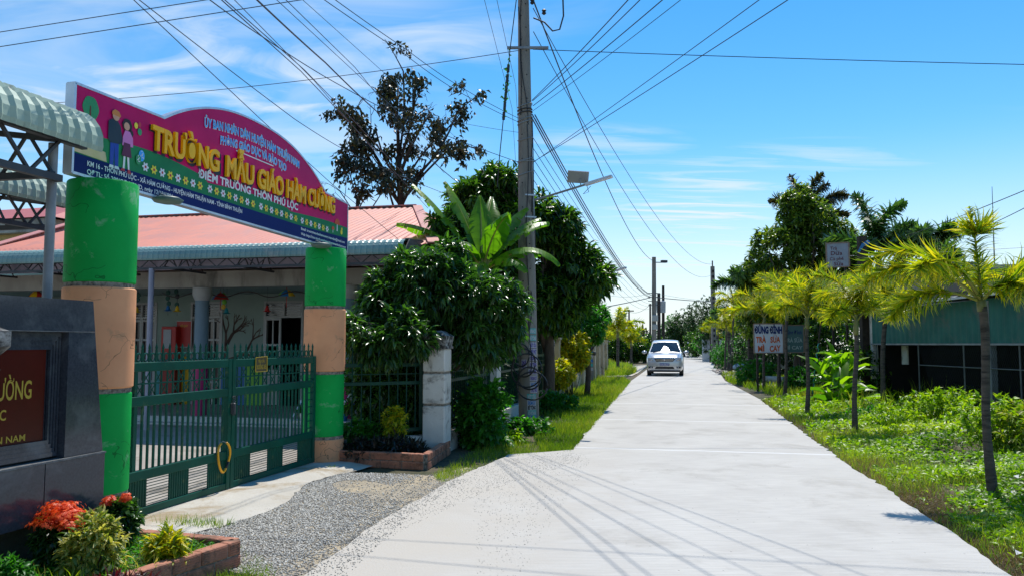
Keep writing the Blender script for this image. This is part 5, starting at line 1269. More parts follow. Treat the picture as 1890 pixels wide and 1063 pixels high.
# bare-branched tree with dark leaves
def almond(label, base, top, r0, tips, seed, leafn):
    r = random.Random(seed); base = Vector(base); top = Vector(top); t = thing('almond_tree', label, 'tree', tuple(base), 0, 'sparse dark-leaved trees behind the school roof'); mb = MB(); ends = []
    limb(mb, base, top, r0, r0*.6, 8, .02)
    build(mb, 'trunk', m_barkd, t, smooth=True); mb = MB()
    def grow(p, q, w, d):
        pts = limb(mb, p, q, w, w*.55, 6 if d > 1 else 4, .10)
        L = (Vector(q)-Vector(p)).length
        if d == 0: ends.append(Vector(q)); return
        dd = (Vector(q)-Vector(p)).normalized()
        for k in range(r.choice((2, 3, 3))):
            nd = (dd+Vector((r.gauss(0, .7), r.gauss(0, .7), r.gauss(-.05, .6)))).normalized(); s_ = pts[r.choice((3, 4, 5))]
            grow(s_, s_+nd*min(L, 1.5)*r.uniform(.38, .6), w*.5, d-1)
    for i, e in enumerate(tips):
        s_ = base.lerp(top, e[3]); p = P(e[0], e[1], base.y+e[2]); grow(s_, s_.lerp(p, .93), r0*.30, 3)
    build(mb, 'branches', m_barkd, t, smooth=True)
    E = [e for i_, e in enumerate(ends) if mnoise.noise(e*.9+Vector((seed, 0, 0))) > -.12]; C = np.array([tuple(e) for e in E])+unit(len(E))*.12; C = C[C[:, 2] > base.z+3.0]; 
    D = np.repeat(C, leafn, 0)+unit(len(C)*leafn)*.24*rng.random((len(C)*leafn, 1))**.5; n = len(D)
    leafmesh('foliage', D, unit(n)*.75+np.array([0, 0, -.8]), unit(n), rng.uniform(.14, .25, n), rng.uniform(.07, .12, n), ml_brown, t, 'fold')
    return t
Y = 25.5; tb = P(742, 430, Y)
almond('tall sparse tree with dark brown leaf clusters behind the school roof', (tb.x, Y, Z0), P(735, 290, Y), .16,
       [(735, 150, .3, .99), (770, 130, -.3, .95), (800, 200, .4, .9), (850, 200, 0, .85), (860, 250, -.5, .8), (690, 230, .3, .9), (660, 190, .0, .85), (670, 250, -.4, .8), (760, 220, .5, .97), (820, 270, .3, .75), (700, 300, -.3, .7), (790, 290, .2, .8), (720, 180, .3, .98), (745, 120, 0, .99), (835, 225, .4, .8), (640, 215, -.3, .8), (770, 250, -.6, .85)], 4, 13)
tb = P(655, 430, Y-1)
almond('smaller sparse dark-leaved tree left of the tall one', (tb.x, Y-1, Z0), P(660, 370, Y-1), .09, [(640, 300, 0, .99), (670, 320, .3, .95), (690, 345, -.3, .9), (625, 350, .2, .9), (715, 340, .2, .85)], 9, 13)
# banana plant
def banana(label, base, h, leaves_, seed):
    t = thing('banana_plant', label, 'banana plant', tuple(base)); base = Vector(base); tp = base+Vector((0, 0, h)); r = random.Random(seed)
    build(MB().tube([base-Vector((0, 0, .1)), base.lerp(tp, .5), tp], [.16, .13, .08], 12), 'pseudostem', pm('banana_stem', (.16, .17, .05), (.10, .09, .04), 5, .6, stretch=(1, 1, .3)), t, smooth=True)
    for (az, el, L, dr, Wd, tw) in leaves_:
        az, el, dr = rad(az), rad(el), rad(dr); p = tp.copy(); e = el; n = 26; hh = Vector((math.cos(az), math.sin(az), 0)); pts = []; ds = []
        for i in range(n+1):
            d = hh*math.cos(e)+Vector((0, 0, math.sin(e))); pts.append(p.copy()); ds.append(d); p = p+d*(L/n); e -= dr/n*(.3+1.4*i/n)
        lf = build(MB().tube(pts, [.028*(1-.8*i/n) for i in range(n+1)], 6), 'leaf', m_rachis, t, smooth=True)
        vs = []; fs = []; rr_ = []
        for sgn in (-1, 1):
            i = 5
            while i < n:
                j = min(n, i+r.choice((1, 1, 2, 2))); ang = rad(r.uniform(-34, 14))+tw
                for k in range(i, j):
                    q = []
                    for kk in (k, k+1):
                        f = (kk-5)/(n-5); w = Wd*(math.sin(min(1, f*1.9+.12)*PI/2)**.7)*(1-max(0, f-.6)/.4*.85)
                        side = ds[kk].cross(Vector((0, 0, 1))).normalized()*sgn; up = side.cross(ds[kk])*sgn; 
                        a_ = ang+rad(12); e1 = side*math.cos(a_)+up*math.sin(a_)*(-.4); q.append((pts[kk], pts[kk]+side*w*.5+up*.05, pts[kk]+e1*w+ds[kk]*w*.18-Vector((0, 0, w*.22))))
                    gap = .012 if (k == j-1) else 0; o = len(vs)
                    e_ = (pts[k+1]-pts[k])*gap*6
                    vs += [q[0][0], q[1][0], q[1][1]-e_*.4, q[0][1], q[1][2]-e_, q[0][2]]
                    fs += [(o, o+1, o+2, o+3), (o+3, o+2, o+4, o+5)]; rr_ += [r.random()*.3+.35*(f)]*6
                i = j
        npmesh('blade', np.array([tuple(v) for v in vs]), [np.array(fs)], ml_banana, lf, np.clip(rr_, 0, 1))
    return t
bb = P(890, 700, 15.2)
banana('banana plant with torn backlit leaves beside the utility pole', (bb.x, 15.0, Z0), 2.95,
       [(178, 58, 2.2, 20, .29, 0), (160, 74, 2.0, 24, .28, .1), (190, 44, 1.9, 45, .28, .1), (172, 12, 2.1, 38, .28, 0), (185, -5, 1.8, 40, .26, 0), (30, 66, 1.7, 40, .30, .2), (8, 58, 1.7, 62, .30, .2), (-15, 40, 1.7, 105, .27, 0), (-60, 64, 1.5, 60, .28, .3), (80, 72, 1.9, 35, .27, .1), (-120, 50, 1.3, 95, .27, .2), (200, 30, 1.7, 80, .27, .1), (100, 84, 1.6, 18, .24, .0), (165, 40, 1.8, 60, .28, 0), (-40, 30, 1.2, 95, .24, .2), (10, 58, 1.6, 45, .27, .1), (-95, 20, 1.3, 95, .24, .3)], 3)
bc = P(840, 720, 16.2)
banana('second, shorter banana plant left behind the first', (bc.x, 16.2, Z0), 2.3, [(150, 60, 1.6, 50, .25, .1), (20, 70, 1.6, 35, .25, .2), (-60, 45, 1.4, 80, .25, .1), (210, 35, 1.5, 80, .25, .2), (90, 78, 1.5, 25, .24, .1), (-10, 20, 1.4, 90, .24, .1)], 6)
# bushes by the left fence
shrub('bright green leafy bush against the fence right of the corner post', P(895, 775, 12.3), (.42, .4, .62), 330, 8, .13, .06, ml_bush, shell=.25, outw=.8)
shrub('second green bush in the fence shade left of the pole foot', P(860, 760, 13.4), (.35, .35, .6), 200, 9, .13, .055, ml_mango2)
shrub('yellow croton shrub leaning out beyond the utility pole', P(1052, 650, 23.5), (.60, .6, .62), 420, 10, .16, .065, ml_yel, stems=14)
shrub('lower yellow croton branch beside the fence base', P(1030, 690, 22.0), (.42, .4, .40), 200, 9, .15, .06, ml_yel)
shrub('weedy green clump at the utility pole foot', P(975, 795, 14.3), (.45, .4, .22), 260, 8, .10, .05, ml_bush)
shrub('green weeds between pole and grass verge', P(1020, 745, 18.3), (.6, .5, .25), 240, 8, .11, .05, ml_bush)
shrub('low creeping weeds left of the pole foot', P(915, 812, 12.9), (.5, .35, .16), 240, 8, .09, .045, ml_weed)
for k, lab in enumerate(('dark shrubbery behind the fence right of the corner post', 'dark shrubbery behind the fence at the banana plant', 'dark shrubbery behind the fence beyond the pole', 'dark shrubbery behind the beige fence')):
    q_ = C0+LD*(2.2+3.4*k)-V*.9; shrub(lab, (q_.x, q_.y, .8), (.7, 1.7, .8), 520, 9, .17, .07, ml_dark if k % 2 else ml_mango2)
# inside the second planter
shrub('dark low bedding plants in the corner planter', (-1.75, 10.75, .13), (.62, .38, .15), 420, 9, .09, .022, lm('dark_bed_leaf', [(.012, .012, .012), (.02, .03, .015), (.03, .015, .018)], .35, .15), 'blade')
shrub('yellowish little shrub in the corner planter', (-1.62, 11.05, .40), (.16, .15, .28), 120, 8, .07, .035, ml_yel)
shrub('green rounded plant behind the corner planter', (-2.15, 11.1, .28), (.3, .25, .2), 200, 9, .08, .03, ml_bush)
shrub('leafy plants behind the green fence', (-1.75, 11.95, .85), (.75, .3, .78), 620, 9, .15, .05, ml_mango)
# ------------------------------------------------------------------ flowers and shrubs in the front planter
def flat_flower(label, c, heads, r):
    t = shrub(label, c, (.14, .14, .17), 300, 8, .06, .024, ml_mango, name='ixora_bush', cat='flowering shrub')
    for h in heads:
        n = 110; u = unit(n); u[:, 2] = np.abs(u[:, 2])*.8; P0 = np.array([h])+u*np.array([r, r, r*.6])*rng.uniform(.45, 1.45, (n, 1))+np.repeat(unit(n//5+1)*.02, 5, 0)[:n]; D = nrm(u+unit(n)*.6)
        pv = np.repeat(P0, 4, 0); a = np.tile(np.arange(4)*PI/2, n)+np.repeat(rng.uniform(0, PI, n), 4); uu = np.repeat(nrm(u+np.array([0, 0, .4])), 4, 0)
        s_ = nrm(np.cross(uu, np.array([1., 0, 0])+1e-3)); q_ = np.cross(uu, s_); D = s_*np.cos(a)[:, None]+q_*np.sin(a)[:, None]
        leafmesh('flower_head', pv, D, uu, np.full(len(pv), .015), np.full(len(pv), .010), ml_orange, t, 'diamond')
    return t
ic = P(108, 985, 5.3)
flat_flower('ixora bush with a dome of orange-red flowers in the brick planter', (ic.x, 5.3, .25), [tuple(P(x, y, 5.3+dy)) for x, y, dy in ((82, 958, .02), (98, 948, 0), (116, 942, .03), (133, 952, 0), (148, 962, .02), (95, 962, -.06), (118, 956, -.07), (138, 968, -.05), (76, 968, 0), (106, 940, .02), (126, 948, -.03), (88, 950, 0), (143, 955, 0), (100, 938, .04), (110, 950, -.08), (128, 938, .03), (90, 966, -.1), (125, 968, -.1), (148, 972, -.04))], .062)
ic = P(215, 965, 5.75)
flat_flower('small ixora bush with few orange flowers at the near pillar foot', (ic.x, 5.75, .27), [tuple(P(x, y, 5.7)) for x, y in ((203, 922), (232, 918), (196, 928))], .026)
shrub('pale variegated shrub in the middle of the brick planter', (*P(178, 1010, 5.1).xy, .24), (.19, .18, .24), 330, 6, .062, .022, ml_varieg, shell=.25, outw=.8)
shrub('yellow-green tufted shrub near the planter corner', (*P(305, 1005, 5.35).xy, .17), (.12, .10, .11), 130, 7, .075, .02, ml_yel, outw=.9)
shrub('trailing green plant against the plinth at left edge', (*P(15, 1015, 4.6).xy, .2), (.15, .12, .12), 160, 7, .05, .02, ml_bush)
shrub('red-leaved low plants along the planter edge', (*P(230, 1045, 4.75).xy, .10), (.24, .10, .07), 170, 8, .08, .014, ml_redleaf, 'blade', name='bedding_plant', cat='plant')
shrub('red-leaved bedding plants in the near left corner', (*P(70, 1055, 4.55).xy, .10), (.28, .12, .06), 170, 8, .07, .014, ml_redleaf, 'blade', name='bedding_plant', cat='plant')
for i, (px, py, Y, lab) in enumerate(((345, 990, 5.55, 'spiky lily tuft at the planter corner'), (270, 1010, 5.2, 'spiky green tuft in the planter centre'), (215, 1035, 4.9, 'spiky tuft between the red-leaved plants'), (60, 1035, 4.8, 'grassy tuft near the left edge of the planter'), (130, 1040, 4.8, 'grassy tuft before the ixora bush'))):
    c = P(px, py, Y); t = thing('spiky_plant', lab, 'plant', (c.x, c.y, .05), 0, 'spiky tufts in the brick planter'); n = 70
    D = unit(n); D[:, 2] = np.abs(D[:, 2])*.9+.35
    leafmesh('leaves', np.array([[c.x, c.y, .04]])+unit(n)*np.array([.05, .05, .0]), D, unit(n), rng.uniform(.10, .22, n), np.full(n, .011), [ml_weed, ml_varieg][i % 2], t, 'blade')
# pot plants on the rack
for p, i in POTS:
    t = thing('pot_plant', 'leafy pot plant on the white rack in the yard', 'pot plant', tuple(p), 0, 'pot plants on the white rack')
    build(MB().lathe([(.055, 0), (.075, .11), (.08, .115), (.06, .116)], p, 12), 'pot', m_pot[i % 3], t); n = 60
    D = unit(n); D[:, 2] = np.abs(D[:, 2])+.1
    leafmesh('leaves', np.array([tuple(p+Vector((0, 0, .11)))])+unit(n)*.04, D, unit(n)+np.array([0, 0, .8]), rng.uniform(.08, .17, n), np.full(n, .04), ml_bush, t, 'lance')

# ------------------------------------------------------------------ grass and ground cover
def in_any(x, y, polys): 
    k = np.zeros(len(x), bool)
    for p in polys: k |= inpoly(x, y, p)
    return k
def grass(name, pl, n, h, w, mat, near=6, z=Z0, lean=.5, dens=None, scale_far=True, tpl='blade'):
    x, y = scatter(pl, n, near); m = np.array([mnoise.noise(Vector((a*.7, b*.7, 1))) for a, b in zip(x, y)]); k = rng.random(len(x)) < np.clip(.62+m*1.1, .12, 1) if dens is None else dens(x, y)
    x, y, m = x[k], y[k], m[k]; n = len(x); sc = np.clip(y/12, 1, 3.2)**.7 if scale_far else 1; hh = h*(1+m*.6)*rng.uniform(.5, 1.25, n)
    D = unit(n)*lean; D[:, 2] = 1; L = hh*np.clip(sc, 1, 1.5); 
    r = np.clip(.45+m*.5+rng.normal(0, .22, n), 0, 1)
    v, f, kk = leaf_arrays(np.stack([x, y, np.full(n, z)], 1), D, unit(n), L, w*rng.uniform(.7, 1.3, n)*sc, tpl)
    o = npmesh(name, v, f, mat, rnd=np.repeat(r, kk)); props(o, kind='stuff'); return o
def weeds(name, pl, n, hfun, L, Wd, mat, near=6, z=Z0):
    x, y = scatter(pl, n, near); q0 = np.array([mnoise.noise(Vector((a*1.1, b*1.1, 20))) for a, b in zip(x, y)]); k0 = (rng.random(n) < np.clip(.62+2.2*q0, .05, 1)) if near else np.ones(n, bool); x, y = x[k0], y[k0]; hf = hfun(x, y); n = len(x); sc = np.clip(y/9, 1, 3.5)**.75
    zz = z+hf*(rng.random(n)**.45); D = unit(n); D[:, 2] = D[:, 2]*.5+.12; Nn = unit(n)*.55+np.array([0, 0, 1.0])
    m = np.array([mnoise.noise(Vector((a*.55, b*.55, 9))) for a, b in zip(x, y)]); r = np.clip(.5+m*.7+rng.normal(0, .2, n), 0, 1)
    s_ = rng.uniform(.6, 1.3, n)*sc
    v, f, kk = leaf_arrays(np.stack([x, y, zz], 1), D, Nn, L*s_, Wd*s_, 'fold'); o = npmesh(name, v, f, mat, rnd=np.repeat(r, kk)); props(o, kind='stuff'); return o
RE = [(p.x, p.y) for p in RIGHT[:5]]
off = lambda pts, d: [(p[0]+V.x*d, p[1]+V.y*d) for p in pts]
vg = off(RE[:5], .22)+[(12.5, 24), (13.5, 14), (9.5, 4.5), (5.5, 3.0)]
def hr(x, y):
    # ground cover stands higher away from the road
    d = np.array([ (a-(3.34+.21*(b-5.24))) for a, b in zip(x, y)]); q = np.array([mnoise.noise(Vector((a*.8, b*.8, 4))) for a, b in zip(x, y)])
    return np.clip(.03+.075*np.clip(d, 0, 3)+q*.15*np.clip(d, .2, 2), .02, .6)
weeds('ground_cover', vg, 110000, hr, .070, .036, ml_weed, 7)
grass('verge_grass', off(RE[:5], .03)+list(reversed(off(RE[:5], 1.6))), 22000, .12, .006, ml_grass, 6)
grass('tall_weeds', off(RE[:5], 1.5)+[(12.5, 24), (13.5, 14), (9.5, 5.5)], 6500, .42, .010, ml_grass, 8, dens=lambda x, y: rng.random(len(x)) < np.clip(.25+1.6*np.array([mnoise.noise(Vector((a*.45, b*.45, 14))) for a, b in zip(x, y)]), 0, 1))
dry = [(p.x, p.y) for p in (G(1560, 850), G(1700, 940), G(1880, 1060), G(1990, 1150), G(1990, 1020), G(1850, 960), G(1700, 880), G(1600, 838))]
grass('dry_straw', off(RE[:5], .02)+list(reversed(off(RE[:5], .45))), 9000, .09, .0045, ml_dry, 6, lean=2.2, dens=lambda x, y: rng.random(len(x)) < .8)
grass('dry_straw', vg, 9000, .12, .005, ml_dry, 7, lean=1.6)
grass('dry_straw', off(dry, .03), 7000, .11, .0045, ml_dry, 6, lean=2.2, dens=lambda x, y: rng.random(len(x)) < .9)
for px, py, Y, r_, lab, mt in ((1835, 775, 11.5, (.55, .5, .36), 'bushy weed right of the nearest palm trunk', ml_weed), (1740, 742, 15.0, (.7, .5, .28), 'leafy weed clump in front of the wire mesh', ml_weed), (1600, 775, 17, (.5, .5, .35), 'white-flecked leafy weed left of the shed', ml_bush), (1890, 790, 11, (.4, .5, .42), 'tall grassy weed at the right edge', ml_grass), (1650, 775, 15.0, (.6, .6, .28), 'low spreading weed near the shed post', ml_weed)):
    shrub(lab, P(px, py, Y), r_, int(330*r_[0]*r_[2]+120), 9, .10, .038, mt, 'fold', stems=14, shell=.2, name='weed_clump', cat='weed', group='weed clumps on the right verge')
# papery white petals / litter on the ground cover
x, y = scatter(vg, 90, 7); z = hr(x, y)+Z0+.02
o = leafmesh('white_petals', np.stack([x, y, z], 1), unit(90)*np.array([1, 1, .2]), unit(90)*.4+np.array([0, 0, 1]), rng.uniform(.04, .10, 90), rng.uniform(.03, .06, 90), lm('petal_white', [(.6, .58, .62), (.75, .73, .75)], .6, .3), None, 'fold'); props(o, kind='stuff')
# left verge
lv = [(p.x, p.y) for p in [G(1056, 832), G(1122, 753), G(1164, 704), G(1150, 697), G(1100, 697), G(1050, 720), G(1000, 770), G(985, 800), G(1000, 830)]]
grass('verge_grass', lv, 34000, .13, .006, ml_grass, 10, dens=lambda x, y: rng.random(len(x)) < np.clip(.8+1.5*np.array([mnoise.noise(Vector((a*.6, b*.6, 31))) for a, b in zip(x, y)]), .15, 1))
grass('dry_straw', lv, 5000, .09, .006, ml_dry, 10, lean=1.8)
lv2 = [(p.x, p.y) for p in [G(1010, 838), G(985, 790), G(1000, 760), G(960, 770), G(880, 825), G(800, 875), G(820, 885), G(930, 845)]]
grass('verge_grass', lv2, 6500, .10, .006, ml_grass, 9)
lv3 = [(p.x, p.y) for p in [G(1100, 694), G(1160, 692), G(1175, 686), G(1160, 676), G(1120, 668), G(1085, 690)]]
grass('verge_grass', lv3, 12000, .22, .012, ml_grass, 30, dens=lambda x, y: rng.random(len(x)) < .95)
nf = [(p.x, p.y) for p in [G(445, 1000), G(505, 1040), G(500, 1085), G(250, 1100), G(330, 1045)]]
grass('grass_patch', nf, 3800, .09, .004, ml_grass, 5, lean=.9)
x_, y_ = None, None
for px, py, n in ((612, 866, 70), (345, 972, 160), (370, 968, 120)): 
    c = G(px, py, -.03); nfp = [(c.x+.16*math.cos(a*PI/4)*(2 if n > 100 else .4), c.y+.07*math.sin(a*PI/4)) for a in range(8)]
    grass('grass_tuft', nfp, n, .10, .005, ml_grass, 0, z=-.035, dens=lambda x, y: rng.random(len(x)) < .95)
pd = [(p.x, p.y) for p in (A, Bc, Cc, Vector((-3.3, 4.4, 0)), Vector((-3.2, 5.7, 0)))]
grass('planter_weeds', pd, 5200, .10, .005, ml_grass, 0, z=.05)
weeds('planter_cover', pd, 5000, lambda x, y: np.full(len(x), .08), .034, .014, ml_bush, 0, z=.05)
fv = [(p.x, p.y) for p in (G(1420, 726), G(1345, 703), G(1330, 690), G(1400, 688), G(1500, 700), G(1560, 735))]
grass('verge_grass', fv, 9000, .16, .012, ml_grass, 20)
# far bushes and trees
def fartree(px, py, Y, rx, rz, lab, mat=ml_dark, n=700, trunk=True, L=.30):
    c = P(px, py, Y); tree('roadside_tree', lab, 'tree', (c.x, Y, Z0), (c.x, Y, max(.5, c.z-rz*.3)), .18, [(c.x, c.y, c.z, rx, rx*.8, rz), (c.x+rx*.5, c.y+.5, c.z-rz*.35, rx*.7, rx*.7, rz*.7), (c.x-rx*.5, c.y, c.z-rz*.4, rx*.7, rx*.7, rz*.65)], n, 9, L, L*.42, mat, m_bark, .1, 'fold', .1, 'trees at the far end of the road', 8, seed=int(px) % 40)
for a in ((1285, 600, 100, 3.4, 2.9, 'dark tree with rounded crown left of the far bend'), (1262, 612, 96, 2.0, 2.2, 'dark tree just right of the van roof'), (1308, 590, 92, 2.6, 2.8, 'tallest dark tree in front of the concrete pylon'), (1310, 630, 82, 2.4, 1.5, 'mid-green tree above the motorbike'), (1335, 610, 70, 2.0, 2.0, 'green tree right of the motorbike'), (1238, 615, 108, 1.8, 2.4, 'yellow-green tree right above the van', ), (1175, 640, 95, 3.0, 1.6, 'low green trees left of the bare tree'), (1155, 648, 80, 2.2, 1.1, 'bushy green tree at the lane end'), (1395, 640, 60, 3.0, 2.0, 'dark green tree behind the shop boards')):
    fartree(*a, mat=ml_bush if 'yellow' in a[5] else (ml_mango2 if 'mid' in a[5] or a[1] > 636 else ml_dark))
# areca palms at the lane corner
for px, py, Y, L, lab in ((1140, 612, 46, 1.7, 'yellowish areca palm clump at the lane corner'), (1120, 625, 50, 1.5, 'smaller areca palm behind the beige fence end'), (1165, 630, 58, 1.5, 'greener areca palm nearer the van')):
    c = P(px, py, Y); t = palm(lab, (c.x, Y, Z0), 0, (0, 0), .09, std_fronds(12, L, 58, px, 80), None, .42, 18, 5, .07, 'areca palms at the lane corner', 'areca_palm', .3, top=c-Vector((0, 0, .3)))
shrub('dense hedge of mixed shrubs along the side lane', (*P(1165, 655, 66).xy, 1.2), (3.2, 1.2, 1.2), 700, 9, .28, .12, ml_mango2, 'fold')
shrub('green hedge right of the far road bend', (*P(1325, 645, 78).xy, 1.3), (2.6, 1.5, 1.4), 500, 9, .28, .12, ml_bush, 'fold')
shrub('dark hedge closing the view left of the van', (*P(1135, 655, 75).xy, 1.5), (4.5, 1.5, 1.8), 700, 9, .3, .13, ml_dark, 'fold')
# ------------------------------------------------------------------ shed on the right
m_shed = pm('shed_teal', (.045, .17, .145), (.03, .13, .11), 2, .6, spec=.15, stain=(.10, .15, .13), stain_amt=.3, stain_scale=1.5)
m_dsteel2 = pm('dull_steel', (.13, .15, .15), (.09, .10, .10), 5, .6)
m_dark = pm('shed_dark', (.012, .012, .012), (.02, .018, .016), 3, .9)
m_shroof = pm('shed_roof_sheet', (.35, .36, .35), (.22, .22, .21), 2, .6, stain=(.15, .14, .13), stain_amt=.4)
def shed():
    a = Vector((10.15, 22.2, 0)); b = Vector((10.45, 10.5, 0)); d = (b-a).normalized(); L = (b-a).length; nI = Vector((-d.y, d.x, 0))
    if nI.x < 0: nI = -nI
    t = thing('market_shed', 'teal corrugated shed with dark wire-mesh front right of the road', 'shed', tuple(a))
    q = lambda s, i, z: a+d*s+nI*i+Vector((0, 0, z))
    zt = lambda s: 2.46+.07*s/6
    mb = MB(); n = int(L/.055)
    cols = []
    for k in range(n+1):
        s = L*k/n; o = (0, .012, .012, 0)[k % 4] if k % 4 in (1, 2) else 0; cols.append((q(s, -o, 1.56), q(s, -o, zt(s))))
    for k in range(n): mb.add([cols[k][0], cols[k+1][0], cols[k+1][1], cols[k][1]], [(0, 1, 2, 3)])
    build(mb, 'corrugated_panel', m_shed, t)
    build(MB().bar(q(0, -.02, 1.54), q(L, -.02, 1.54), .04, .04), 'bottom_rail', m_steel, t)
    for i_, s in enumerate((0.0, 5.2, 10.4)):
        build(MB().box(q(s, .06, 1.2), (.14, .14, 2.56), M=Matrix.Rotation(math.atan2(d.y, d.x), 4, 'Z')), 'post', m_white if i_ == 0 else m_steel, t)
    for s in (.25, 2.4, 4.3, 6.2, 8.0):
        build(MB().tube([q(s, .0, -.05), q(s, .0, 1.55)],   .018, 8), 'mesh_upright', m_dsteel2, t)
    build(MB().tube([q(2.4, .0, 1.02), q(L, .0, 1.02)], .013, 8), 'mesh_rail', m_dsteel2, t)
    mb = MB(); s = 2.4
    while s < L-.6:
        mb.tube([q(s, .01, .1), q(s+.7, .01, 1.5)], .0022, 3, False); mb.tube([q(s+.7, .014, .1), q(s, .014, 1.5)], .0022, 3, False); s += .07
    build(mb, 'wire_mesh', pm('mesh_wire', (.05, .06, .06), rough=.5, metal=.6), t)
    # interior
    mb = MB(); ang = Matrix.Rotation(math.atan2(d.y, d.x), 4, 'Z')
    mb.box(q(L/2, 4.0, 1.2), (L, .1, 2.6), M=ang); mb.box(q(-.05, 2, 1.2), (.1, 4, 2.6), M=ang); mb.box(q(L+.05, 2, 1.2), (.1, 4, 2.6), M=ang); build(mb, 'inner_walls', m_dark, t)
    # roof sheet, thin, overhanging
    v = []; n = 50; mb = MB()
    for k in range(n):
        s0, s1 = -.3+(L+.6)*k/n, -.3+(L+.6)*(k+1)/n; o0, o1 = (.012 if k % 2 else -.012), (.012 if (k+1) % 2 else -.012)
        z0, z1 = zt(s0)+.09+o0, zt(s1)+.09+o1
        mb.add([q(s0, -.35, z0), q(s1, -.35, z1), q(s1, 4.3, z1+.35), q(s0, 4.3, z0+.35)], [(0, 1, 2, 3)])
    build(mb, 'roof', m_shroof, t)
    mb = MB(); mb.bar(q(-.3, -.33, zt(0)+.05), q(L+.3, -.33, zt(L)+.05), .03, .05); build(mb, 'roof_edge', pm('edge_pale', (.6, .6, .58), rough=.5), t)
    # things inside the shed: hanging pale cloth and red thing
    build(MB().box(q(1.0, .4, 1.25), (.3, .03, .5), M=ang), 'hanging_cloth', m_white, t)
shed()
# low concrete building behind the shed
Y = 24; p0 = P(1700, 486, Y); p1 = P(1990, 486, Y); t = thing('concrete_building', 'plain grey concrete building with a dark flat roof behind shed', 'building', (p0.x, Y, Z0))
mb = MB(); mb.prism([(p0.x, Y), (p1.x+4, Y-1.5), (p1.x+4, Y+4), (p0.x, Y+4)], Z0, p0.z-.25); build(mb, 'wall', m_beam, t)
mb = MB(); mb.prism([(p0.x-.4, Y-.4), (p1.x+4.4, Y-2), (p1.x+4.4, Y+4.4), (p0.x-.4, Y+4.4)], p0.z-.25, p0.z-.12); build(mb, 'roof', pm('roof_weathered', (.30, .31, .30), (.2, .2, .2), 2, .8), t)
w0 = P(1762, 505, Y-.4); build(MB().box((w0.x, Y-.42, w0.z-.1), (1.1, .06, .9)), 'window', m_glass, t)
c = P(1832, 400, 26); t = thing('antenna_mast', 'thin antenna mast rising behind the nearest palm crown', 'antenna', (c.x, 26, Z0))
build(MB().tube([(c.x-.06, 26, Z0), (c.x, 26, 4.5), P(1831, 345, 26)], [.03, .02, .008], 6), 'mast', m_dsteel, t)
# water tank-like box at right edge
# ------------------------------------------------------------------ shop boards
def board(px0, py0, px1, py1, Y, name, label, mat, tilt=0, posts=True, depth=.04, lean=0):
    a, b = P(px0, py1, Y), P(px1, py1, Y+lean); zt_ = P(px0, py0, Y).z; ax = (b-a); ax.z = 0; W_ = ax.length; ax.normalize(); Hh = zt_-a.z; nr_ = Vector((ax.y, -ax.x, 0))
    t = thing(name, label, 'sign board', (a.x, a.y, Z0)); up = Vector((0, 0, 1))
    mb = MB(); mb.slabpoly([a, a+ax*W_, a+ax*W_+up*Hh, a+up*Hh], nr_, depth); build(mb, 'panel', mat, t)
    fr = MB(); 
    for u, v in ((a, a+ax*W_), (a+ax*W_, a+ax*W_+up*Hh), (a+ax*W_+up*Hh, a+up*Hh), (a+up*Hh, a)): fr.bar(u+nr_*.004, v+nr_*.004, .03, .03)
    build(fr, 'frame', pm('board_frame', (.30, .20, .14), rough=.7), t)
    if posts:
        for s in (.12, W_-.12): build(MB().bar(a+ax*s-nr_*(depth+.03)+up*Hh*.9, Vector((a.x, a.y, Z0-.1))+ax*s-nr_*(depth+.03), .06), 'post', m_barkd, t)
    return t, a, ax, nr_, W_, Hh
mbw = pm('board_white', (.62, .64, .68), (.52, .54, .58), 4, .6); mnavy = pm('board_navy', (.005, .02, .14)); morg = pm('board_orange', (.65, .11, .015)); mgb = pm('board_green', (.09, .17, .15), (.07, .14, .12), 2, .7); mpale = pm('board_pale', (.45, .52, .46))
t, a, ax, nn, W_, Hh = board(1392, 597, 1446, 651, 27, 'shop_board', 'white shop board lettered in navy and orange behind palm trunks', mbw)
def wr(s, x, z, w, h, m, bold=.04, slope=0): mb = MB(); text_on(mb, s, a+ax*x*W_+Vector((0, 0, z*Hh)), ax+Vector((0, 0, slope)), (0, 0, 1), nn, w*W_, h*Hh, bold, zshift=.008); build(mb, 'lettering', m, t)
wr('ĐỦNG ĐỈNH', .03, .68, .94, .23, mnavy, .06); wr('TRÀ', .07, .36, .34, .20, morg); wr('SỮA', .56, .36, .34, .20, morg, slope=.04); wr('MÌ', .13, .06, .22, .19, morg, slope=.03); wr('CAY', .53, .05, .38, .20, morg, slope=.08)
t, a, ax, nn, W_, Hh = board(1447, 600, 1484, 650, 27.5, 'shop_board', 'green shop board with pale lettering right of the white one', mgb)
wr('Đủng Đỉnh', .05, .68, .85, .14, mnavy, .02); wr('TRÀ SỮA', .05, .38, .88, .15, mpale, .02); wr('MÌ CAY', .05, .12, .88, .13, mpale, .02)
mbw2 = pm('board_grey', (.30, .33, .38), (.25, .28, .32), 4, .7)
t, a, ax, nn, W_, Hh = board(1526, 450, 1568, 494, 23.5, 'handwritten_board', 'grey-white handwritten board on a tall post above the palms', mbw2, lean=-.3)
mink = pm('board_ink', (.14, .04, .06), rough=.8)
wr('Trà', .18, .72, .3, .14, mink, .01); wr('Dừa', .2, .5, .5, .17, mink, .01); wr('Cà phê', .15, .28, .6, .14, mink, .01); wr('Sữa', .32, .06, .42, .15, mink, .015)
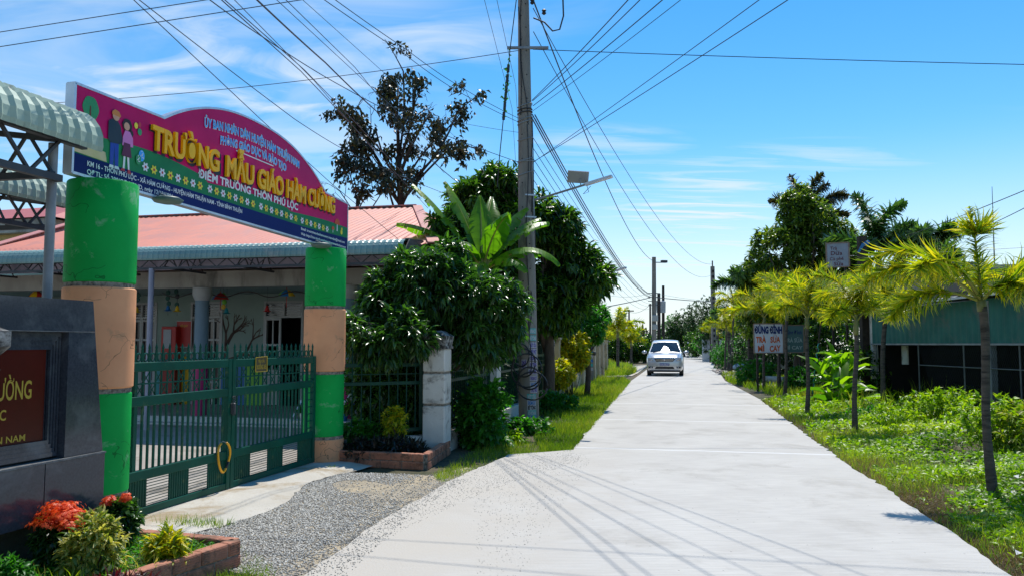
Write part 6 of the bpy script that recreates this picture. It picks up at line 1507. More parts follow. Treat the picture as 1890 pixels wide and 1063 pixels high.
# dark post with a blue rag
p = P(1590, 437, 22.5); t = thing('timber_post', 'tall dark timber post with a blue rag at its top', 'post', (p.x, 22.5, Z0))
build(MB().bar((p.x, 22.5, Z0-.1), p, .20), 'post', m_barkd, t)
mb = MB(); c_ = p-Vector((0, .12, .28)); mb.tube([c_+Vector((-.16, .0, -.2)), c_+Vector((-.03, -.02, .02)), c_+Vector((.13, 0, .1)), c_+Vector((.17, .1, .06))], [.03, .05, .06, .03], 8); build(mb, 'rag', pm('blue_rag', (.03, .16, .35), rough=.9), t)
# leaning bamboo pole wound with a teal cord
a_, b_ = P(1497, 742, 21.5), P(1516, 590, 21.3); t = thing('leaning_pole', 'thin leaning pole wound with teal cord among the palms', 'pole', tuple(a_))
build(MB().tube([a_, b_], .022, 6), 'rod', m_barkd, t); build(MB().tube([a_.lerp(b_, f)+Vector((.02*math.cos(f*60), -.02, .02*math.sin(f*60)*0)) for f in np.linspace(.1, .72, 60)], .014, 5), 'cord', pm('teal_cord', (.02, .30, .28), rough=.6), t)
# low grey wall and rubble at the far right verge
a_, b_ = G(1395, 690), G(1482, 694); t = thing('low_wall', 'low grey block wall beyond the rubble under the boards', 'wall', tuple(a_)); build(MB().bar(a_+Vector((0, 1.5, .35)), b_+Vector((0, 1.5, .35)), .18, .9), 'wall', m_beam, t)
rb = [(p.x, p.y) for p in (G(1312, 683), G(1345, 698), G(1400, 712), G(1460, 718), G(1440, 702), G(1370, 686))]
x, y = scatter(rb, 500); stones('rubble', x, y, np.full(500, .0), .05, .17, lm('rubble_stone', [(.16, .13, .11), (.32, .28, .24), (.5, .46, .42)], .95, 0))
c_ = G(1366, 683); t = thing('sack', 'white and blue plastic sack lying on the rubble', 'sack', tuple(c_)); build(MB().sphere((c_.x, c_.y, .18), (.45, .35, .22), 14, 8), 'bag', pm('sack_white', (.55, .58, .62), (.2, .35, .5), 3, .6), t, smooth=True)
c_ = G(1425, 708); t = thing('clay_pipe', 'short pale concrete pipe lying beside the palm feet', 'pipe', tuple(c_)); build(MB().tube([c_+Vector((-.35, 0, .16)), c_+Vector((.3, -.45, .14))], .16, 14, True), 'pipe', m_apron, t, smooth=2)
a_, b_ = P(1296, 655, 72), P(1385, 655, 58); mb = MB(); mb.slabpoly([Vector((a_.x, a_.y, Z0)), Vector((b_.x, b_.y, Z0)), Vector((b_.x, b_.y, 1.75)), Vector((a_.x, a_.y, 2.0))], Vector((-.5, -.86, 0)).normalized(), .15)
t = thing('boundary_wall', 'pale blue-grey boundary wall behind the farther palms', 'wall', (a_.x, a_.y, Z0)); build(mb, 'wall', pm('paleblue_wall', (.33, .38, .42), (.26, .30, .33), 2, .8), t)

# ------------------------------------------------------------------ utility poles
pb = Vector((.34, 15.9, Z0)); ptp = Vector((.22, 15.9, 10.2))
t = thing('utility_pole', 'tall concrete utility pole covered with paper stickers', 'utility pole', tuple(pb))
pc = lambda z: pb.lerp(ptp, (z-Z0)/(ptp.z-Z0)); prr = lambda z: .205-.0105*z
build(MB().tube([pc(z) for z in (-.1, .5, 1, 2, 4, 6, 8, 10.2)], [prr(z) for z in (-.1, .5, 1, 2, 4, 6, 8, 10.2)], 24), 'shaft', m_pole, t, smooth=2)
hol = MB()
for k in range(34):
    z = 1.8+k*.25; a = -PI/2+(.35 if k % 2 else -.5); c_ = pc(z)+Vector((math.cos(a), math.sin(a), 0))*(prr(z)-.006); hol.tube([c_, c_+Vector((math.cos(a), math.sin(a), 0))*.009], .014, 8)
build(hol, 'bolt_holes', m_dark, t)
def patch(z0, z1, a0, a1, mat, name='sticker', text=None, tm=None, par=None, dr=.004):
    mb = MB(); n = 6; vs = []
    for z in (z0, z1):
        for k in range(n+1): a = a0+(a1-a0)*k/n; c_ = pc(z)+Vector((math.cos(a), math.sin(a), 0))*(prr(z)+dr); vs.append(c_)
    o = build(mb.add(vs, [(k, k+1, n+2+k, n+1+k) for k in range(n)]), name, mat, par or t)
    if text:
        vs, fs = text_mesh(text, .05); x0 = min(v[0] for v in vs); x1 = max(v[0] for v in vs); y1 = .73; out = []
        for v in vs:
            a = a0+(a1-a0)*(.08+.84*(v[0]-x0)/(x1-x0)); z = z0+(z1-z0)*(.16+.66*v[1]/y1); out.append(pc(z)+Vector((math.cos(a), math.sin(a), 0))*(prr(z)+dr+.004))
        build(MB().add(out, fs), 'lettering', tm, o)
mteal = pm('sticker_teal', (.05, .42, .38)); mpur = pm('sticker_purple', (.10, .06, .35)); mst = pm('sticker_white', (.55, .54, .56), (.45, .44, .46), 6); mbl = pm('sticker_blue', (.02, .18, .50)); mkk = pm('sticker_black', (.03, .03, .04)); mwh = pm('sticker_white'[:13], (.6, .6, .6))
yy = lambda y: P(975, y, 15.72).z
lst = [(610, mteal, mst, 'KHOAN CẮT', 1), (623, mteal, mst, 'BÊ TÔNG', 1), (636, mst, mpur, 'HÚT CẦU', 1), (648, mst, mpur, 'BỂ PHỐT', .6), (660, mst, mpur, 'KHOAN CẮT', 1), (672, mst, mpur, 'BÊ TÔNG', 1), (685, mst, mpur, 'SỬA NHÀ', 1.3), (697, mst, mpur, 'KHOAN CẮT', 1), (709, mst, mbl, 'VAY TIỀN', 1), (719, mst, mpur, 'CHO THUÊ', .9), (731, mteal, mst, 'HÚT CẦU', 1.1), (742, mst, mbl, 'KHOAN CẮT', 1.1), (751, mst, mkk, 'BÊ TÔNG', 1.1), (761, mteal, mst, 'KHOAN', 1), (771, mbl, mst, 'SỬA NHÀ', 1)]
for y_, m1, m2, s_, w_ in lst:
    z = yy(y_); patch(z-.058, z+.052, -1.0-.45*w_+ (0 if y_ < 728 else -.25), -.55+(0 if y_ < 728 else -.25), m1, 'sticker', s_, m2)
for y_, m1, m2, s_ in ((577, mteal, mst, '133'), (589, mst, mkk, 'BÊ TÔNG'), (612, mteal, mst, 'TÔNG'), (668, mst, mpur, 'THUÊ'), (675, mst, mpur, 'CẮT')):
    z = yy(y_); patch(z-.055, z+.055, -2.35, -1.75, m1, 'sticker', s_, m2, dr=.0045)
# straps, cable runs down the pole
for y_ in (196, 205, 211, 222, 228, 258, 296, 300, 322): 
    z = P(968, y_, 15.9).z; mb = MB(); mb.tube([pc(z+.03*math.sin(k*.5))+Vector((math.cos(k*PI/8), math.sin(k*PI/8), 0))*(prr(z)+.012)+Vector((0, 0, .02*math.sin(k*PI/8+y_))) for k in range(17)], .012, 5, False); build(mb, 'strap', m_wire if y_ % 2 else m_steel, t)
for k, (a0, a1, z0, z1) in enumerate(((-2.6, -1.2, 8.5, 6.0), (-1.3, -1.6, 6.0, 1.8), (-.3, -1.0, 6.2, 4.2), (-1.9, -2.3, 9.8, 6.2), (-1.15, -1.4, 2.6, 1.0), (-.15, -.3, 6.1, 3.2))):
    mb = MB(); mb.tube([pc(z0+(z1-z0)*f)+Vector((math.cos(a0+(a1-a0)*f+.15*math.sin(f*9)), math.sin(a0+(a1-a0)*f+.15*math.sin(f*9)), 0))*(prr(z0+(z1-z0)*f)+.012) for f in np.linspace(0, 1, 24)], .009, 5); build(mb, 'cable_run', m_wire, t)
mb = MB(); z = P(985, 93, 15.9).z; mb.bar(pc(z)+Vector((-.35, -.12, 0)), pc(z)+Vector((.5, -.12, 0)), .05); build(mb, 'cross_bracket', m_steel, t)
for dx, zz in ((.16, 8.75), (.18, 8.60), (.42, 8.38)):
    mb = MB(); c_ = pc(zz)+Vector((dx, -.1, 0)); mb.lathe([(.02, -.06), (.05, -.03), (.03, 0), (.05, .03), (.02, .06)], c_, 10); build(mb, 'insulator', m_wire, t)
mb = MB(); mb.bar(pc(3.5+1.15)+Vector((.15, -.1, 0)), pc(3.5+.55)+Vector((.16, -.1, 0)), .05, .03); build(mb, 'lamp_bracket', m_steel, t)
for z in (4.55, 4.1): mb = MB(); mb.bar(pc(z)+Vector((-.02, -.17, 0)), pc(z)+Vector((.2, -.1, 0)), .03); build(mb, 'clamp', pm('pale_steel', (.55, .6, .66), rough=.4, metal=.3), t)
# coils of spare cable
t = thing('cable_coils', 'loops of black cable hung low on the utility pole', 'cable coil', (.05, 15.7, 1.2))
for k in range(5):
    c_ = P(962+5*k, 655+14*k, 15.62); r_ = .20+.05*(k % 3); mb = MB(); mb.tube([c_+Vector((r_*math.cos(x)*(.8+.1*k), -.02*k+.03*math.sin(2*x), r_*1.1*math.sin(x))) for x in np.linspace(0, 2*PI*.97, 22)], .016, 6); build(mb, 'loop', m_wire, t, smooth=True)
def streetlight(p0, p1, f, label, k=1.0):
    t = thing('solar_street_light', label, 'street light', tuple(p0), 0, 'solar street lights on the poles'); d = (p1-p0).normalized()
    build(MB().tube([p0, p0.lerp(p1, .72)], .022*k, 8), 'arm', m_steel, t)
    mb = MB(); mb.bar(p0.lerp(p1, .66), p1, .11*k, .05*k); build(mb, 'lamp_head', pm('lamp_alu', (.55, .57, .6), rough=.4, metal=.4), t)
    c_ = p0.lerp(p1, f); build(MB().bar(c_, c_+Vector((0, 0, .14*k)), .02), 'panel_stalk', m_steel, t)
    mb = MB(); mb.box(c_+Vector((-.05, 0, .18*k)), (.42*k, .30*k, .02), M=Matrix.Rotation(rad(-38), 4, 'X') @ Matrix.Rotation(rad(6), 4, 'Y')); build(mb, 'solar_panel', pm('panel_grey', (.30, .33, .36), rough=.35), t)
    build(MB().tube([c_+Vector((.1, 0, .1)), c_+Vector((.16, 0, -.12)), c_+Vector((.05, 0, -.16)), c_+Vector((.2, 0, .0))], .006, 5), 'lead', m_wire, t)
p0 = pc(4.45)+Vector((.18, -.1, 0)); streetlight(p0, P(1130, 326, 15.2), .60, 'street light with solar panel on an arm of the stickered pole')
def pole(px, pyt, Y, r, label, pyb=None, mat=m_pole, group=None, sq=False, pxb=None):
    tpp = P(px, pyt, Y); b = Vector((P(pxb or px, 640, Y).x, Y, Z0)); t = thing('utility_pole', label, 'utility pole', tuple(b), 0, group)
    build(MB().tube([b, tpp], [r, r*.75], 4 if sq else 12), 'shaft', mat, t, smooth=False if sq else 2); return t, b, tpp
g_ = 'distant utility poles'
t, b, tp2 = pole(1089, 455, 33, .14, 'second stickered pole beyond the yellow shrub', pxb=1089)
for k in range(7):
    z = .5+k*.17; o = build(MB().box((b.x, 33-.135, z), (.2, .02, .12)), 'sticker', [mst, mteal, mbl][k % 3], t)
build(MB().sphere((b.x+.16, 32.85, 1.15), (.08, .06, .09), 8, 6), 'meter', m_wire, t)
streetlight(P(1100, 512, 33), P(1155, 494, 32), .45, 'solar street light above the beige fence', 1.3)
t, b, tA = pole(1207, 475, 60, .20, 'tall dark pole with camera and boxes behind the van', mat=m_pole, group=g_)
build(MB().bar(tA+Vector((0, 0, -.4)), tA+Vector((.85, 0, -.42)), .06), 'camera_arm', m_dsteel, t); build(MB().box(tA+Vector((.75, -.1, -.35)), (.45, .3, .18), rz=.2), 'camera', m_dsteel, t)
for y_, s in ((587, .42), (603, .36)): c_ = P(1209, y_, 59.7); build(MB().box(c_, (s, .25, s*1.1), bev=.02), 'meter_box', m_frame, t)
for k in range(4): z = 4.5+.3*k; build(MB().bar(Vector((b.x-.4, 60, z)), Vector((b.x+.5, 60, z)), .05), 'cross_arm', m_dsteel, t)
t, b, tB = pole(1216, 541, 66, .17, 'shorter dark pole right beside the tall one', mat=m_barkd, group=g_)
t, b, tC = pole(1224, 527, 74, .16, 'slim pole carrying a small drum transformer', mat=m_barkd, group=g_)
c_ = P(1220, 566, 73.5); build(MB().lathe([(.42, -.55), (.45, .5), (.2, .6)], c_, 12), 'drum', m_frame, t)
t, b, tD = pole(1200, 560, 80, .12, 'thin pole left of the tall one', mat=m_barkd, group=g_)
t, b, tE = pole(1161, 571, 90, .12, 'T-shaped pole over the lane corner', mat=m_barkd, group=g_); build(MB().bar(tE+Vector((-.55, 0, -.15)), tE+Vector((.55, 0, -.15)), .12), 'cross_arm', m_barkd, t)
tp_ = P(1315, 492, 62); b = Vector((tp_.x, 62, Z0)); t = thing('concrete_pylon', 'square concrete pylon with ladder holes above the trees', 'pylon', tuple(b), 0, g_)
build(MB().box((b.x, 62, tp_.z/2), (.36, .36, tp_.z), top=(.75, .75)), 'shaft', m_pole, t)
mb = MB(); 
for k in range(14): mb.box((b.x, 61.83, tp_.z-.4-k*.42), (.12, .06, .2))
build(mb, 'ladder_holes', m_dark, t); build(MB().tube([tp_, tp_+Vector((0, 0, .45))], .05, 6), 'spike', m_dsteel, t)
# bare tree left of the van
c_ = P(1190, 650, 68); t = thing('bare_tree', 'leafless lopped tree just left of the van roof', 'tree', (c_.x, 68, Z0)); mb = MB(); bp = Vector((c_.x, 68, Z0))
for px, py, r_ in ((1186, 598, .16), (1178, 618, .12), (1200, 612, .12), (1192, 604, .1), (1170, 628, .08)): limb(mb, bp+Vector((0, 0, 1.2)), P(px, py, 68), r_, .06, 6, .12)
mb.tube([bp, bp+Vector((0, 0, 1.3))], .2, 8); build(mb, 'trunk', m_barkd, t)

# ------------------------------------------------------------------ overhead cables
def wire(pts, sag, r, label, mat=m_wire, n=30, ext=(0, 0), group='overhead cables'):
    """pts: 3D anchor points; each span sags; ext lengthens the first and last spans out of view"""
    pts = [Vector(p) for p in pts]
    if ext[0]: pts[0] = pts[0]+(pts[0]-pts[1])*ext[0]
    if ext[1]: pts[-1] = pts[-1]+(pts[-1]-pts[-2])*ext[1]
    out = []
    for a, b in zip(pts[:-1], pts[1:]):
        for i in range(n): f = i/n; p = a.lerp(b, f); p.z -= sag*4*f*(1-f); out.append(p)
    out.append(pts[-1]); o = build(MB().tube(out, r, 5), 'overhead_cable', mat, loc=out[0]); props(o, label, 'cable', group); return o
PW = lambda x, y, Y: P(x, y, Y)
wire([PW(0, 60, 11.5), PW(385, 0, 10.4)], 0, 0.0064, 'upper of two cables crossing the top-left corner', ext=(1, 2))
wire([PW(0, 87, 11.0), PW(560, 0, 10.2)], 0, 0.0064, 'lower of two cables crossing the top-left corner', ext=(1, 2))
wire([PW(70, 188, 19.5), PW(957, 94, 15.9)], .18, 0.0075, 'long cable from left behind the sign to the utility pole', ext=(.1, 0))
wire([PW(984, 92, 15.9), PW(1900, 116, 15.5)], .05, 0.0082, 'long cable from the utility pole across the right sky', ext=(0, .5))
wire([PW(246, 0, 7.0), PW(480, 220, 9.0), PW(610, 338, 11.5), PW(735, 442, 14.0)], .0, 0.0048, 'leftmost service cable slanting down to the school roof', ext=(.6, 0))
wire([PW(261, 0, 7.0), PW(543, 220, 9.6), PW(660, 290, 12.5), PW(840, 365, 17)], .02, 0.0048, 'second service cable from the left, above the arch sign', ext=(.6, 0))
wire([PW(391, 0, 7.6), PW(488, 71, 9.0), PW(640, 165, 11.5), PW(760, 225, 13.5), PW(957, 300, 15.9)], .02, 0.0061, 'cable curving from the top edge down to the pole', ext=(.6, 0))
wire([PW(408, 0, 8), PW(555, 132, 11), PW(650, 232, 14.5), PW(790, 385, 21)], .0, 0.0068, 'left one of a close pair slanting through the dark tree', ext=(.6, 0))
wire([PW(414, 0, 8), PW(562, 130, 11), PW(657, 228, 14.5), PW(800, 380, 21)], .0, 0.0061, 'right one of a close pair slanting through the dark tree', ext=(.6, 0))
wire([PW(432, 0, 8), PW(580, 150, 11.5), PW(700, 290, 16)], .0, 0.0048, 'thin cable beside the close pair', ext=(.6, .4))
wire([PW(477, 0, 8), PW(600, 116, 11), PW(711, 220, 15), PW(833, 328, 21), PW(960, 430, 30)], .02, 0.0109, 'thickest cable, running down past the dark tree', ext=(.6, 0))
wire([PW(510, 0, 9), PW(640, 120, 12), PW(726, 200, 15.5), PW(830, 300, 20)], .0, 0.0048, 'thin cable right of the thickest one', ext=(.6, 0))
wire([PW(527, 0, 9), PW(655, 125, 12), PW(722, 208, 15.5), PW(820, 320, 20)], .0, 0.0054, 'second thin cable right of the thickest one', ext=(.6, 0))
wire([PW(558, 0, 9), PW(711, 137, 13), PW(850, 262, 19)], .0, 0.0041, 'blue-tinted thin cable through the top of the dark tree', mat=m_wireb, ext=(.6, .3))
wire([PW(602, 0, 9), PW(742, 97, 11.5), PW(838, 165, 13.5), PW(957, 226, 15.9)], .02, 0.0054, 'left one of two cables meeting the pole at its strap', ext=(.6, 0))
wire([PW(622, 0, 9), PW(750, 92, 11.5), PW(845, 158, 13.5), PW(957, 219, 15.9)], .02, 0.0054, 'right one of two cables meeting the pole at its strap', ext=(.6, 0))
wire([PW(860, 225, 15.5), PW(957, 245, 15.9)], .05, 0.0041, 'short slack cable ending at the pole strap', mat=m_wireb, ext=(1.5, 0))
wire([PW(894, 0, 11), PW(945, 200, 15), PW(960, 420, 24)], .0, 0.0041, 'left one of two thin cables left of the pole', mat=m_wireb, ext=(.4, 0))
wire([PW(917, 0, 11), PW(952, 160, 14), PW(962, 330, 19)], .0, 0.0041, 'right one of two thin cables left of the pole', mat=m_wireb, ext=(.4, 0))
# from the pole towards the camera and off to the upper right
for i, (x0, y0, x1, Y1, sg, r_, lab) in enumerate(((982, 186, 1154, 9.6, .05, .010, 'steepest of the cables fanning to upper right'), (983, 187, 1174, 9.6, .06, .009, 'second of the cables fanning to upper right'), (984, 196, 1216, 9.8, .05, .010, 'third of the cables fanning to upper right'),
                                   (984, 205, 1249, 9.9, .05, .007, 'fourth, thinner cable fanning to upper right'), (985, 300, 1396, 8.6, .03, .007, 'upper of two long cables slanting to upper right'), (985, 299, 1444, 8.6, .05, .008, 'lower of two long cables slanting to upper right'))):
    wire([PW(x0, y0, 15.75), PW(x1, 0, Y1)], sg, r_*.75, lab, ext=(0, .5), mat=m_wireb if i == 3 else m_wire)
# down the road
wire([pc(8.75)+Vector((.18, 0, 0)), tA+Vector((0, 0, -.3))], 1.2, .016, 'heavy cable from the pole top down the road to tall dark pole')
wire([pc(8.5)+Vector((.2, 0, 0)), tp_+Vector((0, 0, .2))], 1.5, .009, 'upper of two cables from pole to the concrete pylon')
wire([pc(8.0)+Vector((.2, 0, 0)), tp_+Vector((0, 0, -.6))], 1.9, .009, 'lower of two cables from pole to the concrete pylon', mat=m_wireb)
dd_ = ['first', 'second', 'third', 'fourth', 'fifth', 'sixth', 'seventh', 'eighth', 'ninth', 'tenth']
for k in range(6):
    o_ = Vector((.05*math.cos(k*1.05), 0, .05*math.sin(k*1.05)))
    wire([pc(6.2)+Vector((.18, 0, 0))+o_, Vector((tA.x-.2, 60, 5.15))+o_*2.2], .72+.012*k, .013, dd_[k]+' cable of the dark bundle running along the road', group='bundle of cables along the road')
for k in range(5):
    wire([pc(5.75-.22*k)+Vector((.17, 0, 0)), Vector((tA.x-.2, 60, 4.9-.16*k))], .55+.10*k, .007, dd_[k]+' thin cable below the dark bundle along the road', mat=m_wireb if k % 2 else m_wire, group='thin cables below the bundle')
wire([PW(1050, 575, 40), PW(1204, 548, 60), PW(1345, 557, 75)], .1, .030, 'dark cable crossing behind the tall dark pole', ext=(.2, .3))
wire([PW(1130, 541, 62), PW(1204, 540, 60), PW(1345, 552, 75)], .3, .010, 'pale thin cable crossing above the dark one', mat=m_steel, ext=(.3, .3))
wire([PW(1080, 600, 50), PW(1161, 575, 90), PW(1200, 562, 80)], .4, .02, 'thin cable over the T-shaped pole', mat=m_steel)
wire([PW(1700, 425, 24), PW(1890, 349, 16)], .05, .010, 'upper cable over the shed at the right edge', ext=(.3, .3))
wire([PW(1800, 425, 24), PW(1890, 382, 18)], .05, .010, 'lower cable over the shed at the right edge', ext=(.4, .3))
wire([PW(1600, 470, 26), PW(1890, 455, 22)], .05, .006, 'faint thin cable behind the nearest palm crown', mat=m_steel, ext=(.3, .3))
# vine-grown stay left of the pole, and the hanging loop
t = thing('stay_cable', 'sagging stay cable with vine and black splices left of pole', 'cable', (.0, 15.4, 5)); pts = [PW(953, 0, 15.6), PW(941, 95, 15.5), PW(938, 130, 15.5), PW(929, 220, 15.5), PW(921, 300, 15.5), PW(918, 345, 15.6)]
pts[0] = pts[0]+(pts[0]-pts[1])*.6
build(MB().tube(pts, .010, 6), 'cable', m_wire, t)
mb = MB()
for f in (.2, .35, .5, .62, .75, .9): c_ = pts[1].lerp(pts[3], f); mb.tube([c_, c_-Vector((.01, 0, .16))], .030, 6)
build(mb, 'splices', m_wire, t); n = 60; f = rng.random(n)[:, None]; A0, A1 = np.array([tuple(pts[1])]), np.array([tuple(pts[3])])
leafmesh('vine', A0*(1-f)+A1*f+unit(n)*.05, unit(n), unit(n), rng.uniform(.04, .09, n), np.full(n, .05), ml_bush, t, 'fold')
build(MB().tube([PW(985, 34, 15.7), PW(1005, 42, 15.5), PW(1020, 58, 15.4), PW(1033, 55, 15.4), PW(1040, 30, 15.3), PW(1039, 0, 15.2), PW(1037, -40, 15.2)], .016, 8), 'overhead_cable', m_wire)
o = bpy.context.scene.objects[-1] if False else [x for x in bpy.data.objects if x.name.startswith('overhead_cable')][-1]
props(o, 'hooked loop of thick cable hanging right of the pole top', 'cable')

# ------------------------------------------------------------------ the van
def van():
    g = G(1227, 693.5); H0 = Vector((g.x, g.y-.0, 0)); t = thing('silver_van', 'silver people carrier driving towards the camera on the road', 'van', tuple(H0), -AX)
    paint = pm('van_silver', (.50, .52, .54), (.48, .50, .52), 5, .28, metal=.55, coat=.6); gl_ = pm('van_glass', (.02, .03, .04), rough=.04, spec=.8)
    Mx = Matrix.Translation(H0) @ Matrix.Rotation(-AX, 4, 'Z'); T_ = lambda x, y, z: Mx @ Vector((x, y, z))
    # stations: y, ztop, zbelt, half width at top, half width at belt, zbottom
    st = [(0.0, .74, .66, .62, .70, .30), (.05, .90, .74, .74, .82, .24), (.25, 1.00, .82, .79, .87, .22), (.6, 1.06, .88, .80, .885, .22), (.98, 1.12, .94, .80, .89, .22),
          (1.02, 1.13, .95, .80, .89, .22), (1.75, 1.64, .98, .63, .89, .22), (2.1, 1.73, .99, .62, .89, .22), (3.2, 1.76, 1.0, .62, .89, .22), (4.1, 1.70, 1.0, .60, .88, .22), (4.5, 1.25, .98, .62, .84, .30), (4.55, .8, .7, .6, .8, .35)]
    mb = MB(); rings = []
    for y, zt_, zb, wt, wb, z0 in st:
        half = [(0, z0), (wb*.86, z0), (wb*.97, z0+.10), (wb, (z0+zb)/2), (wb*.985, zb), (wt+.05, zt_-.10), (wt-.02, zt_-.025), (wt*.6, zt_), (0, zt_+.015)]
        rings.append([T_(x, y, z) for x, z in half]+[T_(-x, y, z) for x, z in reversed(half[1:-1])])
    n = len(rings[0]); vs = [v for r_ in rings for v in r_]; fs = []
    for i in range(len(rings)-1):
        for k in range(n): fs.append((i*n+k, (i+1)*n+k, (i+1)*n+(k+1) % n, i*n+(k+1) % n))
    fs.append(tuple(range(n))); fs.append(tuple((len(rings)-1)*n+k for k in range(n-1, -1, -1)))
    build(mb.add(vs, fs), 'body', paint, t, smooth=2)
    def quad(pts, name, mat, par=None): return build(MB().add([T_(*p) for p in pts], [tuple(range(len(pts)))]), name, mat, par or t)
    quad([(-.74, 1.06, 1.165), (.74, 1.06, 1.165), (.585, 1.70, 1.62), (0, 1.69, 1.645), (-.585, 1.70, 1.62)], 'windshield', gl_)
    for sx in (-1, 1):
        quad([(sx*.845, 1.5, 1.08), (sx*.845, 2.5, 1.08), (sx*.70, 2.5, 1.58), (sx*.70, 1.85, 1.55)][::sx], 'side_window', gl_); quad([(sx*.845, 2.56, 1.08), (sx*.845, 3.9, 1.08), (sx*.70, 3.7, 1.58), (sx*.70, 2.56, 1.58)][::sx], 'side_window', gl_)
    def bx(c, d, name, mat, bev=.01, par=None, tp=(1, 1)): return build(MB().box(T_(*c), d, M=Matrix.Rotation(-AX, 4, 'Z'), bev=bev), name, mat, par or t)
    md_ = pm('van_trim', (.015, .015, .017), rough=.4); chrome = pm('van_chrome', (.6, .6, .62), rough=.15, metal=.9); lens = pm('van_lens', (.55, .56, .58), (.4, .42, .45), 12, .12, metal=.3)
    gq = lambda pts, y, name, mat: build(MB().slabpoly([T_(x, y, z) for x, z in pts], Mx.to_3x3() @ Vector((0, -1, 0)), .05), name, mat, t)
    gr = gq([(-.40, .70), (.40, .70), (.50, .84), (-.50, .84)], -.03, 'grille', md_)
    mb = MB(); 
    for z in (.735, .77, .805): mb.bar(T_(-.42, -.035, z), T_(.42, -.035, z), .012, .012)
    build(mb, 'grille_bars', chrome, gr); build(MB().sphere(T_(0, -.045, .79), (.055, .012, .04), 12, 8), 'emblem', chrome, gr, smooth=True)
    gq([(-.48, .34), (.48, .34), (.40, .46), (-.40, .46)], -.02, 'lower_grille', md_)
    mb = MB()
    for a, b in (((-.50, .335), (.50, .335)), ((.50, .335), (.42, .475)), ((-.50, .335), (-.42, .475)), ((-.42, .475), (.42, .475))): mb.bar(T_(a[0], -.03, a[1]), T_(b[0], -.03, b[1]), .014)
    build(mb, 'chrome_surround', chrome, t)
    for sx in (-1, 1):
        pts = [(sx*.52, .72), (sx*.78, .73), (sx*.80, .88), (sx*.62, .86)][::-sx]
        hl = build(MB().add([T_(x, .0+.35*(abs(x)-.5)**1.5-.02, z) for x, z in pts], [(0, 1, 2, 3)]), 'headlight', lens, t)
        build(MB().sphere(T_(sx*.64, .02, .79), (.05, .03, .045), 10, 6), 'lamp_bowl', chrome, hl)
        fg = bx((sx*.66, .02, .42), (.20, .06, .09), 'fog_light', md_); build(MB().sphere(T_(sx*.64, -.015, .42), (.035, .02, .035), 8, 6), 'fog_lens', lens, fg)
        build(MB().bar(T_(sx*.54, -.0, .48), T_(sx*.78, .06, .48), .015), 'chrome_strip', chrome, t)
        mr_ = build(MB().sphere(T_(sx*1.02, 1.25, 1.13), (.13, .08, .085), 12, 8), 'mirror', paint, t, smooth=True); build(MB().bar(T_(sx*.86, 1.3, 1.07), T_(sx*.98, 1.27, 1.1), .04), 'mirror_arm', md_, mr_)
        for y in (.85, 3.6):
            w = build(MB().tube([T_(sx*.68, y, .31), T_(sx*.87, y, .31)], .31, 22), 'wheel', m_black, t, smooth=2); build(MB().tube([T_(sx*.86, y, .31), T_(sx*.88, y, .31)], .19, 16), 'rim', chrome, w)
    pl = bx((0, -.035, .565), (.46, .02, .11), 'number_plate', pm('plate_blue', (.05, .08, .30), rough=.4), .004)
    mb = MB(); text_on(mb, '51A-096.57', T_(-.20, -.048, .535), Mx.to_3x3() @ Vector((1, 0, 0)), (0, 0, 1), Mx.to_3x3() @ Vector((0, -1, 0)), .40, .06, .03); build(mb, 'plate_number', mbw, pl)
    bx((0, .15, .24), (1.5, .3, .08), 'skid_lip', md_); mb = MB(); mb.bar(T_(-.6, 1.04, 1.16), T_(.05, 1.15, 1.22), .02); mb.bar(T_(.0, 1.04, 1.16), T_(.6, 1.12, 1.20), .02); build(mb, 'wipers', md_, t)
    quad([(-.62, 1.655, 1.608), (-.40, 1.655, 1.608), (-.40, 1.62, 1.583), (-.64, 1.62, 1.583)], 'windshield_sticker', m_white)
    bx((0, 2.1, .30), (1.3, 3.2, .12), 'underbody', md_)
van()
# ------------------------------------------------------------------ motorbike and rider
g = G(1270, 659.5); ang = -rad(14); Mb = Matrix.Translation(g) @ Matrix.Rotation(ang, 4, 'Z'); T_ = lambda x, y, z: Mb @ Vector((x, y, z))
t = thing('motorbike', 'dark motorbike coming down the road behind the van', 'motorbike', tuple(g), ang)
for y in (-.62, .62): 
    w = build(MB().tube([T_(0+.0, y+.26*math.cos(a), .29+.26*math.sin(a)) for a in np.linspace(0, 2*PI, 21)], .045, 8), 'wheel', m_black, t); build(MB().tube([T_(-.02, y, .29), T_(.02, y, .29)], .20, 12), 'rim', m_steel, w)
mred2 = pm('bike_paint', (.03, .03, .04), rough=.3)
build(MB().tube([T_(0, -.45, .95), T_(0, -.40, .62), T_(0, -.15, .42), T_(0, .3, .5), T_(0, .7, .72)], [.05, .13, .12, .14, .08], 10), 'body', mred2, t, smooth=True)
build(MB().tube([T_(0, -.62, .29), T_(0, -.42, .95)], .05, 8), 'fork', m_steel, t); build(MB().tube([T_(-.34, -.38, 1.02), T_(0, -.45, .98), T_(.34, -.38, 1.02)], .02, 6), 'handlebar', m_black, t)
build(MB().sphere(T_(0, -.52, .92), (.10, .07, .09), 10, 6), 'headlight', mbw, t); build(MB().box(T_(0, .3, .74), (.24, .7, .09), bev=.03, rz=ang), 'seat', m_black, t)
for s in (-1, 1): build(MB().sphere(T_(s*.36, -.42, 1.16), (.06, .02, .04), 8, 6), 'mirror', mbw, t)
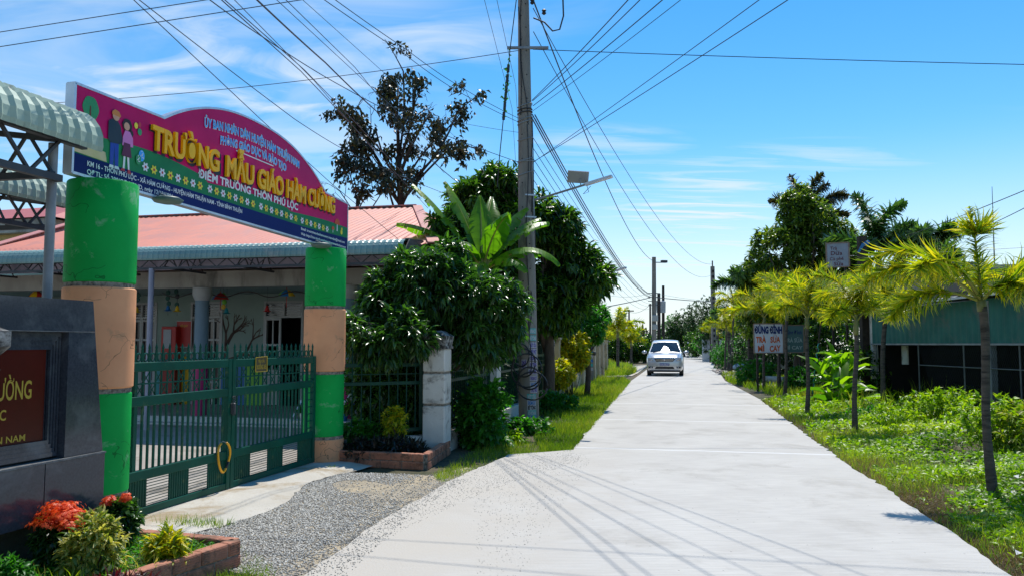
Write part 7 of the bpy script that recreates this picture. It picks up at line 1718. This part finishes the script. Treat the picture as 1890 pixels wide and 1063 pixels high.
build(MB().tube([T_(.14, .1, .3), T_(.15, .75, .38)], .05, 8), 'exhaust', m_steel, t)
def skin(name, verts, edges, radii, mat, parent=None, sub=1):
    me = bpy.data.meshes.new(name); bm = bmesh.new(); ly = bm.verts.layers.skin.verify(); vs = [bm.verts.new(v) for v in verts]
    for a, b in edges: bm.edges.new((vs[a], vs[b]))
    for v, r_ in zip(vs, radii): v[ly].radius = (r_, r_) if not hasattr(r_, '__len__') else r_
    vs[0][ly].use_root = True; bm.to_mesh(me); bm.free(); me.materials.append(mat); o = bpy.data.objects.new(name, me); COL.objects.link(o)
    m1 = o.modifiers.new('skin', 'SKIN'); m1.use_smooth_shade = True; m2 = o.modifiers.new('sub', 'SUBSURF'); m2.levels = sub; m2.render_levels = sub
    if parent: o.parent = parent
    return o
tr_ = thing('person', 'person in dark clothes and white helmet riding the motorbike', 'person', tuple(g), ang)
V_ = [(0, .15, .86), (0, .12, 1.1), (0, .06, 1.34), (0, .03, 1.46), (0, .0, 1.58)]; E_ = [(0, 1), (1, 2), (2, 3), (3, 4)]; R_ = [.15, .14, .15, .055, .09]
for s in (-1, 1):
    o = len(V_); V_ += [(s*.19, .06, 1.36), (s*.30, -.10, 1.16), (s*.32, -.33, 1.06), (s*.11, .12, .84), (s*.20, -.26, .76), (s*.17, -.16, .34), (s*.17, -.30, .30)]
    E_ += [(2, o), (o, o+1), (o+1, o+2), (0, o+3), (o+3, o+4), (o+4, o+5), (o+5, o+6)]; R_ += [.065, .05, .035, .09, .07, .05, .04]
skin('body', V_, E_, R_, pm('rider_clothes', (.035, .04, .05), (.02, .02, .03), 6, .8), tr_)
build(MB().sphere(T_(0, .0, 1.62), (.135, .15, .14), 14, 10), 'helmet', mbw, tr_, smooth=True); build(MB().sphere(T_(0, -.08, 1.56), (.085, .06, .07), 10, 8), 'face', pm('face_skin', (.4, .25, .17)), tr_, smooth=True)
build(MB().box(T_(0, -.09, 1.30), (.2, .02, .2), rz=ang, bev=.01), 'shirt_front', mbw, tr_)
